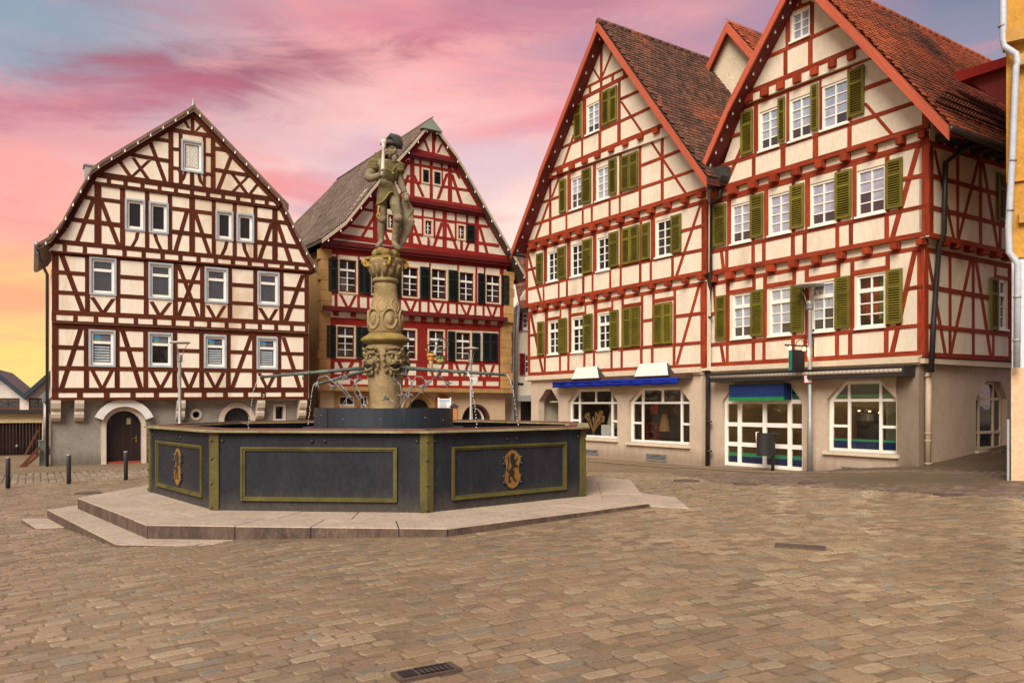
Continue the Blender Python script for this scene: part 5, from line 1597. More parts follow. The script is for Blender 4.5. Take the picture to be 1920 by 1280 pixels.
    for y in (705, 812, 826, 868): mb.tube([SG.P(1731.5, y, .12) - Vector((0, 0, .02)), SG.P(1731.5, y, .12) + Vector((0, 0, .02))], .088, 8)
    mb.mk('downpipe', mat('beige_pipe', (.50, .38, .26), (.42, .32, .22), 3, .6), D, True)
    # snow guard on the tiles above the eave
    a, b = FR.w(*rl[-2], 0), FR.w(*rl[-1], 0)
    dn = (b - a).normalized()
    nr = (-FR.n).cross(dn)
    if nr.z < 0: nr = -nr
    s0 = b - dn * .85 + nr * .06
    mb = MB()
    for h in (.05, .19, .33): mb.tube([s0 - FR.n * .15 + nr * h, s0 - FR.n * 10 + nr * h], .024, 5)
    for i in range(70): mb.tube([s0 - FR.n * (.15 + .14 * i) + nr * .02, s0 - FR.n * (.15 + .14 * i) + nr * .34], .017, 4)
    tag(mb.mk('snow_guard', mat('rusty_iron', (.05, .018, .012), None, 5, .7), D), kind='stuff')
    # shed dormer on the right slope
    def roofv(u):
        for (u0, v0), (u1, v1) in zip(rl, rl[1:]):
            if min(u0, u1) <= u <= max(u0, u1): return v0 + (v1 - v0) * (u - u0) / (u1 - u0)
        return rl[-1][1]
    L2 = 3.0
    while L2 < 11:
        uu, vv = FR.at(-L2).uv(1815, 153)
        if vv > roofv(uu): break
        L2 += .05
    P0 = FR.at(-L2).uv(1815, 153)
    k = -1 if rl[-1][0] < rl[0][0] else 1
    uo = P0[0] + k * 2.4
    mb = MB().prism([FR.w(P0[0], P0[1], -L2), FR.w(uo, P0[1], -L2), FR.w(uo, roofv(uo) - .3, -L2)], -FR.n * 2.6)
    mb.mk('dormer', mat('red_boards', (.22, .022, .015), (.16, .016, .012), 2, .6, stretch=(6, 6, .5)), D, fix=True)
    mb = MB().prism([FR.w(P0[0] - k * .3, P0[1] + .26, -L2 + .25), FR.w(uo + k * .3, P0[1] + .16, -L2 + .25), FR.w(uo + k * .3, P0[1] - .02, -L2 + .25), FR.w(P0[0] - k * .1, P0[1] - .02, -L2 + .25)], -FR.n * 3.2)
    mb.mk('dormer_roof', TIMBER_B, D, fix=True)
    mb = MB()
    k2 = 1 if uR > uL else -1
    FD.box(mb, uL, uR - .3 * k2, g0, FD.uv(1340, 384)[1], -11, -2.8)
    mb.mk('rear_body', CREAM, D)
    return D, FR, rl


D, D_FR, D_rl = build_D()

# lead hopper and long drainpipe in the valley between the two gables
HP = thing('drainpipe', 'long dark drainpipe with box hopper in the valley between the two orange-red gables', 'drainpipe', FD.P(1332, 872, .16))
fr = FD.at(.62)
mb = MB()
u0, u1 = fr.uv(1321, 340)[0], fr.uv(1357, 340)[0]
v1, v0, v2 = fr.uv(1321, 322)[1], fr.uv(1321, 340)[1], fr.uv(1330, 352)[1]
um = (u0 + u1) / 2
fr.poly(mb, [(u0, v1), (u1, v1), (u1, v0), (um + (u1 - um) * .5, v2), (um + (u0 - um) * .4, v2), (u0, v0)], -.35, .08)
mb.mk('hopper', mat('dark_lead', (.03, .03, .03), (.045, .042, .04), 3, .5), HP, fix=True)
fr.poly(MB(), [(u0, v1), (u1, v1), (u1, v0)], 0, .1)
mb = MB().tube([fr.P(1341, 350, -.2), fr.P(1342, 366, -.2), FD.at(.2).P(1336, 384, .12), FD.at(.2).P(1336, 520, .12), FD.at(.05).P(1334.5, 545, .12), FD.P(1333, 700, .14), FD.P(1332, 874, .14)], .075, 8)
for y in (470, 595, 790, 845): mb.tube([FD.at(.1).P(1334, y, .10) - Vector((0, 0, .025)), FD.at(.1).P(1334, y, .10) + Vector((0, 0, .025))], .10, 8)
mb.mk('pipe', DARKPIPE, HP, True)

# ================================================================== plain gable standing behind the valley
def build_rear_gable():
    ap = C_FR.w(*C_rl[0], 0)
    L = 1.0
    while 960 + FPX * (ap - C_FR.n * L).x / (ap - C_FR.n * L).y < 1316 and L < 30: L += .05
    F = C_FR.at(-L)
    H = thing('rear_gable', 'plain cream gable with salmon verge boards rising behind the roof valley', 'house', F.w(F.uv(1365, 100)[0], 0))
    wall(F, [F.uv(x, y) for x, y in [(1363, 50), (1310, 155), (1310, 420), (1480, 420), (1480, 165)]], [], mat('aged_cream_render', (.62, .52, .38), (.50, .42, .31), 1.2, .9, .4, 12, stain=(.42, .33, .22), stain_amt=.5), H)
    FR = F.at(.3)
    ll = [FR.uv(1363, 41), FR.uv(1311, 153)]
    rl = [FR.uv(1363, 41), FR.uv(1432, 118), FR.uv(1500, 196)]
    roof_slope(FR, ll, 0, 6, TILE_D, H, thick=.1)
    roof_slope(FR, rl, 0, 6, TILE_D, H, tile=True, tilem=TILE_D, thick=.1, nbig=60, tw=.2, th=.22)
    for l in (ll, rl):
        for a, c in zip(l, l[1:]):
            b = MB()
            FR.poly(b, [(a[0], a[1] - .02), (c[0], c[1] - .02), (c[0], c[1] - .42), (a[0], a[1] - .42)], -.02, .04)
            b.mk('barge_board', BARGE, H, fix=True, uv=[(i * .8, (i % 2) * .2) for i in range(8)])


build_rear_gable()


# ================================================================== narrow house in the gap
def build_gap():
    F = Fac((25 / FPX * 43, 43), (.8315, .5555))
    H = thing('narrow_house', 'narrow cream house with red shutters and brown tiled roof in the gap', 'house', F.w(0, gz(0, 43)))
    g0 = -1.2
    U = F.uv
    dr = F.rect(976, 1000, 752, 800)
    w1, w2 = F.rect(979, 1000, 584, 618), F.rect(983, 1000, 664, 702)
    rp = lambda r: [(r[0], r[2]), (r[1], r[2]), (r[1], r[3]), (r[0], r[3])]
    wall(F, [(U(962, 700)[0], g0), (U(1040, 700)[0], g0), (U(1040, 600)[0], U(975, 500)[1]), (U(986, 500)[0], U(986, 545)[1]), (U(966, 590)[0], U(966, 582)[1]), (U(962, 590)[0], U(962, 590)[1])], [rp(w1), rp(w2), rp(dr)], CREAM, H)
    for w in (w1, w2): window(F, w, H, nx=2, ny=2, transom=(.3, 1, .08), glass=GL_MID, surround=GREYB, sw=.06)
    red = mat('crimson_shutter', (.20, .010, .012), (.14, .008, .010), 2, .5)
    shutter(F, F.rect(969, 978.5, 583, 620), H, red)
    shutter(F, F.rect(973, 983, 662, 702), H, red)
    mb = MB()
    F.box(mb, *dr, -.3, -.25)
    mb.mk('door', mat('black_door2', (.012, .010, .009), None, 2, .5), H)
    mb = MB()
    r = F.rect(963, 1000, 741, 752)
    F.box(mb, *r, 0, .5)
    mb.mk('door_canopy', CONCR, H)
    mb = MB()
    r = F.rect(970.5, 981, 717.5, 721.5)
    F.box(mb, *r, 0, .03)
    s = mb.mk('street_sign', mat('sign_brown', (.03, .02, .015), None, 2, .5), H)
    hbeam(F, 966, 576, 1000, 577, 3, PALEST, H)
    # roof slope seen above
    a, b = F.P(966, 583, .5), F.P(1040, 570, .5)
    c, d = F.at(-4).P(1040, 440), F.at(-4).P(955, 470)
    mb = MB().prism([a, b, c, d], (0, 0, -.15))
    rf = mb.mk('roof', TILE_C, H, fix=True)
    for i in range(9):
        for j in range(16):
            s0, t0 = i / 9, j / 16
            p = lambda s, t: (a.lerp(b, t)).lerp(d.lerp(c, t), s)
            n = (b - a).cross(d - a).normalized()
            if n.z < 0: n = -n
            v = [p(s0, t0 + .003) + n * .06, p(s0, t0 + .0575) + n * .09, p(s0 + .125, t0 + .0575) + n * .05, p(s0 + .125, t0 + .003) + n * .02, p(s0, t0 + .003) + n * .01, p(s0, t0 + .0575) + n * .01]
            mk('roof_tile', v, [(0, 1, 2, 3), (0, 4, 5, 1)], TILE_C, rf, rnd=[R.random()] * 2)
    mb = MB().tube([F.P(962, 575, .5), F.P(962, 640, .3), F.P(961, 800, .3)], .1, 8)
    mb.mk('downpipe', GREYM, H, True)
    # blank party wall further back closes the lane
    mb = MB()
    F.box(mb, U(962, 700)[0] - 2, U(1040, 700)[0], g0, U(966, 600)[1], -6, -.3)
    mb.mk('rear_body', CREAM, H)


build_gap()


# ================================================================== yellow house at the right edge
def build_yellow():
    Y = 15.9
    Fy = Fac(((1893 - 960) / FPX * Y, Y), (.83, -.557))
    H = thing('yellow_house', 'corner of yellow timbered house with white drainpipe at the right edge', 'house', Fy.w(0, gz(10.2, 15.9)))
    ye = mat('yellow_ochre_plaster', (.52, .27, .045), (.42, .20, .03), 1.6, .85, .9, 7, stain=(.22, .09, .015), stain_amt=.7)
    wh = mat('white_blue_render', (.62, .64, .68), (.55, .57, .60), 1.2, .85)
    n = Fy.n
    U, w = Fy.uv, Fy.w
    def block(x0, yt, yb, m, d, nm='wall', off=0.0, dep=6):
        mb = MB()
        u0 = U(x0, 700)[0]
        Fy.box(mb, u0, u0 + 7, U(x0, yb)[1] if yb else -.8, U(x0, yt)[1], -dep, d)
        return mb.mk(nm, m, H)
    block(1896, 690, None, mat('salmon_base', (.60, .42, .26), (.54, .37, .22), 1.5, .85, .3), .10, 'plinth')
    block(1897, 485, 690, wh, .0)
    block(1893, 345, 485, ye, .04)
    block(1887, 80, 345, ye, .10)
    block(1884, -700, 80, ye, .24)
    for x, y0, y1, m in ((1885, 68, 92, ye),):
        mb = MB()
        u0 = U(x, 80)[0]
        Fy.box(mb, u0 - .05, u0 + 7, U(x, y1)[1], U(x, y0)[1], -.2, .34)
        mb.mk('beam', mat('yellow_timber', (.46, .25, .05), (.36, .17, .03), 2, .7, .4), H)
    u0 = U(1900, 300)[0]
    yt = mat('yellow_timber', (.46, .25, .05))
    for k, (zb, zt) in enumerate(((3.6, 5.0), (6.6, 8.0))):
        for j in (1.6, 3.8):
            r = (u0 + j, u0 + j + .95, zb, zt)
            window(Fy.at(.2 if k == 0 else .3), r, H, nx=2, ny=3, transom=(.28, 1, .09), glass=GL_MID, rec=-.06)
    for z_ in (5.4, 8.5):
        mb = MB()
        Fy.box(mb, u0 + .1, u0 + 6.5, z_, z_ + .22, .0, .30 if z_ > 6 else .16)
        mb.mk('beam', yt, H)
    for j in (1.2, 2.9, 5.1):
        mb = MB()
        Fy.box(mb, u0 + j, u0 + j + .18, 5.62, 8.5, .0, .285)
        mb.mk('beam', yt, H)
    pm = mat('white_zinc_pipe', (.44, .47, .52), (.36, .39, .44), 3, .5)
    q = lambda x, y, d=.3: Fy.P(x, y, d)
    mb = MB().tube([q(1882, -300), q(1882, 85), q(1884, 98), q(1906, 112), q(1909, 128), q(1906, 135), q(1899, 300), q(1892, 430), q(1893, 478), q(1903, 490), q(1909, 500), q(1907, 690)], .062, 10)
    mb.mk('downpipe', pm, H, True)
    mb = MB()
    for x, y in ((1880, 60), (1900, 308), (1895, 400), (1908, 560), (1907, 640)):
        p = q(x, y)
        mb.tube([p - Vector((0, 0, .02)), p + Vector((0, 0, .02))], .074, 10)
    mb.mk('pipe_clamp', GREYM, H, True)
    mb = MB()
    p = q(1890, 845, .0)
    Fy.box(mb, U(1888.5, 800)[0], U(1893, 800)[0], -.2, U(1890, 786)[1], -.3, .12)
    mb.mk('corner_guard', mat('blue_grey_guard', (.30, .32, .36), None, 3, .5), H)


build_yellow()


# ================================================================== low houses at the far left
def build_left():
    F = Fac((-900 / FPX * 36, 36), (.90, .43))
    H = thing('low_house', 'low white house with twin gables, dark roof edges and brown garage door', 'house', F.w(-1, gz(-22, 35)))
    U = F.uv
    g0 = -1.2
    wh = mat('offwhite_render', (.70, .63, .58), (.62, .55, .50), 1.3, .85)
    ye = mat('pale_yellow_render', (.62, .50, .28), (.55, .44, .24), 1.3, .85)
    w1, w2 = F.rect(-30, 37, 746, 768), F.rect(54, 100, 746, 768)
    rp = lambda r: [(r[0], r[2]), (r[1], r[2]), (r[1], r[3]), (r[0], r[3])]
    wall(F, [U(x, y) for x, y in [(-90, 775), (130, 775), (130, 700), (105, 690), (47, 742), (-12, 692), (-90, 760)]], [rp(w1), rp(w2)], wh, H)
    for w in (w1, w2): window(F, w, H, nx=3, ny=1, fr=.07, m=mat('brown_frame', (.10, .03, .02), None, 2, .5), glass=GL_MID, sill=False)
    rd = mat('dark_slate_edge', (.028, .040, .055), (.02, .03, .04), 3, .5)
    for pl in ([(-90, 757), (-12, 690), (47, 738), (108, 684), (150, 700)],):
        for a, b in zip(pl, pl[1:]):
            q = [U(*a), U(*b)]
            mb = MB()
            F.poly(mb, [q[0], q[1], (q[1][0], q[1][1] - .26), (q[0][0], q[0][1] - .26)], -6, .35)
            mb.mk('roof', rd, H, fix=True)
    mb = MB()
    r = F.rect(-90, 100, 768, 776)
    F.box(mb, r[0], r[1], r[2], r[3], -2, .9)
    mb.mk('flat_roof_edge', mat('dark_brown_fascia', (.022, .012, .010), None, 2, .6), H)
    FG = F.at(.6)
    gr = FG.rect(-60, 79, 793, 872)
    wall(FG, [(FG.uv(-90, 800)[0], g0), (FG.uv(86, 800)[0], g0), (FG.uv(86, 800)[0], FG.uv(40, 775)[1]), (FG.uv(-90, 800)[0], FG.uv(40, 775)[1])], [[(gr[0], g0 + .1), (gr[1], g0 + .1), (gr[1], gr[3]), (gr[0], gr[3])]], ye, H)
    gm = mat('dark_brown_boards', (.018, .007, .006), (.012, .005, .004), 2, .8, vary=.3, spec=.1)
    n = 22
    for i in range(n):
        mb = MB()
        FG.box(mb, gr[0] + (gr[1] - gr[0]) * i / n + .006, gr[0] + (gr[1] - gr[0]) * (i + 1) / n - .006, g0 + .1, gr[3], -.2, -.15)
        mb.mk('garage_board', gm, H)
    mb = MB().tube([FG.P(31, 838, -.1), FG.P(31, 834, -.1)], .05, 8)
    mb.mk('garage_handle', GREYM, H, True)
    # electricity cabinet and riser pipe on the corner
    Q = Fac((-878 / FPX * 28.6, 28.6), (.812, .583))
    cab = thing('utility_cabinet', 'grey-green utility cabinet beside the corner drainpipe', 'cabinet', Q.P(82, 880))
    mb = MB()
    r = Q.rect(74, 91, 827, 884)
    Q.box(mb, r[0], r[1], r[2] - .1, r[3], -.35, 0)
    mb.mk('body', mat('grey_green_steel', (.17, .19, .16), (.14, .155, .13), 3, .5), cab)
    mb = MB()
    Q.box(mb, r[0] - .02, r[1] + .02, r[3], r[3] + .03, -.37, .02)
    Q.box(mb, r[0] + .05, r[0] + .09, r[2] + .55, r[2] + .62, 0, .02)
    mb.mk('lid', GREYM, cab)
    mb = MB().tube([Q.P(87, 826, -.2), Q.P(88, 752, -.2)], .10, 8)
    mb.mk('riser_pipe', GREYM, cab, True)
    mb = MB()
    r = Q.rect(81, 91, 737, 753)
    Q.box(mb, *r, -.4, 0)
    mb.mk('meter_box', mat('meter_blue_grey', (.14, .17, .20), None, 3, .5), cab)
    # leaning timber and clutter
    B0 = Q.P(35, 882, .3)
    wood = mat('orange_brown_wood', (.12, .035, .012), (.08, .024, .009), 2, .6)
    for x0, y0, x1, y1, w in ((33, 880, 74, 838, .05), (38, 881, 74, 850, .04), (46, 852, 71, 806, .025)):
        t = thing('leaning_timber', ('long orange-brown plank' if y1 == 838 else 'shorter brown plank' if y1 == 850 else 'thin dark pole') + ' leaning beside the utility cabinet', 'timber', Q.P(x0, y0, .2), 'timber stacked by the garage')
        mb = MB()
        p, q = Q.P(x0, y0, .2 + w), Q.P(x1, y1, .1 + w)
        d = (q - p).normalized()
        mb.box((p + q) / 2, ((q - p).length / 2, .05, w), (d, Q.n, d.cross(Q.n)))
        mb.mk('plank', wood, t)
    return H


build_left()
# ================================================================== ground and paving
E1 = Vector((.8315, .5555, 0))
E2 = Vector((-.5555, .8315, 0))
FT = Vector((-2.61, 16.05, 0))                                    # fountain centre
PLC = Vector((-2.52, 15.44, 0))


def octo(c, s, th, z):
    r = s / 2 / math.sin(math.pi / 8)
    return [Vector((c.x + r * math.cos(th + math.pi / 8 + k * math.pi / 4 - math.pi / 2), c.y + r * math.sin(th + math.pi / 8 + k * math.pi / 4 - math.pi / 2), z)) for k in range(8)]


def stone_mat(name, ramp, dirt, rough=0.55, var=.25, spec=.45):
    m = bpy.data.materials.new(name)
    m.use_nodes = True
    nt = m.node_tree
    nt.nodes.clear()
    g = G(nt)
    at = g.n('ShaderNodeAttribute', attribute_name='rnd').outputs['Fac']
    ob = g.n('ShaderNodeNewGeometry').outputs['Position']
    c = g.ramp(at, ramp, 'CONSTANT')
    n1 = g.noise(ob, 14, 6, .65).outputs[0]
    c = g.mix(g.n('ShaderNodeMapRange', {'Value': n1, 'From Min': .45, 'From Max': .70, 'To Max': .75}).outputs[0], c, dirt)
    n2 = g.noise(ob, 60, 3, .6).outputs[0]
    k = g.n('ShaderNodeMapRange', {'Value': n2, 'From Min': .25, 'From Max': .75, 'To Min': 1 - var, 'To Max': 1 + var}).outputs[0]
    c = g.n('ShaderNodeVectorMath', {0: c, 3: k}, operation='SCALE').outputs[0]
    n3 = g.noise(ob, .45, 4, .6).outputs[0]
    k = g.n('ShaderNodeMapRange', {'Value': n3, 'From Min': .3, 'From Max': .7, 'To Min': .70, 'To Max': 1.16}).outputs[0]
    c = g.n('ShaderNodeVectorMath', {0: c, 3: k}, operation='SCALE').outputs[0]
    n4 = g.noise(ob, 1.7, 5, .65, .6).outputs[0]                   # trodden-in dirt patches
    c = g.mix(g.n('ShaderNodeMapRange', {'Value': n4, 'From Min': .54, 'From Max': .72, 'To Max': .55}).outputs[0], c, tuple(v * .55 for v in dirt))
    rg = g.n('ShaderNodeMapRange', {'Value': n1, 'From Min': .3, 'From Max': .7, 'To Min': rough - .12, 'To Max': rough + .2}).outputs[0]
    b = g.n('ShaderNodeBsdfPrincipled', {'Base Color': c, 'Roughness': rg, 'Specular IOR Level': spec})
    bp = g.n('ShaderNodeBump', {'Height': g.math('ADD', n1, g.math('MULTIPLY', n2, .5)), 'Strength': .35, 'Distance': .012})
    nt.links.new(bp.outputs[0], b.inputs['Normal'])
    o = nt.nodes.new('ShaderNodeOutputMaterial')
    nt.links.new(b.outputs[0], o.inputs[0])
    return m


COB = stone_mat('cobble_stone', [(0, (0.242, 0.169, 0.099)), (.16, (0.273, 0.187, 0.107)), (.30, (0.242, 0.150, 0.093)), (.42, (0.268, 0.202, 0.120)), (.55, (0.201, 0.153, 0.096)), (.66, (0.319, 0.241, 0.146)), (.76, (0.175, 0.128, 0.084)), (.85, (0.258, 0.192, 0.125)), (.92, (0.191, 0.172, 0.120)), (.97, (0.165, 0.156, 0.125))], (0.242, 0.155, 0.067), rough=.27, spec=.8)
SETT = stone_mat('lane_stone', [(0, (.17, .115, .08)), (.3, (.14, .09, .065)), (.55, (.20, .14, .10)), (.8, (.12, .085, .07))], (.11, .07, .05))


def ground_mat(name='sanded_paving', k0=1.0, bw=.25, rh=.155):
    m = bpy.data.materials.new(name)
    m.use_nodes = True
    nt = m.node_tree
    nt.nodes.clear()
    g = G(nt)
    pos = g.n('ShaderNodeNewGeometry').outputs['Position']
    v = g.mapv(pos, (1, 1, 1), (0, 0, -math.atan2(E1.y, E1.x)))
    br = g.n('ShaderNodeTexBrick', {'Vector': v, 'Color1': (.22 * k0, .152 * k0, .094 * k0, 1), 'Color2': (.18 * k0, .13 * k0, .088 * k0, 1), 'Mortar': (.12 * k0, .082 * k0, .05 * k0, 1), 'Scale': 1.0, 'Mortar Size': .012, 'Bias': .0, 'Brick Width': bw, 'Row Height': rh})
    n1 = g.noise(pos, 9, 6, .65).outputs[0]
    c = g.mix(g.n('ShaderNodeMapRange', {'Value': n1, 'From Min': .40, 'From Max': .65}).outputs[0], br.outputs[0], (.215 * k0, .138 * k0, .064 * k0))
    n2 = g.noise(pos, 50, 3, .6).outputs[0]
    k = g.n('ShaderNodeMapRange', {'Value': n2, 'From Min': .25, 'From Max': .75, 'To Min': .75, 'To Max': 1.2}).outputs[0]
    c = g.n('ShaderNodeVectorMath', {0: c, 3: k}, operation='SCALE').outputs[0]
    n3 = g.noise(pos, .4, 4, .6).outputs[0]
    k = g.n('ShaderNodeMapRange', {'Value': n3, 'From Min': .3, 'From Max': .7, 'To Min': .70, 'To Max': 1.16}).outputs[0]
    c = g.n('ShaderNodeVectorMath', {0: c, 3: k}, operation='SCALE').outputs[0]
    b = g.n('ShaderNodeBsdfPrincipled', {'Base Color': c, 'Roughness': .75, 'Specular IOR Level': .35})
    bp = g.n('ShaderNodeBump', {'Height': n2, 'Strength': .4, 'Distance': .01})
    nt.links.new(bp.outputs[0], b.inputs['Normal'])
    o = nt.nodes.new('ShaderNodeOutputMaterial')
    nt.links.new(b.outputs[0], o.inputs[0])
    return m


xs = [-1500, -400, -120, -60, -40] + [x * .6 for x in range(-50, 45)] + [32, 50, 120, 400, 1500]
ys = [-600, -120, -40, -12] + [y * .6 for y in range(-8, 80)] + [55, 70, 120, 400, 2000]
gxx, gyy = np.meshgrid(xs, ys)
gzz = ground_np(gxx, gyy)
nx_, ny_ = len(xs), len(ys)
gverts = [(float(gxx[j, i]), float(gyy[j, i]), float(gzz[j, i])) for j in range(ny_) for i in range(nx_)]
gfaces = [(j * nx_ + i, j * nx_ + i + 1, (j + 1) * nx_ + i + 1, (j + 1) * nx_ + i) for j in range(ny_ - 1) for i in range(nx_ - 1)]
GROUND = tag(mk('ground', gverts, gfaces, ground_mat(), None, True), 'sand-jointed cobbled market square falling gently to the left', kind='structure')


def in_poly(p, poly):
    c = False
    for i in range(len(poly)):
        a, b = poly[i], poly[i - 1]
        if (a.y > p[1]) != (b.y > p[1]) and p[0] < (b.x - a.x) * (p[1] - a.y) / (b.y - a.y) + a.x: c = not c
    return c


PL = octo(PLC, 4.114, -.0771, 0.13)
PLw = octo(PLC, 4.114 + .10, -.0771, 0.13)


def cobble(cx, cy, e1, e2, l, w, top, slx, sly):
    """worn stone: bevelled eight-sided cushion set in the ground"""
    ch = min(l, w) * R.uniform(.09, .22)
    hl, hw = l / 2, w / 2
    ring = [(-hl + ch, -hw), (hl - ch, -hw), (hl, -hw + ch), (hl, hw - ch), (hl - ch, hw), (-hl + ch, hw), (-hl, hw - ch), (-hl, -hw + ch)]
    ring = [(a + R.uniform(-.008, .008), b + R.uniform(-.008, .008)) for a, b in ring]
    v = []
    for k, dz in ((1.0, -.03), (.985, top - .005), (.88, top)):
        for a, b in ring:
            p = e1 * (a * k) + e2 * (b * k)
            v.append((cx + p.x, cy + p.y, slx * p.x + sly * p.y + dz))
    f = [(i, (i + 1) % 8, 8 + (i + 1) % 8, 8 + i) for i in range(8)] + [(8 + i, 8 + (i + 1) % 8, 16 + (i + 1) % 8, 16 + i) for i in range(8)] + [tuple(range(16, 24))]
    return v, f


LANE_A, LANE_B = Vector((4.9, 17.2, 0)), Vector((8.9, 13.2, 0))


def in_lane(x, y): return (LANE_B.x - LANE_A.x) * (y - LANE_A.y) - (LANE_B.y - LANE_A.y) * (x - LANE_A.x) > 0 and x > 4.5


stones = []
row_y = lambda x: .60 * x - .96 * math.log(math.cosh(x / 3))      # courses fan slightly across the square
row_s = lambda x: .60 - .32 * math.tanh(x / 3)
b = -8.0
while b < 40:
    dyr = R.uniform(.125, .175)
    x = -21 + R.uniform(0, .2)
    while x < 17:
        l = R.uniform(.15, .31)
        cs = 1 / math.sqrt(1 + row_s(x) ** 2)
        xm = x + l * cs / 2
        x += l * cs
        p = Vector((xm, b + row_y(xm), 0))
        if not (2.6 < p.y < (24 if p.x < -5.5 else 22.5)): continue
        if abs(p.x) > p.y * .70 + 3.2: continue
        if in_poly(p, PLw): continue
        if p.y > 15.2 and (p.x > 12.5 or (p - FT).length < 5.0): continue
        stones.append((p.x, p.y, l - R.uniform(.008, .026), dyr * cs - R.uniform(.006, .022)))
    b += dyr
sx = np.array([s[0] for s in stones])
sy = np.array([s[1] for s in stones])
sz = ground_np(sx, sy)
gxs = (ground_np(sx + .1, sy) - sz) / .1
gys = (ground_np(sx, sy + .1) - sz) / .1
order = sorted(range(len(stones)), key=lambda i: (0 if abs(sx[i]) < sy[i] * .66 and sy[i] > 4.75 else 1, sy[i]))
big = set(order[:300])
mbA, rvA, mbB, rvB = MB(), [], MB(), []
for i, (x, y, l, w) in enumerate(stones):
    lane = in_lane(x, y)
    if lane:
        v, f = cobble(x, y, E2, E1, w * 1.1, l, R.uniform(.008, .022), gxs[i], gys[i])
    else:
        ra = math.atan(row_s(x)) + R.gauss(0, .035)
        r1 = Vector((math.cos(ra), math.sin(ra), 0))
        v, f = cobble(x, y, r1, Vector((-r1.y, r1.x, 0)), l, w, R.uniform(-.003, .011), gxs[i], gys[i])
    v = [(q[0], q[1], q[2] + sz[i]) for q in v]
    rr = R.random()
    if i in big: mk('cobblestone', v, f, COB, GROUND, rnd=[rr] * 17)
    elif lane:
        mbB.add(v, f)
        rvB += [rr] * 17
    else:
        mbA.add(v, f)
        rvA += [rr] * 17
tag(mbA.mk('cobblestone_field', COB, GROUND, rnd=rvA), kind='stuff')
tag(mbB.mk('lane_sett_field', SETT, GROUND, rnd=rvB), kind='stuff')


def drape(name, pts2, m, lift, label, n=24, kind='structure'):
    """sheet between two polylines laid on the ground"""
    (a0, a1), (b0, b1) = pts2
    vs, fs = [], []
    for i in range(n + 1):
        t = i / n
        for p in (a0.lerp(a1, t), b0.lerp(b1, t)): vs.append((p.x, p.y, gz(p.x, p.y) + lift))
    for i in range(n): fs.append((2 * i, 2 * i + 1, 2 * i + 3, 2 * i + 2))
    return tag(mk(name, vs, fs, m, None), label, kind=kind)


LANEM = ground_mat('lane_paving', .56, .22, .14)
LANE = drape('lane', ((LANE_A, LANE_B), (Vector((8.6, 21.6, 0)), Vector((13.5, 12.0, 0)))), LANEM, .006, 'dark brown paved lane rising beside the corner house')
drape('lane_rear', ((Vector((8.6, 21.6, 0)), Vector((13.5, 12.0, 0))), (Vector((17, 27, 0)), Vector((20, 17, 0)))), LANEM, .0065, 'dark brown paved lane climbing behind the corner house')
pav = ground_mat('smooth_pavement', .92, .5, .5)
kerbm = mat('kerb_stone', (.32, .24, .165), (.26, .19, .13), 2, .8, .2)
def strip(F, x0, x1, wd, nm, lab, km=True):
    a0, a1 = F.w(F.uv(x0, 870)[0], 0, 0), F.w(F.uv(x1, 870)[0], 0, 0)
    a0, a1 = Vector((a0.x, a0.y, 0)), Vector((a1.x, a1.y, 0))
    drape(nm, ((a0, a1), (a0 + F.n * wd, a1 + F.n * wd)), pav, .012, lab)
    if km: drape('kerb', ((a0 + F.n * wd, a1 + F.n * wd), (a0 + F.n * (wd + .12), a1 + F.n * (wd + .12))), kerbm, .022, 'flush pale kerb row edging the ' + lab)
strip(FC, 990, 1316, 1.15, 'pavement', 'plain pavement along the shop with the blue awning')
strip(FD, 1326, 1620, 1.0, 'pavement', 'plain pavement before the white shop door')
FA = Fac((-865 / FPX * 28, 28), (.853, .522))
strip(FA, 40, 600, 3.3, 'pavement', 'plain pavement along the brown timbered house')
# band of big setts beside the bollards, laid across
mbS, rvS = MB(), []
bn = (FA.n)
for i in range(92):
    for j in range(10):
        q = FA.w(FA.uv(20, 870)[0] + i * .185 - 2.0 + (0.0), 0, 3.6 + j * .38 + (.17 if i % 2 else 0))
        if (q - FT).length < 7.4: continue
        z0 = gz(q.x, q.y)
        v, f = cobble(q.x, q.y, FA.u, FA.n, .145, .33, .02 + R.uniform(0, .012), 0, 0)
        mbS.add([(p[0], p[1], p[2] + z0) for p in v], f)
        rvS += [R.random()] * 17
tag(mbS.mk('sett_band', stone_mat('pale_sett', [(0, (.25, .185, .125)), (.35, (.20, .15, .105)), (.7, (.29, .22, .15))], (.15, .105, .068)), GROUND, rnd=rvS), kind='stuff')

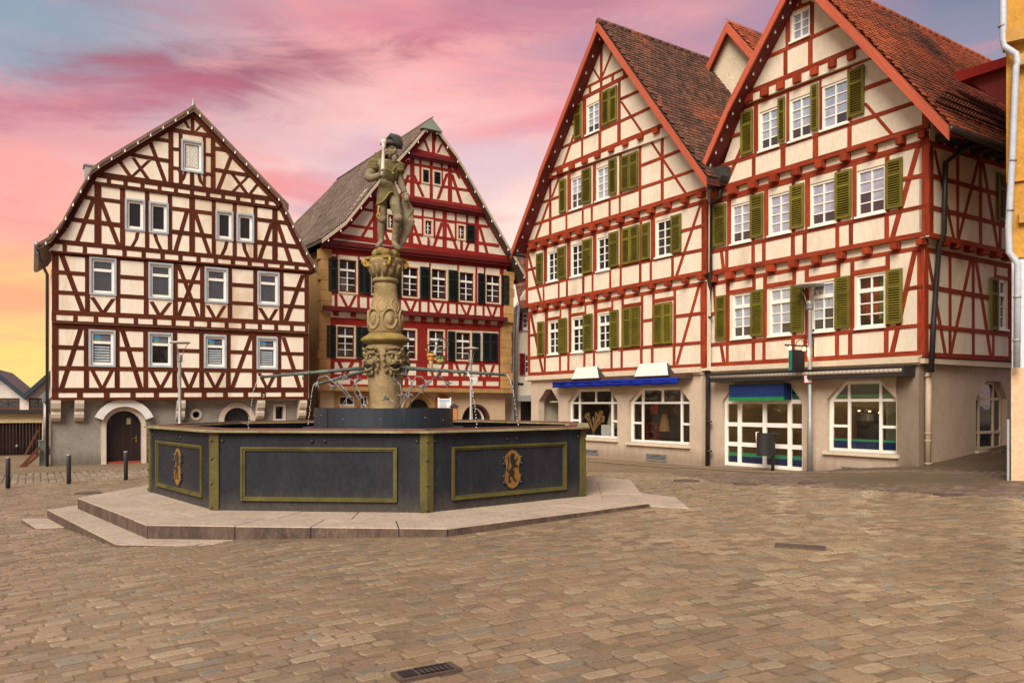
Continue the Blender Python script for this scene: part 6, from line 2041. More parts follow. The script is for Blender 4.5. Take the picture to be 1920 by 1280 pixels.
# iron covers in the paving
iron = mat('rusty_cast_iron', (.10, .064, .047), (.065, .043, .034), 8, .65, .4)
def gpix(x, y, it=6):
    """ground point seen at a photo pixel"""
    z = 0.0
    for _ in range(it):
        Y = FPX * (EYE - z) / (y - HZ)
        X = (x - 960) / FPX * Y
        z = gz(X, Y)
    return Vector((X, Y, z))
for nm, x, y, l, w, lab, cat in (('drain_grate', 800, 1263, .42, .17, 'cast iron drain grate with pointed pattern in the near cobbles', 'drain'), ('drain_cover', 1500, 1026, .56, .20, 'plain rusty rectangular cover set in the open cobbles', 'drain cover')):
    p = gpix(x, y)
    t = thing(nm, lab, cat, p)
    ang = math.atan2(E1.y, E1.x) - (.06 if nm == 'drain_grate' else 1.0)
    e1 = Vector((math.cos(ang), math.sin(ang), 0))
    e2 = Vector((-e1.y, e1.x, 0))
    ax = (e1, e2, Vector((0, 0, 1)))
    mb = MB().box(p + Vector((0, 0, .012)), (l / 2, w / 2, .012), ax)
    mb.mk('frame', iron, t)
    if nm == 'drain_grate':
        mb = MB()
        for i in range(7): mb.box(p + e1 * (-.05 + .034 * i) + Vector((0, 0, .026)), (.006, w * .36 * (1 if i < 5 else (7 - i) / 3), .004), ax)
        for s in (-1, 1): mb.box(p + e1 * .05 + e2 * (s * w * .30) + Vector((0, 0, .026)), (.115, .006, .004), ax)
        mb.box(p + e1 * -.13 + Vector((0, 0, .026)), (.05, w * .34, .003), ax)
        mb.mk('grille', mat('dark_iron', (.015, .012, .011), None, 6, .5), t)
for x, y, r, lab in ((1287, 902, .30, 'round dark manhole cover before the blue awning'), (1398, 908, .26, 'round dark manhole cover before the shop door'), (1778, 928, .24, 'round dark manhole cover in the dark lane'), (165, 925, .28, 'round dark manhole cover between the plinth and the bollards'), (1535, 907, .42, 'wide patched manhole cover at the edge of the lane')):
    p = gpix(x, y)
    t = thing('manhole_cover', lab, 'manhole cover', p)
    mb = MB().lathe(p, [(r, -.01), (r, .022), (r * .9, .022), (r * .88, .016), (.02, .016)], 20)
    mb.mk('lid', iron, t)

# ================================================================== stone plinth under the fountain
granite = mat('pink_grey_granite', (.40, .31, .23), (.32, .245, .18), 2.2, .75, .35, 60, vary=.07, stain=(.20, .13, .095), stain_amt=.35, fine=.2)
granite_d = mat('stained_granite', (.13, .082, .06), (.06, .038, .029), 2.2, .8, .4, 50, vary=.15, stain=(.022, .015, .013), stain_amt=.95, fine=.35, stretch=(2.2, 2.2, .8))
PT = thing('fountain_plinth', 'octagonal stone platform of granite slabs under the fountain, stepped on its left', 'plinth', (PLC.x, PLC.y, -.1))
def slab(q, z0, z1, nm='slab', m=granite, ch=.012):
    """quad slab with slightly eased top edges"""
    c = sum((Vector(p) for p in q), Vector()) / 4
    mb = MB()
    v = [(p.x, p.y, z0) for p in q] + [(p.x, p.y, z1 - ch) for p in q] + [((p.x - c.x) * (1 - ch / max(.3, (p - c).length)) + c.x, (p.y - c.y) * (1 - ch / max(.3, (p - c).length)) + c.y, z1) for p in q]
    f = [(i, (i + 1) % 4, 4 + (i + 1) % 4, 4 + i) for i in range(4)] + [(4 + i, 4 + (i + 1) % 4, 8 + (i + 1) % 4, 8 + i) for i in range(4)] + [(8, 9, 10, 11)]
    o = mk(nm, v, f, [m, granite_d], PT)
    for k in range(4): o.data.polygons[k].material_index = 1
    return fix_normals(o)
inner = octo(PLC, 3.50, -.0771, 0)
core = octo(PLC, 2.2, -.0771, 0)
for k in range(8):
    a, b = PL[k], PL[(k + 1) % 8]
    c, d = inner[k], inner[(k + 1) % 8]
    e, f = core[k], core[(k + 1) % 8]
    cuts = sorted([0, 1] + [R.uniform(.2, .36), R.uniform(.45, .6), R.uniform(.7, .85)])
    for s, t in zip(cuts, cuts[1:]):
        g_ = .0016
        slab([a.lerp(b, s + g_), a.lerp(b, t - g_), c.lerp(d, t - g_), c.lerp(d, s + g_)], -.35, .13 + R.uniform(-.003, .003))
    cuts = [0, R.uniform(.3, .42), R.uniform(.62, .74), 1]
    for s, t in zip(cuts, cuts[1:]):
        g_ = .0016
        slab([c.lerp(d, s + g_), c.lerp(d, t - g_), e.lerp(f, t - g_), e.lerp(f, s + g_)], -.3, .128 + R.uniform(-.003, .003))
lo1 = [gpix(98, 966), gpix(222, 1020)]
def lowstep(lv, off, s0, s1, nm):
    o2 = octo(PLC, 4.114 + off, -.0771, 0)
    a, b = o2[6], o2[7]
    c, d = PL[6], PL[7]
    n = 4
    for i in range(n):
        s, t = s0 + (s1 - s0) * i / n + .001, s0 + (s1 - s0) * (i + 1) / n - .001
        slab([a.lerp(b, s), a.lerp(b, t), c.lerp(d, t) if off < .6 else c.lerp(d, t), c.lerp(d, s)], lv - .4, lv, nm)
lowstep(-.055, .36, 0, 1, 'step_slab')
o2 = octo(PLC, 4.114 + .36, -.0771, 0)
q = [o2[7], o2[7].lerp(o2[0], .30), PL[7].lerp(PL[0], .34), PL[7]]
slab(q, -.5, -.056, 'step_slab')
o3 = octo(PLC, 4.114 + .66, -.0771, 0)
slab([o3[6], o3[6].lerp(o3[7], .28), o2[6].lerp(o2[7], .30), o2[6]], -.6, -.20, 'step_slab')
slab([PL[5].lerp(PL[6], .6) + Vector((0, 0, 0)), o2[6], PL[6], PL[5].lerp(PL[6], .9)], -.6, -.057, 'step_slab')
# low ramp stone on the right corner
o4 = octo(PLC, 4.114 + .42, -.0771, 0)
slab([PL[1] + Vector((.02, 0, 0)), o4[1] + Vector((.12, -.05, 0)), o4[1].lerp(o4[2], .33) + Vector((.1, 0, 0)), PL[1].lerp(PL[2], .5)], -.2, .085, 'step_slab')

# ================================================================== fountain
FO = thing('fountain', 'octagonal slate-grey fountain basin with olive trim, round inner basin and carved stone column', 'fountain', (FT.x, FT.y, .13))
TH, SD = -.0868, 3.357
slate = mat('slate_blue_iron_paint', (.022, .024, .030), (.014, .015, .020), 1.6, .7, .3, 30, spec=.15, stretch=(1.4, 1.4, .7), stain=(.042, .040, .040), stain_amt=.5, fine=.2, splash=((.085, .07, .055), .28, .35))
olive = mat('olive_green_paint', (.105, .088, .024), (.065, .055, .016), 2.5, .65, .2, stain=(.035, .03, .016), stain_amt=.6, spec=.2)
rimm = mat('worn_olive_rim', (.30, .27, .13), (.16, .14, .07), 3, .5, .3, stain=(.12, .035, .02), stain_amt=.8)
Zb, Zt = .13, 1.335
O0, O1 = octo(FT, SD, TH, Zb), octo(FT, SD - .10, TH, Zb)
up = lambda p, z: Vector((p.x, p.y, z))
for k in range(8):
    a, b = O0[k], O0[(k + 1) % 8]
    c, d = O1[k], O1[(k + 1) % 8]
    mb = MB().prism([a, b, up(b, Zt), up(a, Zt)], (c - a + d - b) / 2)
    sd_ = mb.mk('side_panel', slate, FO, fix=True)
    u = (b - a).normalized()
    F = Fac(a.xy, u)
    if (Vector((F.n.x, F.n.y, 0))).dot(a - FT) < 0: F.n = -F.n
    L = (b - a).length
    x0, x1, y0, y1 = L * .135, L * .865, Zb + .155, Zb + .985
    mb = MB()
    for t, dd in ((.062, .022), (.032, .042)):
        for q in ((x0, x0 + t, y0, y1), (x1 - t, x1, y0, y1), (x0 + t, x1 - t, y1 - t, y1), (x0 + t, x1 - t, y0, y0 + t)): F.box(mb, *q, -.01, dd)
    mb.mk('panel_moulding', olive, FO)
    for x in (L * .47, L * .53, L * .045, L * .955):
        mb = MB().ball(F.w(x, Zt - .13, .0), .032, n=8, m=5)
        mb.mk('bolt', BLACKM, sd_, True)
    # corner post
    pd = (a - FT).normalized()
    n0 = F.n
    mb = MB()
    prev = (O0[k - 1] - a).normalized()
    pts = [a + u * .10, a + u * .10 + n0 * .03, a + (n0 + Vector((prev.y, -prev.x, 0)) * (1 if Vector((prev.y, -prev.x, 0)).dot(pd) > 0 else -1)).normalized() * .035, a + prev * .10 + Vector((prev.y, -prev.x, 0)) * (.03 if Vector((prev.y, -prev.x, 0)).dot(pd) > 0 else -.03), a + prev * .10, a - pd * .08]
    mb.prism([up(p, Zb + .002) for p in pts], (0, 0, Zt - Zb - .01))
    po = mb.mk('corner_post', olive, FO, fix=True)
    for zz in (.05, .42, .80, 1.08):
        mb = MB().ball(a + pd * .035 + Vector((0, 0, zz)), .026, n=8, m=5)
        mb.mk('bolt', olive, po, True)
    if k % 2 == 0:                                                # painted cast cartouche with a rampant lion
        cx, cy = L / 2, (y0 + y1) / 2
        sc = .325 / 230
        out = [(0, 232), (-55, 215), (-95, 175), (-122, 150), (-128, 110), (-108, 75), (-100, 30), (-100, -20), (-112, -60), (-128, -90), (-122, -130), (-100, -165), (-60, -210), (0, -232), (60, -210), (100, -165), (122, -130), (128, -90), (112, -60), (100, -20), (100, 30), (108, 75), (128, 110), (122, 150), (95, 175), (55, 215)]
        mb = MB()
        F.poly(mb, [(cx + x * sc * 1.05, cy + y * sc * 1.04) for x, y in out], .0, .014)
        em = mb.mk('cartouche', BLACKM, FO, fix=True)
        mb = MB()
        F.poly(mb, [(cx + x * sc * .95, cy + y * sc * .96) for x, y in out], .012, .026)
        mb.mk('cartouche_face', mat('gilt_ochre_paint', (.26, .125, .020), (.16, .075, .014), 5, .5, .2, stain=(.12, .05, .015), stain_amt=.6), em, fix=True)
        lion = [(800, 230), (835, 235), (845, 265), (830, 285), (852, 318), (880, 278), (888, 298), (858, 342), (862, 370), (892, 378), (892, 400), (850, 397), (825, 402), (812, 420), (837, 440), (837, 467), (822, 490), (842, 530), (872, 560), (850, 567), (823, 542), (800, 500), (777, 492), (765, 512), (777, 552), (794, 567), (748, 572), (753, 545), (748, 500), (768, 470), (752, 452), (758, 430), (798, 392), (788, 350), (772, 290), (782, 250)]
        sg = 1 if F.u.cross(Vector((0, 0, 1))).dot(F.n) > 0 else -1
        P2 = [(cx + sg * (x - 815) * sc, cy - (y - 420) * sc) for x, y in lion]
        mb = MB()
        tris = delaunay_2d_cdt([Vector(p) for p in P2], [(i, (i + 1) % len(P2)) for i in range(len(P2))], [], 1, 1e-6)
        mb.add([F.w(p[0], p[1], .034) for p in tris[0]], [tuple(f) for f in tris[2]])
        n_ = len(P2)
        mb.add([F.w(p[0], p[1], .034) for p in P2] + [F.w(p[0], p[1], .02) for p in P2], [(i, (i + 1) % n_, n_ + (i + 1) % n_, n_ + i) for i in range(n_)])
        tl = [(758, 445), (733, 435), (722, 410), (738, 380), (750, 330), (744, 280), (736, 268)]
        mb.tube([F.w(cx + sg * (x - 815) * sc, cy - (y - 420) * sc, .03) for x, y in tl], .010, 6)
        mb.mk('lion_figure', mat('black_lion_paint', (.012, .010, .010), None, 4, .4), em)
        for x, y in ((-125, 140), (125, 140), (-125, 70), (125, 70), (-125, -75), (125, -75), (-122, -150), (122, -150)):
            mb = MB().ball(F.w(cx + x * sc * 1.06, cy + y * sc, .02), .024, n=8, m=5)
            mb.mk('cartouche_knob', mat('blue_grey_iron', (.028, .032, .042), None, 4, .4), em, True)
# rim
R0, R1 = octo(FT, SD + .09, TH, Zt), octo(FT, SD - .30, TH, Zt)
for k in range(8):
    a, b, c, d = R0[k], R0[(k + 1) % 8], R1[k], R1[(k + 1) % 8]
    mb = MB().prism([a, b, d, c], (0, 0, .028))
    mb.mk('rim', rimm, FO, fix=True)
    mb = MB().prism([c.lerp(a, .5) + Vector((0, 0, .028)), d.lerp(b, .5) + Vector((0, 0, .028)), d.lerp(b, .2) + Vector((0, 0, .028)), c.lerp(a, .2) + Vector((0, 0, .028))], (0, 0, .03))
    mb.mk('rim_strip', mat('rusty_red_strip', (.16, .055, .035), (.10, .04, .03), 4, .6), FO, fix=True)
mb = MB()
wz = octo(FT, SD - .12, TH, 1.14)
mb.add([FT + Vector((0, 0, 1.14))] + wz, [(0, i + 1, (i + 1) % 8 + 1) for i in range(8)])
wm = glass_mat('still_dark_water', (.018, .022, .020), .06, rough=.05)
mb.mk('water', wm, FO)
# round inner basin on struts
ib = MB()
ro, ri = 1.40, 1.34
n = 48
for (ra, za), (rb, zb) in (((ro, 1.31), (ro, 1.70)), ((ro, 1.70), (ri, 1.70)), ((ri, 1.70), (ri, 1.36)), ((ri, 1.36), (.2, 1.36)), ((.2, 1.29), (1.62, 1.29)), ((1.62, 1.29), (1.62, 1.315)), ((1.62, 1.315), (ro, 1.315))):
    k = len(ib.v)
    for j in range(n):
        a = 2 * math.pi * j / n
        ib.v += [FT + Vector((ra * math.cos(a), ra * math.sin(a), za)), FT + Vector((rb * math.cos(a), rb * math.sin(a), zb))]
    ib.f += [(k + 2 * j, k + 2 * ((j + 1) % n), k + 2 * ((j + 1) % n) + 1, k + 2 * j + 1) for j in range(n)]
inb = ib.mk('inner_basin', mat('blue_black_iron', (.018, .025, .034), (.013, .018, .025), 1.5, .5, .15, stain=(.13, .17, .19), stain_amt=.75, stretch=(1, 1, .25)), FO, False, fix=True)
for j in range(12):
    a = 2 * math.pi * (j + .3 + R.uniform(-.2, .2)) / 12
    mb = MB().ball(FT + Vector((ro * math.cos(a), ro * math.sin(a), 1.50 + R.uniform(-.05, .08))), .011, n=6, m=4)
    mb.mk('rivet', GREYM, inb, True)
for a in (-2.30, -.75, .9, 2.4):
    mb = MB().box(FT + Vector((ro * math.cos(a), ro * math.sin(a), 1.505)), (.012, .02, .195), (Vector((math.cos(a), math.sin(a), 0)), Vector((-math.sin(a), math.cos(a), 0)), Vector((0, 0, 1))))
    mb.mk('seam', BLACKM, inb)
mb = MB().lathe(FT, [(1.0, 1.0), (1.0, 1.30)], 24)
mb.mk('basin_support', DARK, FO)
mb = MB()
mb.add([FT + Vector((0, 0, 1.60))] + [FT + Vector((ri * math.cos(2 * math.pi * j / 32), ri * math.sin(2 * math.pi * j / 32), 1.60)) for j in range(32)], [(0, j + 1, (j + 1) % 32 + 1) for j in range(32)])
mb.mk('upper_water', wm, FO)

# ---- carved column
zz = lambda y: EYE + (HZ - y) * 16.05 / FPX
sand = mat('mossy_sandstone', (.35, .25, .125), (.23, .165, .082), 2.0, .9, .5, 22, stain=(.10, .075, .025), stain_amt=.85, fine=.15, spec=.15)
moss = mat('ochre_moss_stone', (.28, .19, .045), (.15, .11, .03), 3.5, .9, .5, 16, stain=(.05, .045, .02), stain_amt=.7)
CC = Vector((FT.x + .02, FT.y, 0))
prof = [(.33, 1.4), (.31, zz(765)), (.315, zz(750)), (.345, zz(725)), (.368, zz(705)), (.382, zz(675)), (.386, zz(650)), (.36, zz(646))]
MB().lathe(CC, prof, 32).mk('lower_drum', sand, FO, True)
MB().lathe(CC, [(.36, zz(648)), (.40, zz(645)), (.49, zz(640)), (.50, zz(637)), (.47, zz(634)), (.38, zz(629)), (.34, zz(626))], 32).mk('moss_ledge', moss, FO, True)
MB().lathe(CC, [(.33, zz(628)), (.34, zz(618)), (.348, zz(604)), (.338, zz(592)), (.305, zz(580)), (.266, zz(568)), (.246, zz(556)), (.232, zz(540)), (.225, zz(530))], 32).mk('carved_shaft', sand, FO, True)
MB().lathe(CC, [(.235, zz(531)), (.262, zz(529.5)), (.270, zz(526.5)), (.262, zz(524)), (.235, zz(522))], 32).mk('neck_ring', sand, FO, True)
MB().lathe(CC, [(.225, zz(524)), (.235, zz(518)), (.265, zz(508)), (.31, zz(500)), (.35, zz(492)), (.355, zz(488)), (.20, zz(487))], 24).mk('capital', sand, FO, True)
mb = MB()
ab = [Vector((CC.x + .40 * math.cos(a) * k, CC.y + .40 * math.sin(a) * k, zz(489))) for a, k in [(math.pi / 4 * i + .35, 1.12 if i % 2 == 0 else .84) for i in range(8)]]
mb.prism(ab, (0, 0, .05))
mb.mk('abacus', moss, FO, fix=True)
# volutes, acanthus leaves, ovals, strapwork relief
for i in range(4):
    a = math.pi / 2 * i + .35
    d = Vector((math.cos(a), math.sin(a), 0))
    t = Vector((-d.y, d.x, 0))
    mb = MB()
    pts = []
    for k in range(26):
        th = k / 25 * math.pi * 3.6
        rr = .085 * (1 - k / 30)
        pts.append(CC + d * (.40 + rr * math.cos(th)) + Vector((0, 0, zz(496) + rr * math.sin(th))))
    pts = [CC + d * .27 + Vector((0, 0, zz(505)))] + [CC + d * .34 + Vector((0, 0, zz(498)))] + pts
    mb.tube(pts, .020, 6)
    mb.mk('volute', mat('gilded_stone', (.48, .30, .05), (.34, .21, .04), 5, .4), FO, True)
for i in range(12):
    a = 2 * math.pi * i / 12 + .1
    d = Vector((math.cos(a), math.sin(a), 0))
    mb = MB()
    mb.tube([CC + d * .235 + Vector((0, 0, zz(521))), CC + d * .275 + Vector((0, 0, zz(510))), CC + d * .345 + Vector((0, 0, zz(500))), CC + d * .375 + Vector((0, 0, zz(503)))], [.035, .055, .045, .015], 6)
    mb.mk('acanthus_leaf', sand, FO, True)
for i in range(6):
    a = 2 * math.pi * i / 6 - 1.15
    d = Vector((math.cos(a), math.sin(a), 0))
    t = Vector((-d.y, d.x, 0))
    mb = MB()
    mb.tube([CC + d * (.358 - .05 * abs(math.sin(k / 20 * 2 * math.pi)) ** 2 * .3) + t * (.145 * math.cos(k / 20 * 2 * math.pi)) + Vector((0, 0, zz(600) + .20 * math.sin(k / 20 * 2 * math.pi))) - d * (.145 * abs(math.cos(k / 20 * 2 * math.pi))) ** 2 * 1.6 for k in range(21)], .022, 6)
    mb.ball(CC + d * .335 + Vector((0, 0, zz(600))), .10, (.5, .8, 1.25), 10, 8, (d, t, Vector((0, 0, 1))))
    mb.mk('oval_boss', sand, FO, True)
    for s in (-1, 1):                                             # strapwork tendrils climbing the shaft
        pts = []
        for k in range(12):
            q = k / 11
            ang = a + math.pi / 6 + s * .42 * math.sin(q * 5.5) * (1 - q * .5)
            rr = .318 - .10 * min(1, q * 1.5) + .004
            pts.append(CC + Vector((math.cos(ang) * rr, math.sin(ang) * rr, zz(588) + q * .58)))
        mb = MB().tube(pts, [.020 - .0008 * k for k in range(12)], 5)
        mb.mk('tendril', sand, FO, True)

# lion masks with spouts
verd = mat('verdigris_copper', (.085, .10, .078), (.05, .057, .046), 6, .6, .3, stain=(.17, .25, .22), stain_amt=.7)
for i, (sx_, sy_, ez, L) in enumerate(((-.985, -.05, 2.33, 2.45), (-.75, .66, 2.22, 2.4), (.77, -.64, 2.37, 2.25), (.985, .10, 2.39, 2.45))):
    d = Vector((sx_, sy_, 0)).normalized()
    fa = Vector(((-.62, -.78, 0), (-.62, .78, 0), (.55, -.83, 0), (.83, .55, 0))[i]).normalized()
    t = Vector((-fa.y, fa.x, 0))
    k = Vector((0, 0, 1))
    c = CC + fa * .37 + k * (zz(676))
    ax = (fa, t, k)
    at = lambda x, y, z: c + fa * x + t * y + k * z
    mb = MB()
    mb.ball(at(-.02, 0, .03), .20, (.60, .92, 1.12), 14, 10, ax)                     # skull
    mb.ball(at(.09, 0, -.055), .10, (.85, 1.05, .62), 12, 8, ax)                      # muzzle
    mb.tube([at(.10, 0, .11), at(.135, 0, .03), at(.165, 0, -.02)], [.022, .030, .042], 8)
    mb.ball(at(.175, 0, -.03), .040, (.7, 1.25, .7), 8, 6, ax)
    for s in (-1, 1):
        mb.tube([at(.07, s * .17, .125), at(.115, s * .10, .135), at(.125, s * .035, .095)], [.018, .034, .026], 7)
        mb.ball(at(.09, s * .115, -.05), .058, (.8, .8, 1.1), 8, 6, ax)
        mb.tube([at(.13, s * .03, -.075), at(.12, s * .09, -.085), at(.06, s * .135, -.14)], [.022, .022, .012], 6)
        mb.tube([at(.03, s * .15, .17), at(.06, s * .19, .235), at(.02, s * .215, .215)], [.03, .03, .012], 6)
        for q in range(4):
            a = 1.15 + q * .40
            y, z = .20 * math.sin(a), .26 * math.cos(a)
            mb.tube([at(.0, s * y, z), at(.03, s * y * 1.14, z * 1.1 - .02), at(.0, s * (y * 1.24), z * 1.2 - .05)], [.034, .030, .010], 6)
    mb.tube([at(.07, -.10, -.16), at(.11, -.05, -.205), at(.12, 0, -.215), at(.11, .05, -.205), at(.07, .10, -.16)], .026, 7)
    mb.tube([at(.04, -.12, .235), at(.075, -.05, .225), at(.085, 0, .25), at(.075, .05, .225), at(.04, .12, .235)], .030, 7)
    for q in range(3): mb.tube([at(.05, -.07 + .07 * q, -.22), at(.06, -.07 + .07 * q, -.29), at(.02, -.05 + .05 * q, -.34)], [.034, .028, .010], 6)
    lm = mb.mk('lion_mask', mat('weathered_mossy_stone', (.25, .19, .095), (.16, .125, .06), 5, .9, .6, 22, stain=(.06, .052, .022), stain_amt=.7, fine=.2, spec=.15), FO, True)
    mb = MB().ball(at(.075, 0, -.135), .075, (.6, 1.05, .62), 10, 7, ax)  # dark ball paints the shade of the open mouth
    mb.mk('mouth', mat('painted_mouth_shade', (.02, .016, .010), None, 4, .9), lm, True)
    for s in (-1, 1): MB().ball(at(.105, s * .075, .065), .030, (.8, 1, 1), 8, 6, ax).mk('eye', mat('pale_eye_stone', (.34, .28, .17), None, 6, .9), lm, True)
    p0 = CC + d * .36 + k * 2.52
    p1 = FT + d * L + k * ez
    mb = MB().tube([p0, p0.lerp(p1, .3), p0.lerp(p1, .7), p1], [.042, .038, .034, .030], 10)
    for q in (.18, .55): mb.tube([p0.lerp(p1, q), p0.lerp(p1, q + .02)], .046, 10)
    mb.tube([p1, p1 + d * .05 + k * .01], [.040, .036], 10)
    mb.tube([p0.lerp(p1, .62) - k * .04, p0.lerp(p1, .62) - k * .13], .022, 6)
    sp = mb.mk('spout', verd, FO, True)
    # thin falling water, breaking into drops
    mb = MB()
    v0 = d * .55
    pts = [p1 + d * .05 + v0 * s - k * (4.9 * s * s) for s in [j * .022 for j in range(11)]]
    mb.tube(pts, [.009 - .0005 * j for j in range(11)], 5)
    for j in range(22):
        s = .22 + j * .014
        q = p1 + d * .05 + v0 * s - k * (4.9 * s * s) + Vector((R.uniform(-.012, .012), R.uniform(-.012, .012), R.uniform(-.01, .01)))
        if q.z > 1.2: mb.ball(q, R.uniform(.008, .014), n=6, m=4)
    tag(mb.mk('water_jet', mat('water_drops', (.75, .75, .74), None, 2, .1), FO, True), kind='stuff')
# wrought-iron flowers round the column
zinc = mat('weathered_zinc', (.22, .20, .19), (.13, .115, .11), 6, .5, .3)
stems = [[(676, 766), (627, 718), (612, 704), (598, 708), (596, 714)], [(690, 762), (676, 738), (663, 713), (654, 710)], [(684, 765), (668, 742), (661, 724), (668, 716)], [(746, 767), (765, 732), (780, 706), (790, 706), (796, 712)], [(765, 762), (792, 730), (816, 706), (826, 706), (834, 714)], [(750, 764), (753, 735), (750, 720), (744, 716)], [(757, 764), (768, 735), (774, 722), (784, 724)], [(742, 764), (738, 753), (730, 749)], [(640, 762), (655, 740), (640, 722), (630, 724)], [(770, 764), (766, 738), (772, 716), (764, 706)]]
for i, s in enumerate(stems):
    Y = 15.1 + .25 * (i % 3)
    P3 = [pix(x, y, Y) for x, y in s]
    mb = MB().tube(P3, .014, 6)
    d = (P3[-1] - P3[-2]).normalized()
    o = d.orthogonal().normalized()
    for j in range(6):                                            # lily-like head
        a = j * math.pi / 3
        q = (o * math.cos(a) + d.cross(o) * math.sin(a))
        mb.tube([P3[-1], P3[-1] + d * .06 + q * .02, P3[-1] + d * .11 + q * .055, P3[-1] + d * .12 + q * .085], [.014, .018, .013, .003], 5)
    b = P3[0].lerp(P3[1], .7)
    sgn = -1 if i % 2 else 1
    mb.tube([b, b + Vector((sgn * .06, 0, .05)), b + Vector((sgn * .10, 0, .02)), b + Vector((sgn * .11, 0, -.02))], [.008, .015, .010, .003], 5)
    mb.mk('iron_flower', zinc, FO, True)

# ================================================================== statue
def build_statue():
    K = thing('knight_statue', 'weathered stone knight with plumed hat, white baton and shield on top of the column', 'statue', pix(730, 478, 16.05))
    Y0 = 16.05
    P = lambda x, y, d=0.0: pix(x, y, Y0 + d)
    st = mat('statue_stone', (.26, .205, .13), (.16, .128, .08), 4, .92, .9, 30, stain=(.075, .06, .025), stain_amt=.7, fine=.3, spec=.15)
    J = {}
    def j(n, x, y, d, r): J[n] = (P(x, y, d), r)
    j('pel', 726, 356, 0, .18); j('wai', 725, 341, .0, .16); j('che', 728.5, 320, -.02, .205); j('che2', 729.5, 309, 0, .18); j('nec', 731.5, 302, 0, .09); j('hd', 733.5, 290, -.03, .115); j('hd2', 734, 277, -.02, .135)
    j('rs', 706, 309, .02, .125); j('rua', 696, 322, -.06, .115); j('re', 688, 335, -.14, .095); j('rf', 702, 333, -.28, .088); j('rw', 714, 327.5, -.36, .062)
    j('ls', 745, 312, .05, .115); j('lua', 748, 326, .06, .10); j('le', 750, 341, .06, .085); j('lf', 755, 353, .0, .072); j('lw', 760, 363, -.03, .056)
    j('rh', 717, 364, -.03, .15); j('rt', 716.5, 387, -.06, .118); j('rk', 716.5, 410, -.06, .10); j('rc', 714.5, 428, -.0, .088); j('ra', 714.5, 454, 0, .06); j('rto', 707, 463, -.22, .06)
    j('lh', 737, 366, -.0, .15); j('lt', 742, 388, -.10, .118); j('lk', 746.5, 409, -.16, .10); j('lc', 743, 428, -.08, .088); j('la', 738.5, 456, -.04, .062); j('lto', 750, 468, -.24, .062)
    E = [('pel', 'wai'), ('wai', 'che'), ('che', 'che2'), ('che2', 'nec'), ('nec', 'hd'), ('hd', 'hd2'), ('che2', 'rs'), ('rs', 'rua'), ('rua', 're'), ('re', 'rf'), ('rf', 'rw'), ('che2', 'ls'), ('ls', 'lua'), ('lua', 'le'), ('le', 'lf'), ('lf', 'lw'), ('pel', 'rh'), ('rh', 'rt'), ('rt', 'rk'), ('rk', 'rc'), ('rc', 'ra'), ('ra', 'rto'), ('pel', 'lh'), ('lh', 'lt'), ('lt', 'lk'), ('lk', 'lc'), ('lc', 'la'), ('la', 'lto')]
    names = list(J)
    me = bpy.data.meshes.new('body')
    me.from_pydata([J[n][0] - ORG[K] for n in names], [(names.index(a), names.index(b)) for a, b in E], [])
    o = bpy.data.objects.new('body', me)
    COL.objects.link(o)
    o.parent = K
    ORG[o] = ORG[K]
    me.materials.append(st)
    sk = o.modifiers.new('skin', 'SKIN')
    sv = me.skin_vertices[0].data
    for i, n in enumerate(names):
        sv[i].radius = (J[n][1], J[n][1] * (.82 if n in ('che', 'wai', 'pel', 'che2') else 1))
        sv[i].use_root = n == 'pel'
    o.modifiers.new('sub', 'SUBSURF').render_levels = 2
    o.modifiers['sub'].levels = 1
    dg = bpy.context.evaluated_depsgraph_get()
    m2 = bpy.data.meshes.new_from_object(o.evaluated_get(dg))
    o.modifiers.clear()
    m2.polygons.foreach_set('use_smooth', [True] * len(m2.polygons))
    o.data = m2
    # hands with fingers
    for hx, hy, hd, mode in ((717.5, 326, -.40, 0), (761.5, 366, -.06, 1)):
        mb = MB()
        c = P(hx, hy, hd)
        mb.ball(c, .062, (1, .8, 1.05), 8, 6)
        for f in range(4):
            b = c + Vector((.0, 0, .045 - .028 * f)) if mode == 0 else c + Vector((-.035 + .025 * f, -.03, -.02))
            if mode == 0: pts = [b + Vector((-.03, -.05, 0)), b + Vector((.03, -.075, 0)), b + Vector((.065, -.03, -.003)), b + Vector((.045, .02, -.005))]
            else: pts = [b, b + Vector((.01, -.03, -.05)), b + Vector((.01, -.01, -.10 - .01 * (f == 1))), b + Vector((0, .03, -.115))]
            mb.tube(pts, [.018, .018, .016, .011], 6)
        mb.tube([c + Vector((-.03, -.03, .03)), c + Vector((.0, -.08, .06)), c + Vector((.04, -.07, .075))] if mode == 0 else [c + Vector((-.05, -.02, .02)), c + Vector((-.075, -.05, -.03)), c + Vector((-.06, -.06, -.07))], [.022, .020, .013], 6)
        mb.mk('hand', st, K, True)
    # face turned to the right, moustache and beard
    h = P(734.5, 285, -.05)
    fx = Vector((.62, -.78, 0)).normalized()
    fy = Vector((-fx.y, fx.x, 0))
    kz = Vector((0, 0, 1))
    ax = (fx, fy, kz)
    q = lambda a, b, c: h + fx * a + fy * b + kz * c
    mb = MB().ball(q(0, 0, 0), .125, (1, .88, 1.25), 12, 9, ax)
    mb.tube([q(.11, 0, .05), q(.15, 0, -.01), q(.165, 0, -.035)], [.018, .024, .026], 6)
    for s in (-1, 1):
        mb.ball(q(.10, s * .045, .035), .018, (1, 1, 1), 6, 5, ax)
        mb.tube([q(.10, s * .085, .06), q(.118, s * .04, .068), q(.12, 0, .06)], .015, 5)
        mb.tube([q(.135, s * .01, -.055), q(.125, s * .06, -.075), q(.07, s * .11, -.12)], [.024, .026, .008], 6)
        mb.ball(q(.0, s * .115, 0), .03, (.8, .4, 1.2), 6, 5, ax)
    mb.tube([q(.11, -.03, -.085), q(.12, 0, -.09), q(.11, .03, -.085)], .012, 5)
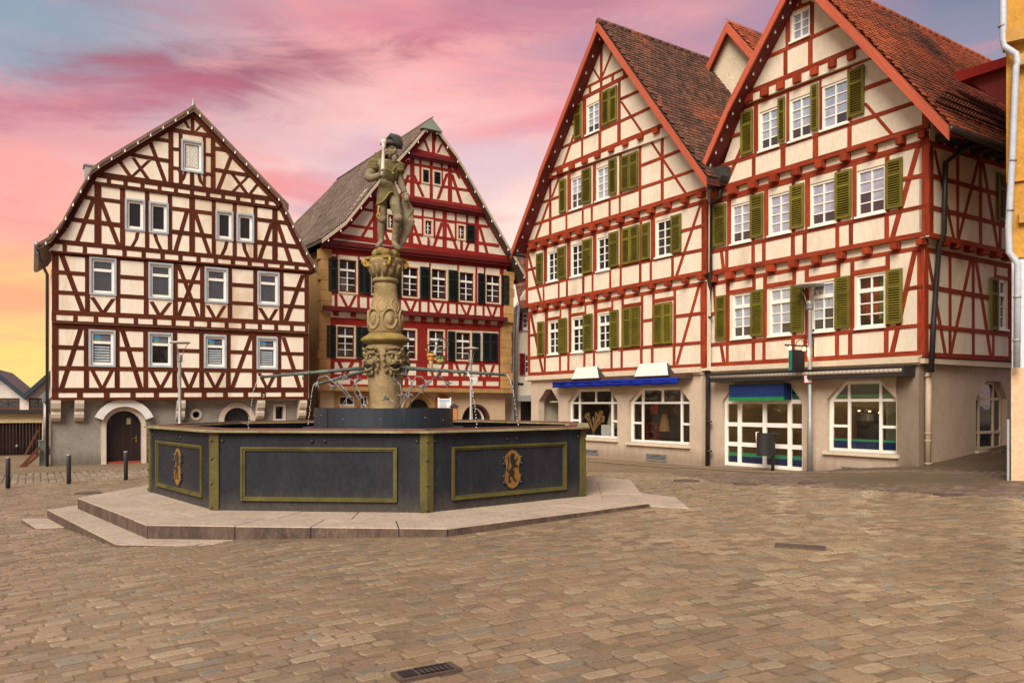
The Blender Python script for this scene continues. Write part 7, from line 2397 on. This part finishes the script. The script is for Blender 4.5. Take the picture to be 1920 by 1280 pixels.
    mb.tube([q(.10, 0, -.10), q(.11, 0, -.16), q(.085, 0, -.23), q(.05, 0, -.27)], [.05, .06, .045, .012], 8)
    mb.mk('face', st, K, True)
    dk = mat('dark_weathered_stone', (.06, .055, .045), (.035, .032, .028), 5, .85, .4, stain=(.10, .09, .05), stain_amt=.6)
    mb = MB().ball(h + kz * .155 - fx * .01, .185, (1, 1, .42), 14, 8)
    mb.ball(h + kz * .20 - fx * .04, .14, (1, 1, .55), 12, 8)
    mb.tube([q(-.12, -.16, .15), q(-.02, -.2, .16), q(.1, -.14, .145), q(.16, 0, .14), q(.1, .14, .145), q(-.02, .2, .16), q(-.12, .16, .15)], .035, 6)
    for f in range(3): mb.tube([q(-.02, -.05 * f, .24), q(.08, -.05 * f + .05, .30), q(.17, .06 - .05 * f, .25), q(.20, .10 - .04 * f, .14), q(.17, .12 - .03 * f, .03)], [.03, .055, .06, .05, .02], 7)
    mb.mk('plumed_hat', dk, K, True)
    gold = mat('dull_gilding', (.36, .25, .05), (.22, .16, .04), 6, .45)
    # tassets
    arm = mat('mossy_armour_stone', (.17, .135, .055), (.095, .078, .034), 5, .9, .9, 30, stain=(.045, .04, .016), stain_amt=.8, fine=.3, spec=.15)
    mb = MB()
    wv = P(725, 346, 0)
    rows, n = 7, 20
    k0 = len(mb.v)
    for r in range(rows):
        t = r / (rows - 1)
        for jn in range(n):
            a = 2 * math.pi * jn / n
            rx, ry = .165 + .065 * t, .165 + .08 * t
            cut = max(0, math.cos(a + math.pi / 2 - .55)) ** 6
            z = -.43 * t * (1 - .55 * cut) + .015 * (r % 2)
            mb.v.append(wv + Vector((rx * math.cos(a) + .02 * t, ry * math.sin(a), z)))
    for r in range(rows - 1):
        for jn in range(n):
            a, b = k0 + r * n + jn, k0 + r * n + (jn + 1) % n
            mb.f.append((a, b, b + n, a + n))
    sk_ = mb.mk('armour_skirt', arm, K, True)
    mb = MB().tube([mb.v[k0 + (rows - 1) * n + jn % n] for jn in range(n + 1)], .013, 5)
    mb.mk('gilt_hem', gold, sk_, True)
    # breastplate, pauldrons, collar
    mb = MB().ball(P(728.5, 323, -.05), .225, (.93, .80, 1.08), 14, 10)
    mb.mk('breastplate', arm, K, True)
    for x, y, d, s in ((704, 307, .0, 1), (746, 311, .03, .9)):
        mb = MB()
        for r in range(3): mb.ball(P(x - (2.0 if x < 720 else -1.4) * r, y + 4.5 * r, d - .02 * r), .155 * s - .012 * r, (1, 1, .62), 10, 7)
        mb.mk('pauldron', arm, K, True)
    mb = MB().prism([P(702, 300, .1), P(711, 300, .1), P(713, 286, .12), P(702, 286, .12)], (0, .05, 0))
    mb.mk('shoulder_crest', arm, K, fix=True)
    mb = MB().tube([P(718, 309, -.20), P(726, 317, -.24), P(735, 322, -.25), P(741, 312, -.17)], .012, 5)
    mb.ball(P(737, 325, -.26), .03)
    mb.mk('chain', gold, K, True)
    for x, y, d in ((716.5, 410, -.06), (746.5, 409, -.16)):
        mb = MB().ball(P(x, y, d - .04), .098, (1, .8, .9), 10, 7)
        mb.mk('knee_guard', st, K, True)
    # baton
    mb = MB()
    a, b = P(717.5, 331, -.43), P(719.5, 264, -.43)
    ln = [0, .04, .06, .10, .16, .45, .80, .84, .88, .94, 1.0, 1.04]
    rr = [.03, .055, .035, .052, .040, .034, .026, .05, .035, .055, .060, .025]
    mb.tube([a.lerp(b, t) for t in ln], rr, 10)
    mb.mk('baton', mat('pale_limestone', (.62, .56, .45), (.50, .45, .36), 5, .7), K, True)
    # shield
    prof = [(754, 366), (764, 372), (776, 392), (773, 402), (777, 414), (770, 432), (760, 452), (750, 464), (744, 456), (749, 430), (750, 400)]
    mb = MB()
    c = P(761, 412, .02)
    fr = [P(x, y, .10) for x, y in prof]
    nn = len(fr)
    mb.add([c] + fr + [p + Vector((0, .09, 0)) for p in fr], [(0, i + 1, (i + 1) % nn + 1) for i in range(nn)] + [(i + 1, (i + 1) % nn + 1, nn + (i + 1) % nn + 1, nn + i + 1) for i in range(nn)] + [tuple(range(nn + 1, 2 * nn + 1))])
    mb.mk('shield', st, K, fix=True)
    mb = MB().tube([P(711, 385, -.2), P(709, 398, -.16), P(711, 412, -.12)], .018, 6)
    mb.tube([P(709, 398, -.17), P(706, 405, -.15), P(711, 412, -.15), P(713, 404, -.18), P(709, 398, -.17)], .014, 5)
    mb.mk('scabbard_fitting', gold, K, True)
    # mossy mound underfoot
    mb = MB()
    for i in range(26):
        a = R.uniform(0, 2 * math.pi)
        r = R.uniform(0, .20)
        mb.ball(Vector((CC.x + .02 + r * math.cos(a), CC.y + r * math.sin(a) - .05, zz(477) + R.uniform(-.05, .03))), R.uniform(.09, .13), (1, 1, .8), 8, 6)
    mb.mk('mossy_base', moss, K, True)


build_statue()
# ================================================================== street furniture
def street_lamp(x, Y, ytop, zg, dw, lab, arms=3, wide=1.0):
    top = pix(x, ytop, Y)
    L = thing('street_lamp', lab, 'street lamp', (top.x, top.y, zg), 'disc-topped street lamps')
    c = Vector((top.x, top.y, 0))
    h = top.z - zg
    mb = MB().lathe(c, [(.075, zg - .05), (.075, zg + h * .27), (.062, zg + h * .275), (.055, zg + h - .78), (.055, zg + h - .70)], 12)
    mb.mk('pole', mat('galvanised_pole', (.33, .32, .31), (.27, .26, .25), 5, .45, metal=.4), L, True)
    mb = MB().lathe(c, [(.06, zg + h - .74), (.095, zg + h - .70), (.085, zg + h - .58), (.095, zg + h - .52), (.07, zg + h - .46)], 12)
    for i in range(5): mb.lathe(c, [(.085, zg + h - .70 + i * .035), (.102, zg + h - .695 + i * .035), (.102, zg + h - .68 + i * .035), (.085, zg + h - .675 + i * .035)], 12)
    mb.mk('lamp_head', GREYM, L, True)
    mb = MB()
    for i in range(arms):
        a = 2 * math.pi * i / arms + .5
        mb.tube([(c.x + .06 * math.cos(a), c.y + .06 * math.sin(a), zg + h - .66), (c.x + dw * .36 * math.cos(a), c.y + dw * .36 * math.sin(a), zg + h - .30), (c.x + dw * .78 * math.cos(a), c.y + dw * .78 * math.sin(a), zg + h - .05)], .012, 6)
    mb.mk('strut', GREYM, L, True)
    mb = MB().lathe(c, [(.05, zg + h - .07), (dw * .9, zg + h - .055), (dw, zg + h - .03), (dw * .96, zg + h), (dw * .4, zg + h + .03), (.02, zg + h + .035)], 24)
    mb.mk('reflector_disc', mat('pale_disc', (.46, .43, .39), (.40, .37, .33), 4, .5), L, True)
    return L, c, zg + h


LR, lc, lz = street_lamp(1518.5, 22.35, 533, gz(8.4, 22.3), .41, 'tall grey disc lamp carrying a small red-edged sign, beside the shop door')
street_lamp(337, 28.6, 641, gz(-12, 28.6), .37, 'slim grey disc lamp in front of the brown timbered house')
LM, lcm, lzm = street_lamp(883, 35, 652, gz(-1.8, 35), .35, 'grey disc lamp with a floodlight, in front of the dark red house')
p = pix(891, 710, 34.9)
mb = MB().box(p, (.12, .12, .09))
mb.box(p + Vector((.0, -.05, -.14)), (.10, .06, .06))
mb.box(p + Vector((-.13, 0, .02)), (.06, .03, .03))
mb.mk('floodlight', mat('pale_floodlight', (.52, .54, .54), None, 4, .35), LM)
SGN = thing('small_sign', 'small white sign with red border strapped to the tall lamp', 'sign', (lc.x, lc.y - .085, pix(1515, 710, 22.3).z))
c = pix(1515.5, 710.5, 22.27)
fs = Fac((c.x, c.y), (1, 0))
mb = MB()
fs.box(mb, -.132, .132, c.z - .118, c.z + .118, -.012, .0)
mb.mk('board', mat('sign_red', (.48, .012, .02), None, 4, .4), SGN)
mb = MB()
fs.box(mb, -.105, .105, c.z - .092, c.z + .092, -.004, .004)
mb.mk('face', mat('sign_white', (.75, .72, .68), None, 4, .4), SGN)
mb = MB()
for y, w in ((.055, .075), (.035, .065)): fs.box(mb, -w, w, c.z + y - .006, c.z + y + .006, .004, .006)
fs.box(mb, -.006, .006, c.z - .03, c.z + .02, .004, .006)
fs.box(mb, -.02, .025, c.z - .062, c.z - .052, .004, .006)
mb.mk('print', mat('sign_print', (.05, .045, .05), None, 4, .5), SGN)

for x, y0, y1, lab in ((15, 857, 915, 'dark bollard nearest the garage'), (129, 852, 907, 'dark bollard before the grey wall'), (236, 846, 900, 'dark bollard before the arched door')):
    p = gpix(x, y1)
    B_ = thing('bollard', lab, 'bollard', p, 'bollards along the left')
    h = (y1 - y0) * p.y / FPX
    c = Vector((p.x, p.y, 0))
    mb = MB().lathe(c, [(.055, p.z - .05), (.055, p.z + h - .03), (.05, p.z + h - .02)], 14)
    mb.mk('post', mat('anthracite_steel', (.030, .030, .036), (.022, .022, .026), 4, .4), B_, True)
    mb = MB().lathe(c, [(.056, p.z + h - .03), (.056, p.z + h), (.03, p.z + h + .008)], 14)
    mb.mk('cap', GREYM, B_, True)

p = gpix(1449, 883)
BN = thing('litter_bin', 'dark grey litter bin on a post before the white shop door', 'bin', p)
k = p.y / FPX
mb = MB().lathe(Vector((p.x, p.y, 0)), [(.05, p.z - .05), (.05, p.z + 73 * k)], 12)
mb.mk('post', BLACKM, BN, True)
cx = p.x - 14.5 * k
zb, zt = p.z + 29 * k, p.z + 69 * k
n = 20
mb = MB()
ring = [Vector((cx + .245 * math.cos(2 * math.pi * i / n), p.y + .20 * math.sin(2 * math.pi * i / n), 0)) for i in range(n)]
vs = [Vector((q.x, q.y, zb)) for q in ring] + [Vector((q.x, q.y, zt - (q.x - cx) * .0)) for q in ring] + [Vector(((q.x - cx) * .9 + cx, (q.y - p.y) * .9 + p.y, zt)) for q in ring] + [Vector(((q.x - cx) * .9 + cx, (q.y - p.y) * .9 + p.y, zb + .05)) for q in ring]
fc = [tuple(range(n))]
for a in range(3): fc += [(a * n + i, a * n + (i + 1) % n, (a + 1) * n + (i + 1) % n, (a + 1) * n + i) for i in range(n)]
fc += [tuple(range(3 * n, 4 * n))]
mb.add(vs, fc)
mb.mk('bucket', mat('bin_grey', (.022, .021, .024), (.017, .016, .018), 3, .45), BN, False, fix=True)
mb = MB().box((p.x - .03, p.y, zt + .02), (.26, .05, .018))
mb.box((p.x - .01, p.y, (zb + zt) / 2), (.06, .07, .2))
mb.mk('bracket', BLACKM, BN)

# awnings over the shops
def awning_blue():
    A_ = thing('awning', 'furled blue awning with brown housing over the two shop windows', 'awning', FC.w(FC.uv(1176, 712)[0], FC.uv(1176, 712)[1]))
    u0, u1 = FC.uv(1051, 715)[0], FC.uv(1301, 715)[0]
    v0, v1 = FC.at(.3).uv(1051, 718)[1], FC.at(.3).uv(1051, 713)[1]
    mb = MB()
    FC.box(mb, u0, u1, v0, v1 + .06, .06, .42)
    mb.mk('housing', mat('brown_housing', (.09, .045, .03), None, 3, .5), A_)
    bl = mat('royal_blue_canvas', (.008, .024, .27), (.006, .017, .19), 2, .75, .2, spec=.15)
    mb = MB()
    n = 60
    a, b = u0 + (u1 - u0) * .012, u1 - (u1 - u0) * .04
    vv = []
    for i in range(n + 1):
        u = a + (b - a) * i / n
        s = .012 * math.sin(i * .9) + .008 * math.sin(i * 2.3)
        vv += [FC.w(u, v0 + .03, .44 + s), FC.w(u, v0 - .19 + .012 * math.sin(i * .7), .47 + s * 1.5)]
    mb.add(vv, [(2 * i, 2 * i + 2, 2 * i + 3, 2 * i + 1) for i in range(n)])
    o = mb.mk('valance', bl, A_, True)
    md = o.modifiers.new('t', 'SOLIDIFY')
    md.thickness = .01
    mb = MB().tube([FC.w(a, v0 - .01, .43), FC.w(b, v0 - .01, .43)], .055, 10)
    mb.mk('roller', bl, A_, True)
    mb = MB()
    for t in (.1, .35, .62, .88): mb.tube([FC.w(u0 + (u1 - u0) * t, v1 - .02, .0), FC.w(u0 + (u1 - u0) * t, v1 - .02, .2)], .03, 6)
    mb.mk('wall_bracket', BLACKM, A_)


def awning_black():
    A_ = thing('awning', 'closed black awning with grey striped fabric edge over the white door', 'awning', FD.w(FD.uv(1520, 700)[0], FD.uv(1520, 700)[1]))
    f = FD.at(.35)
    u0, u1 = f.uv(1334, 706)[0], f.uv(1700, 690)[0]
    v = f.uv(1345, 708)[1]
    mb = MB()
    FD.box(mb, u0, u1, v + .06, v + .13, .02, .50)
    FD.box(mb, u0, u1, v - .14, v - .03, .10, .46)
    for q in (u0, u1): FD.box(mb, q - .03, q + .03, v - .14, v + .13, .0, .52)
    mb.mk('housing', BLACKM, A_)
    m = bpy.data.materials.new('striped_canvas')
    m.use_nodes = True
    g = G(m.node_tree)
    b = m.node_tree.nodes['Principled BSDF']
    w = g.n('ShaderNodeTexWave', {'Vector': g.n('ShaderNodeUVMap').outputs[0], 'Scale': 2.2}, bands_direction='X')
    m.node_tree.links.new(g.mix(sm_(g, w.outputs[1]), (.30, .25, .19), (.42, .36, .28)), b.inputs['Base Color'])
    b.inputs['Roughness'].default_value = .8
    mb = MB().tube([FD.w(u0 + .05 * (1 if u1 > u0 else -1), v + .02, .44), FD.w(u1, v + .02, .44)], .065, 10)
    mb.mk('rolled_fabric', m, A_, True, uv=[(i // 10 * 7.0, (i % 10) / 10) for i in range(20)])


def sm_(g, v): return g.n('ShaderNodeMapRange', {'Value': v, 'From Min': .3, 'From Max': .7}).outputs[0]


awning_blue()
awning_black()
for x0, x1, yt, yb, lab in ((1072, 1124, 692.5, 710, 'left of the two white slanted boards above the blue awning'), (1190, 1254, 685.5, 705.5, 'right of the two white slanted boards above the blue awning')):
    S_ = thing('slanted_board', lab, 'sign board', FC.w(FC.uv(x0, yb)[0], FC.uv(x0, yb)[1]), 'white slanted boards')
    a, b = FC.at(.5).uv(x0, yb), FC.at(.5).uv(x1, yb)
    ta, tb = FC.at(.12).uv(x0 + 8, yt + 1), FC.at(.12).uv(x1 - 9, yt - 3)
    vb = a[1]
    vt = vb + .46
    q = [FC.w(a[0], vb, .52), FC.w(b[0], vb, .52), FC.w(tb[0] + .12 * (1 if b[0] > a[0] else -1), vt, .10), FC.w(ta[0] - .0, vt, .10)]
    mb = MB().prism(q, -FC.n * .02 - Vector((0, 0, .02)))
    mb.mk('face', mat('offwhite_board', (.62, .60, .54), (.55, .53, .47), 2, .6), S_, fix=True)
    for e, t in ((0, 3), (1, 2)):
        mb = MB().prism([q[e], q[t], FC.w(*[(a, b)[e][0], vb], .06)], FC.u * .015)
        mb.mk('cheek', BLACKM, S_, fix=True)
    mb = MB().prism([FC.w(a[0], vb + .0, .50), FC.w(b[0], vb + .0, .50), FC.w(b[0], vb, .04), FC.w(a[0], vb, .04)], (0, 0, -.02))
    mb.mk('underside', BLACKM, S_, fix=True)

# hanging shop sign with two lit lamps
HS = thing('hanging_sign', 'black hanging shop sign with teal edge on an iron bracket, lit by small warm lamps', 'sign', FD.P(1526, 650))
f1 = FD.at(.05)
ub, vb_ = f1.uv(1525, 650)
w = lambda d, v: f1.w(ub, v, d)
mb = MB()
mb.tube([w(0, vb_), w(1.22, vb_)], .022, 6)
mb.tube([w(1.22, vb_), w(1.32, vb_)], [.035, .002], 6)
mb.tube([w(.02, vb_ + .38), w(.30, vb_ + .10), w(.55, vb_ + .16), w(.40, vb_ + .30), w(.25, vb_ + .18)], .013, 6)
mb.tube([w(.0, vb_ + .45), w(.75, vb_ + .12), w(.82, vb_)], .012, 6)
mb.tube([w(.0, vb_ + .5), w(0, vb_ - .3)], .03, 6)
mb.mk('bracket', BLACKM, HS, True)
mb = MB()
for d in (.52, .98): mb.tube([w(d, vb_), w(d, vb_ - .14)], .008, 5)
mb.mk('hanger', BLACKM, HS)
Fb = Fac((w(0, 0)).xy, FD.n)
Fb.n = FD.u if FD.u.dot(-w(0, 0)) > 0 else -FD.u
v_t, v_b = vb_ - .12, vb_ - .70
mb = MB()
Fb.box(mb, .45, 1.02, v_b, v_t, -.04, .04)
mb.mk('board', mat('gloss_black_board', (.007, .007, .010), None, 3, .55), HS)
mb = MB()
Fb.box(mb, 1.02, 1.06, v_b, v_t, -.045, .045)
mb.mk('edge', mat('teal_edge', (.01, .16, .13), None, 3, .4), HS)
bulbm = mat('lit_bulb', (1, .8, .4), None, 2, .4, emis=((1.0, .62, .22), 14.0))
for d in (.42, 1.06):
    mb = MB().tube([w(d, vb_), w(d, vb_ - .04)], [.02, .09], 8)
    mb.mk('lamp_shade', mat('brass_shade', (.40, .26, .08), None, 3, .35, metal=.8), HS, True)
    mb = MB().ball(w(d, vb_ - .075), .045, n=8, m=6)
    mb.mk('lamp_bulb', bulbm, HS, True)
pl = bpy.data.lights.new('lamp_glow', 'POINT')
pl.energy = 6
pl.color = (1, .62, .25)
pl.shadow_soft_size = .05
plo = bpy.data.objects.new('lamp_glow', pl)
COL.objects.link(plo)
plo.location = w(.42, vb_ - .15)

# inn ornament with wreath, pot and flower basket in front of the dark red house
IO = thing('hanging_ornament', 'iron inn ornament with green wreath, orange pot and flower basket on the dark red house', 'ornament', pix(808, 700, 36.3))
q = lambda x, y, d=0: pix(x, y, 36.3 + d)
mb = MB().tube([q(783, 638, 1.4), q(797, 654), q(836, 670, -.1)], .014, 6)
mb.tube([q(801, 657), q(801, 648), q(812, 640), q(820, 645)], .03, 6)
mb.tube([q(797, 664), q(845, 668)], .02, 6)
mb.mk('bracket', BLACKM, IO, True)
mb = MB().lathe(Vector((q(808, 0).x, 36.3, 0)), [(.06, q(0, 699).z), (.08, q(0, 692).z), (.10, q(0, 680).z), (.11, q(0, 677).z)], 10)
mb.mk('tassel', mat('cream_tassel', (.55, .42, .22), (.25, .14, .05), 20, .8, stretch=(6, 6, .5)), IO, True)
mb = MB().lathe(Vector((q(808, 0).x, 36.3, 0)), [(.10, q(0, 677).z), (.16, q(0, 674).z), (.14, q(0, 671).z), (.16, q(0, 668).z), (.22, q(0, 666.5).z), (.20, q(0, 664).z), (.08, q(0, 662).z)], 12)
mb.mk('pot', mat('orange_pot', (.45, .16, .04), (.50, .30, .05), 6, .5), IO, True)
mb = MB()
c = q(829, 646)
for i in range(40):
    a = 2 * math.pi * i / 40
    b0 = c + Vector((.235 * math.cos(a), R.uniform(-.04, .04), .27 * math.sin(a)))
    mb.tube([b0, b0 + Vector((R.uniform(-.09, .09), R.uniform(-.06, .06), R.uniform(-.09, .09)))], [.045, .008], 5)
mb.mk('wreath', mat('dull_green_wreath', (.10, .13, .08), (.05, .07, .04), 9, .7), IO)
mb = MB()
for i in range(30): mb.ball(q(826, 671) + Vector((R.uniform(-.22, .22), R.uniform(-.15, .15), R.uniform(-.04, .10))), R.uniform(.03, .055), n=6, m=4)
for i in range(12): mb.ball(q(801, 660) + Vector((R.uniform(-.12, .1), R.uniform(-.1, .1), R.uniform(-.06, .14))), R.uniform(.03, .05), n=6, m=4)
mb.mk('flowers', mat('yellow_green_flowers', (.34, .30, .06), (.08, .10, .03), 30, .7), IO)
mb = MB().lathe(Vector((q(826, 0).x, 36.3, 0)), [(.10, q(0, 683).z), (.17, q(0, 680).z), (.22, q(0, 674).z)], 10)
mb.mk('basket', mat('basket_yellow', (.30, .26, .07), (.16, .14, .04), 14, .7), IO, True)
mb = MB().ball(q(818, 645), .09, (.8, .7, 1), 8, 6)
mb.tube([q(818, 650), q(816, 660), q(816, 670)], [.05, .09, .04], 7)
mb.mk('bird_figure', mat('white_bird', (.55, .52, .46), (.08, .08, .08), 9, .5), IO, True)

# information panel and a little display case behind the fountain
IP = thing('information_panel', 'white information panel standing behind the round inner basin', 'sign', (pix(833, 770, 33).x, 33, gz(-2.8, 33)))
fi = Fac((pix(833, 770, 33).x, 33), (1, 0))
zt_, zb_ = pix(0, 745, 33).z, pix(0, 768, 33).z
mb = MB()
fi.box(mb, -.22, .24, zb_, zt_ - .05, -.03, 0)
for x in (-.24, .26): fi.box(mb, x - .03, x + .03, gz(-2.8, 33), zt_, -.05, .02)
mb.mk('frame', mat('panel_white', (.66, .64, .62), None, 3, .5), IP)
mb = MB()
fi.box(mb, -.20, .22, zt_ - .18, zt_ - .09, .0, .008)
mb.mk('header', mat('panel_blue', (.30, .38, .50), None, 3, .5), IP)
mb = MB()
for i in range(4): fi.box(mb, -.18, .10, zt_ - .25 - .055 * i, zt_ - .23 - .055 * i, .0, .006)
mb.mk('print', mat('panel_print', (.16, .18, .22), None, 3, .5), IP)
DC = thing('display_case', 'small wooden display case with dark pitched roof behind the inner basin', 'display case', (pix(852, 800, 31).x, 31, gz(-2.3, 31)))
fi = Fac((pix(852, 770, 31).x, 31), (1, 0))
zt_ = pix(0, 763, 31).z
mb = MB()
fi.box(mb, -.16, .12, gz(-2.3, 31), zt_, -.3, 0)
mb.mk('cabinet', mat('orange_wood', (.42, .16, .035), (.32, .11, .025), 3, .6, stretch=(3, 3, .4)), DC)
mb = MB()
fi.poly(mb, [(-.22, zt_), (.18, zt_), (.02, zt_ + .14), (-.06, zt_ + .14)], -.35, .06)
mb.mk('roof', BLACKM, DC, fix=True)

# things on show in the shop windows
def shop_item(name, lab, cat, x, y, d):
    p = FC.w(*FC.uv(x, y), d)
    return thing(name, lab, cat, p), p
ud = FC.u
fcv = lambda x, y, d: FC.at(d).P(x, y)
t, p = shop_item('cabinet', 'red-brown wooden cabinet in the second shop window', 'cabinet', 1220, 822, -.9)
f = FC.at(-.9)
r = f.rect(1212, 1229, 792, 826)
mb = MB()
for q in ((r[0], r[0] + .05, r[2], r[3]), (r[1] - .05, r[1], r[2], r[3]), (r[0], r[1], r[3] - .05, r[3]), (r[0], r[1], r[2], r[2] + .05), (r[0], r[1], (r[2] + r[3]) / 2 - .02, (r[2] + r[3]) / 2 + .02)): f.box(mb, *q, -.3, 0)
f.box(mb, r[0], r[1], r[2], r[3], -.32, -.28)
mb.mk('carcass', mat('cherry_wood', (.22, .05, .02), (.15, .035, .015), 3, .5), t)
t, p = shop_item('table_lamp', 'straw lampshade hanging in the second shop window', 'lamp', 1246, 812, -.9)
mb = MB().lathe(f.P(1246, 808, .0), [(.20, 0), (.17, .25), (.12, .5), (.10, .62)], 12)
mb.mk('shade', mat('straw', (.30, .17, .06), (.2, .11, .04), 8, .8, stretch=(4, 4, .4)), t)
t, p = shop_item('hanging_cloth', 'orange-red cloth hanging in the second shop window', 'cloth', 1226, 775, -.9)
mb = MB()
r = f.rect(1220, 1231, 757, 776)
f.box(mb, *r, -.05, -.02)
mb.mk('cloth', mat('orange_cloth', (.35, .06, .02), None, 3, .8), t)
t, p = shop_item('dress_form', 'pale dress on a stand in the first shop window', 'dress', 1150, 815, -.7)
f = FC.at(-.7)
mb = MB().lathe(f.P(1151, 818), [(.02, 0), (.02, .3), (.30, .3), (.24, .6), (.15, .95), (.13, 1.05), (.20, 1.25), (.16, 1.42), (.05, 1.48), (.04, 1.56)], 14)
mb.mk('dress', mat('pale_dress', (.42, .40, .30), (.32, .30, .22), 4, .8), t, True)
t, p = shop_item('dried_grasses', 'tan dried pampas grasses in a vase in the first shop window', 'plant', 1108, 812, -.6)
f = FC.at(-.55)
b0 = f.P(1113, 810)
mb = MB()
for i in range(14):
    e = f.P(1113 + R.uniform(-16, 20), 775 + R.uniform(-3, 14))
    m_ = b0.lerp(e, .55) + Vector((0, 0, .05))
    mb.tube([b0, m_, e], [.008, .02, .03], 5)
    mb.ball(e, .06, (1, .6, 1.6), 6, 5)
mb.mk('plumes', mat('tan_plume', (.42, .24, .09), (.30, .16, .06), 10, .9), t)
mb = MB().lathe(b0 - Vector((0, 0, .32)), [(.08, 0), (.13, .12), (.09, .27), (.07, .34)], 12)
mb.mk('vase', mat('dark_vase', (.05, .035, .03), None, 4, .4), t, True)
t, p = shop_item('white_panel', 'plain white panel leaning in the first shop window', 'panel', 1126, 820, -.4)
mb = MB()
r = FC.rect(1115, 1139, 796, 819)
FC.box(mb, r[0], r[1], r[2], r[3], -.36, -.33)
mb.mk('panel', mat('show_panel', (.60, .62, .58), None, 3, .7), t)
t, p = shop_item('blue_glassware', 'turquoise glass bowl low in the first shop window', 'bowl', 1150, 818, -.4)
mb = MB().lathe(FC.w(*FC.uv(1149, 819), -.42), [(.05, 0), (.16, .10), (.19, .17), (.16, .16), (.04, .05)], 14)
mb.mk('bowl', mat('turquoise_glass', (.06, .25, .32), None, 3, .2), t, True)

# heap of rubble beside the corner house
rub = []
mb, n = MB(), 0
fs_ = Fac(FD.P(1722.5, 800).xy, SIDE)
rb = thing('rubble_heap', 'heap of broken stones at the foot of the side wall', 'rubble', fs_.w(4.0, .5, .4))
for i in range(34):
    u, d = R.uniform(2.4, 6.4), R.uniform(.15, .75)
    p = fs_.w(u, 0, d)
    z0 = gz(p.x, p.y)
    s = R.uniform(.05, .12)
    m2 = MB().ball((p.x, p.y, z0 + R.uniform(.0, .10) + s * .3), s, (R.uniform(.8, 1.5), R.uniform(.7, 1.2), R.uniform(.5, .8)), 6, 4)
    m2.v = [v + Vector((R.uniform(-.015, .015), R.uniform(-.015, .015), R.uniform(-.015, .015))) for v in m2.v]
    m2.mk('broken_stone', mat('rubble_stone', (.20, .13, .085), (.11, .07, .05), 6, .9, .4, vary=.4), rb)
# wall blocks behind the square so that the town closes off the horizon
def far_house(x0, x1, ytop, Y, lab, m, roofm):
    a, b = pix(x0, 760, Y), pix(x1, 760, Y + 3)
    F_ = Fac(a.xy, (b - a).xy)
    L_ = (b - a).length
    H = thing('far_house', lab, 'house', (a.x, a.y, -.6))
    v = pix(0, ytop, Y).z
    mb = MB()
    F_.box(mb, 0, L_, -1.5, v * .6, -8, 0)
    mb.mk('wall', m, H)
    mb = MB()
    F_.poly(mb, [(-.3, v * .6), (L_ + .3, v * .6), (L_ / 2, v)], -8.3, .3)
    mb.mk('roof', roofm, H, fix=True)
far_house(-420, -140, 560, 40, 'plain cream house far out to the left', CREAM_A, TILE_A)

# lit spots inside the shops
for nm, F_, pts, e in (('shop_spot', FC, ((1206, 734), (1262, 768)), 9.0), ('shop_spot', FD, ((1590, 768), (1430, 768)), 12.0)):
    for x, y in pts:
        l_ = bpy.data.lights.new(nm, 'POINT')
        l_.energy = e
        l_.color = (1, .78, .50)
        l_.shadow_soft_size = .08
        o_ = bpy.data.objects.new(nm, l_)
        COL.objects.link(o_)
        o_.location = F_.w(*F_.uv(x, y), -.85)
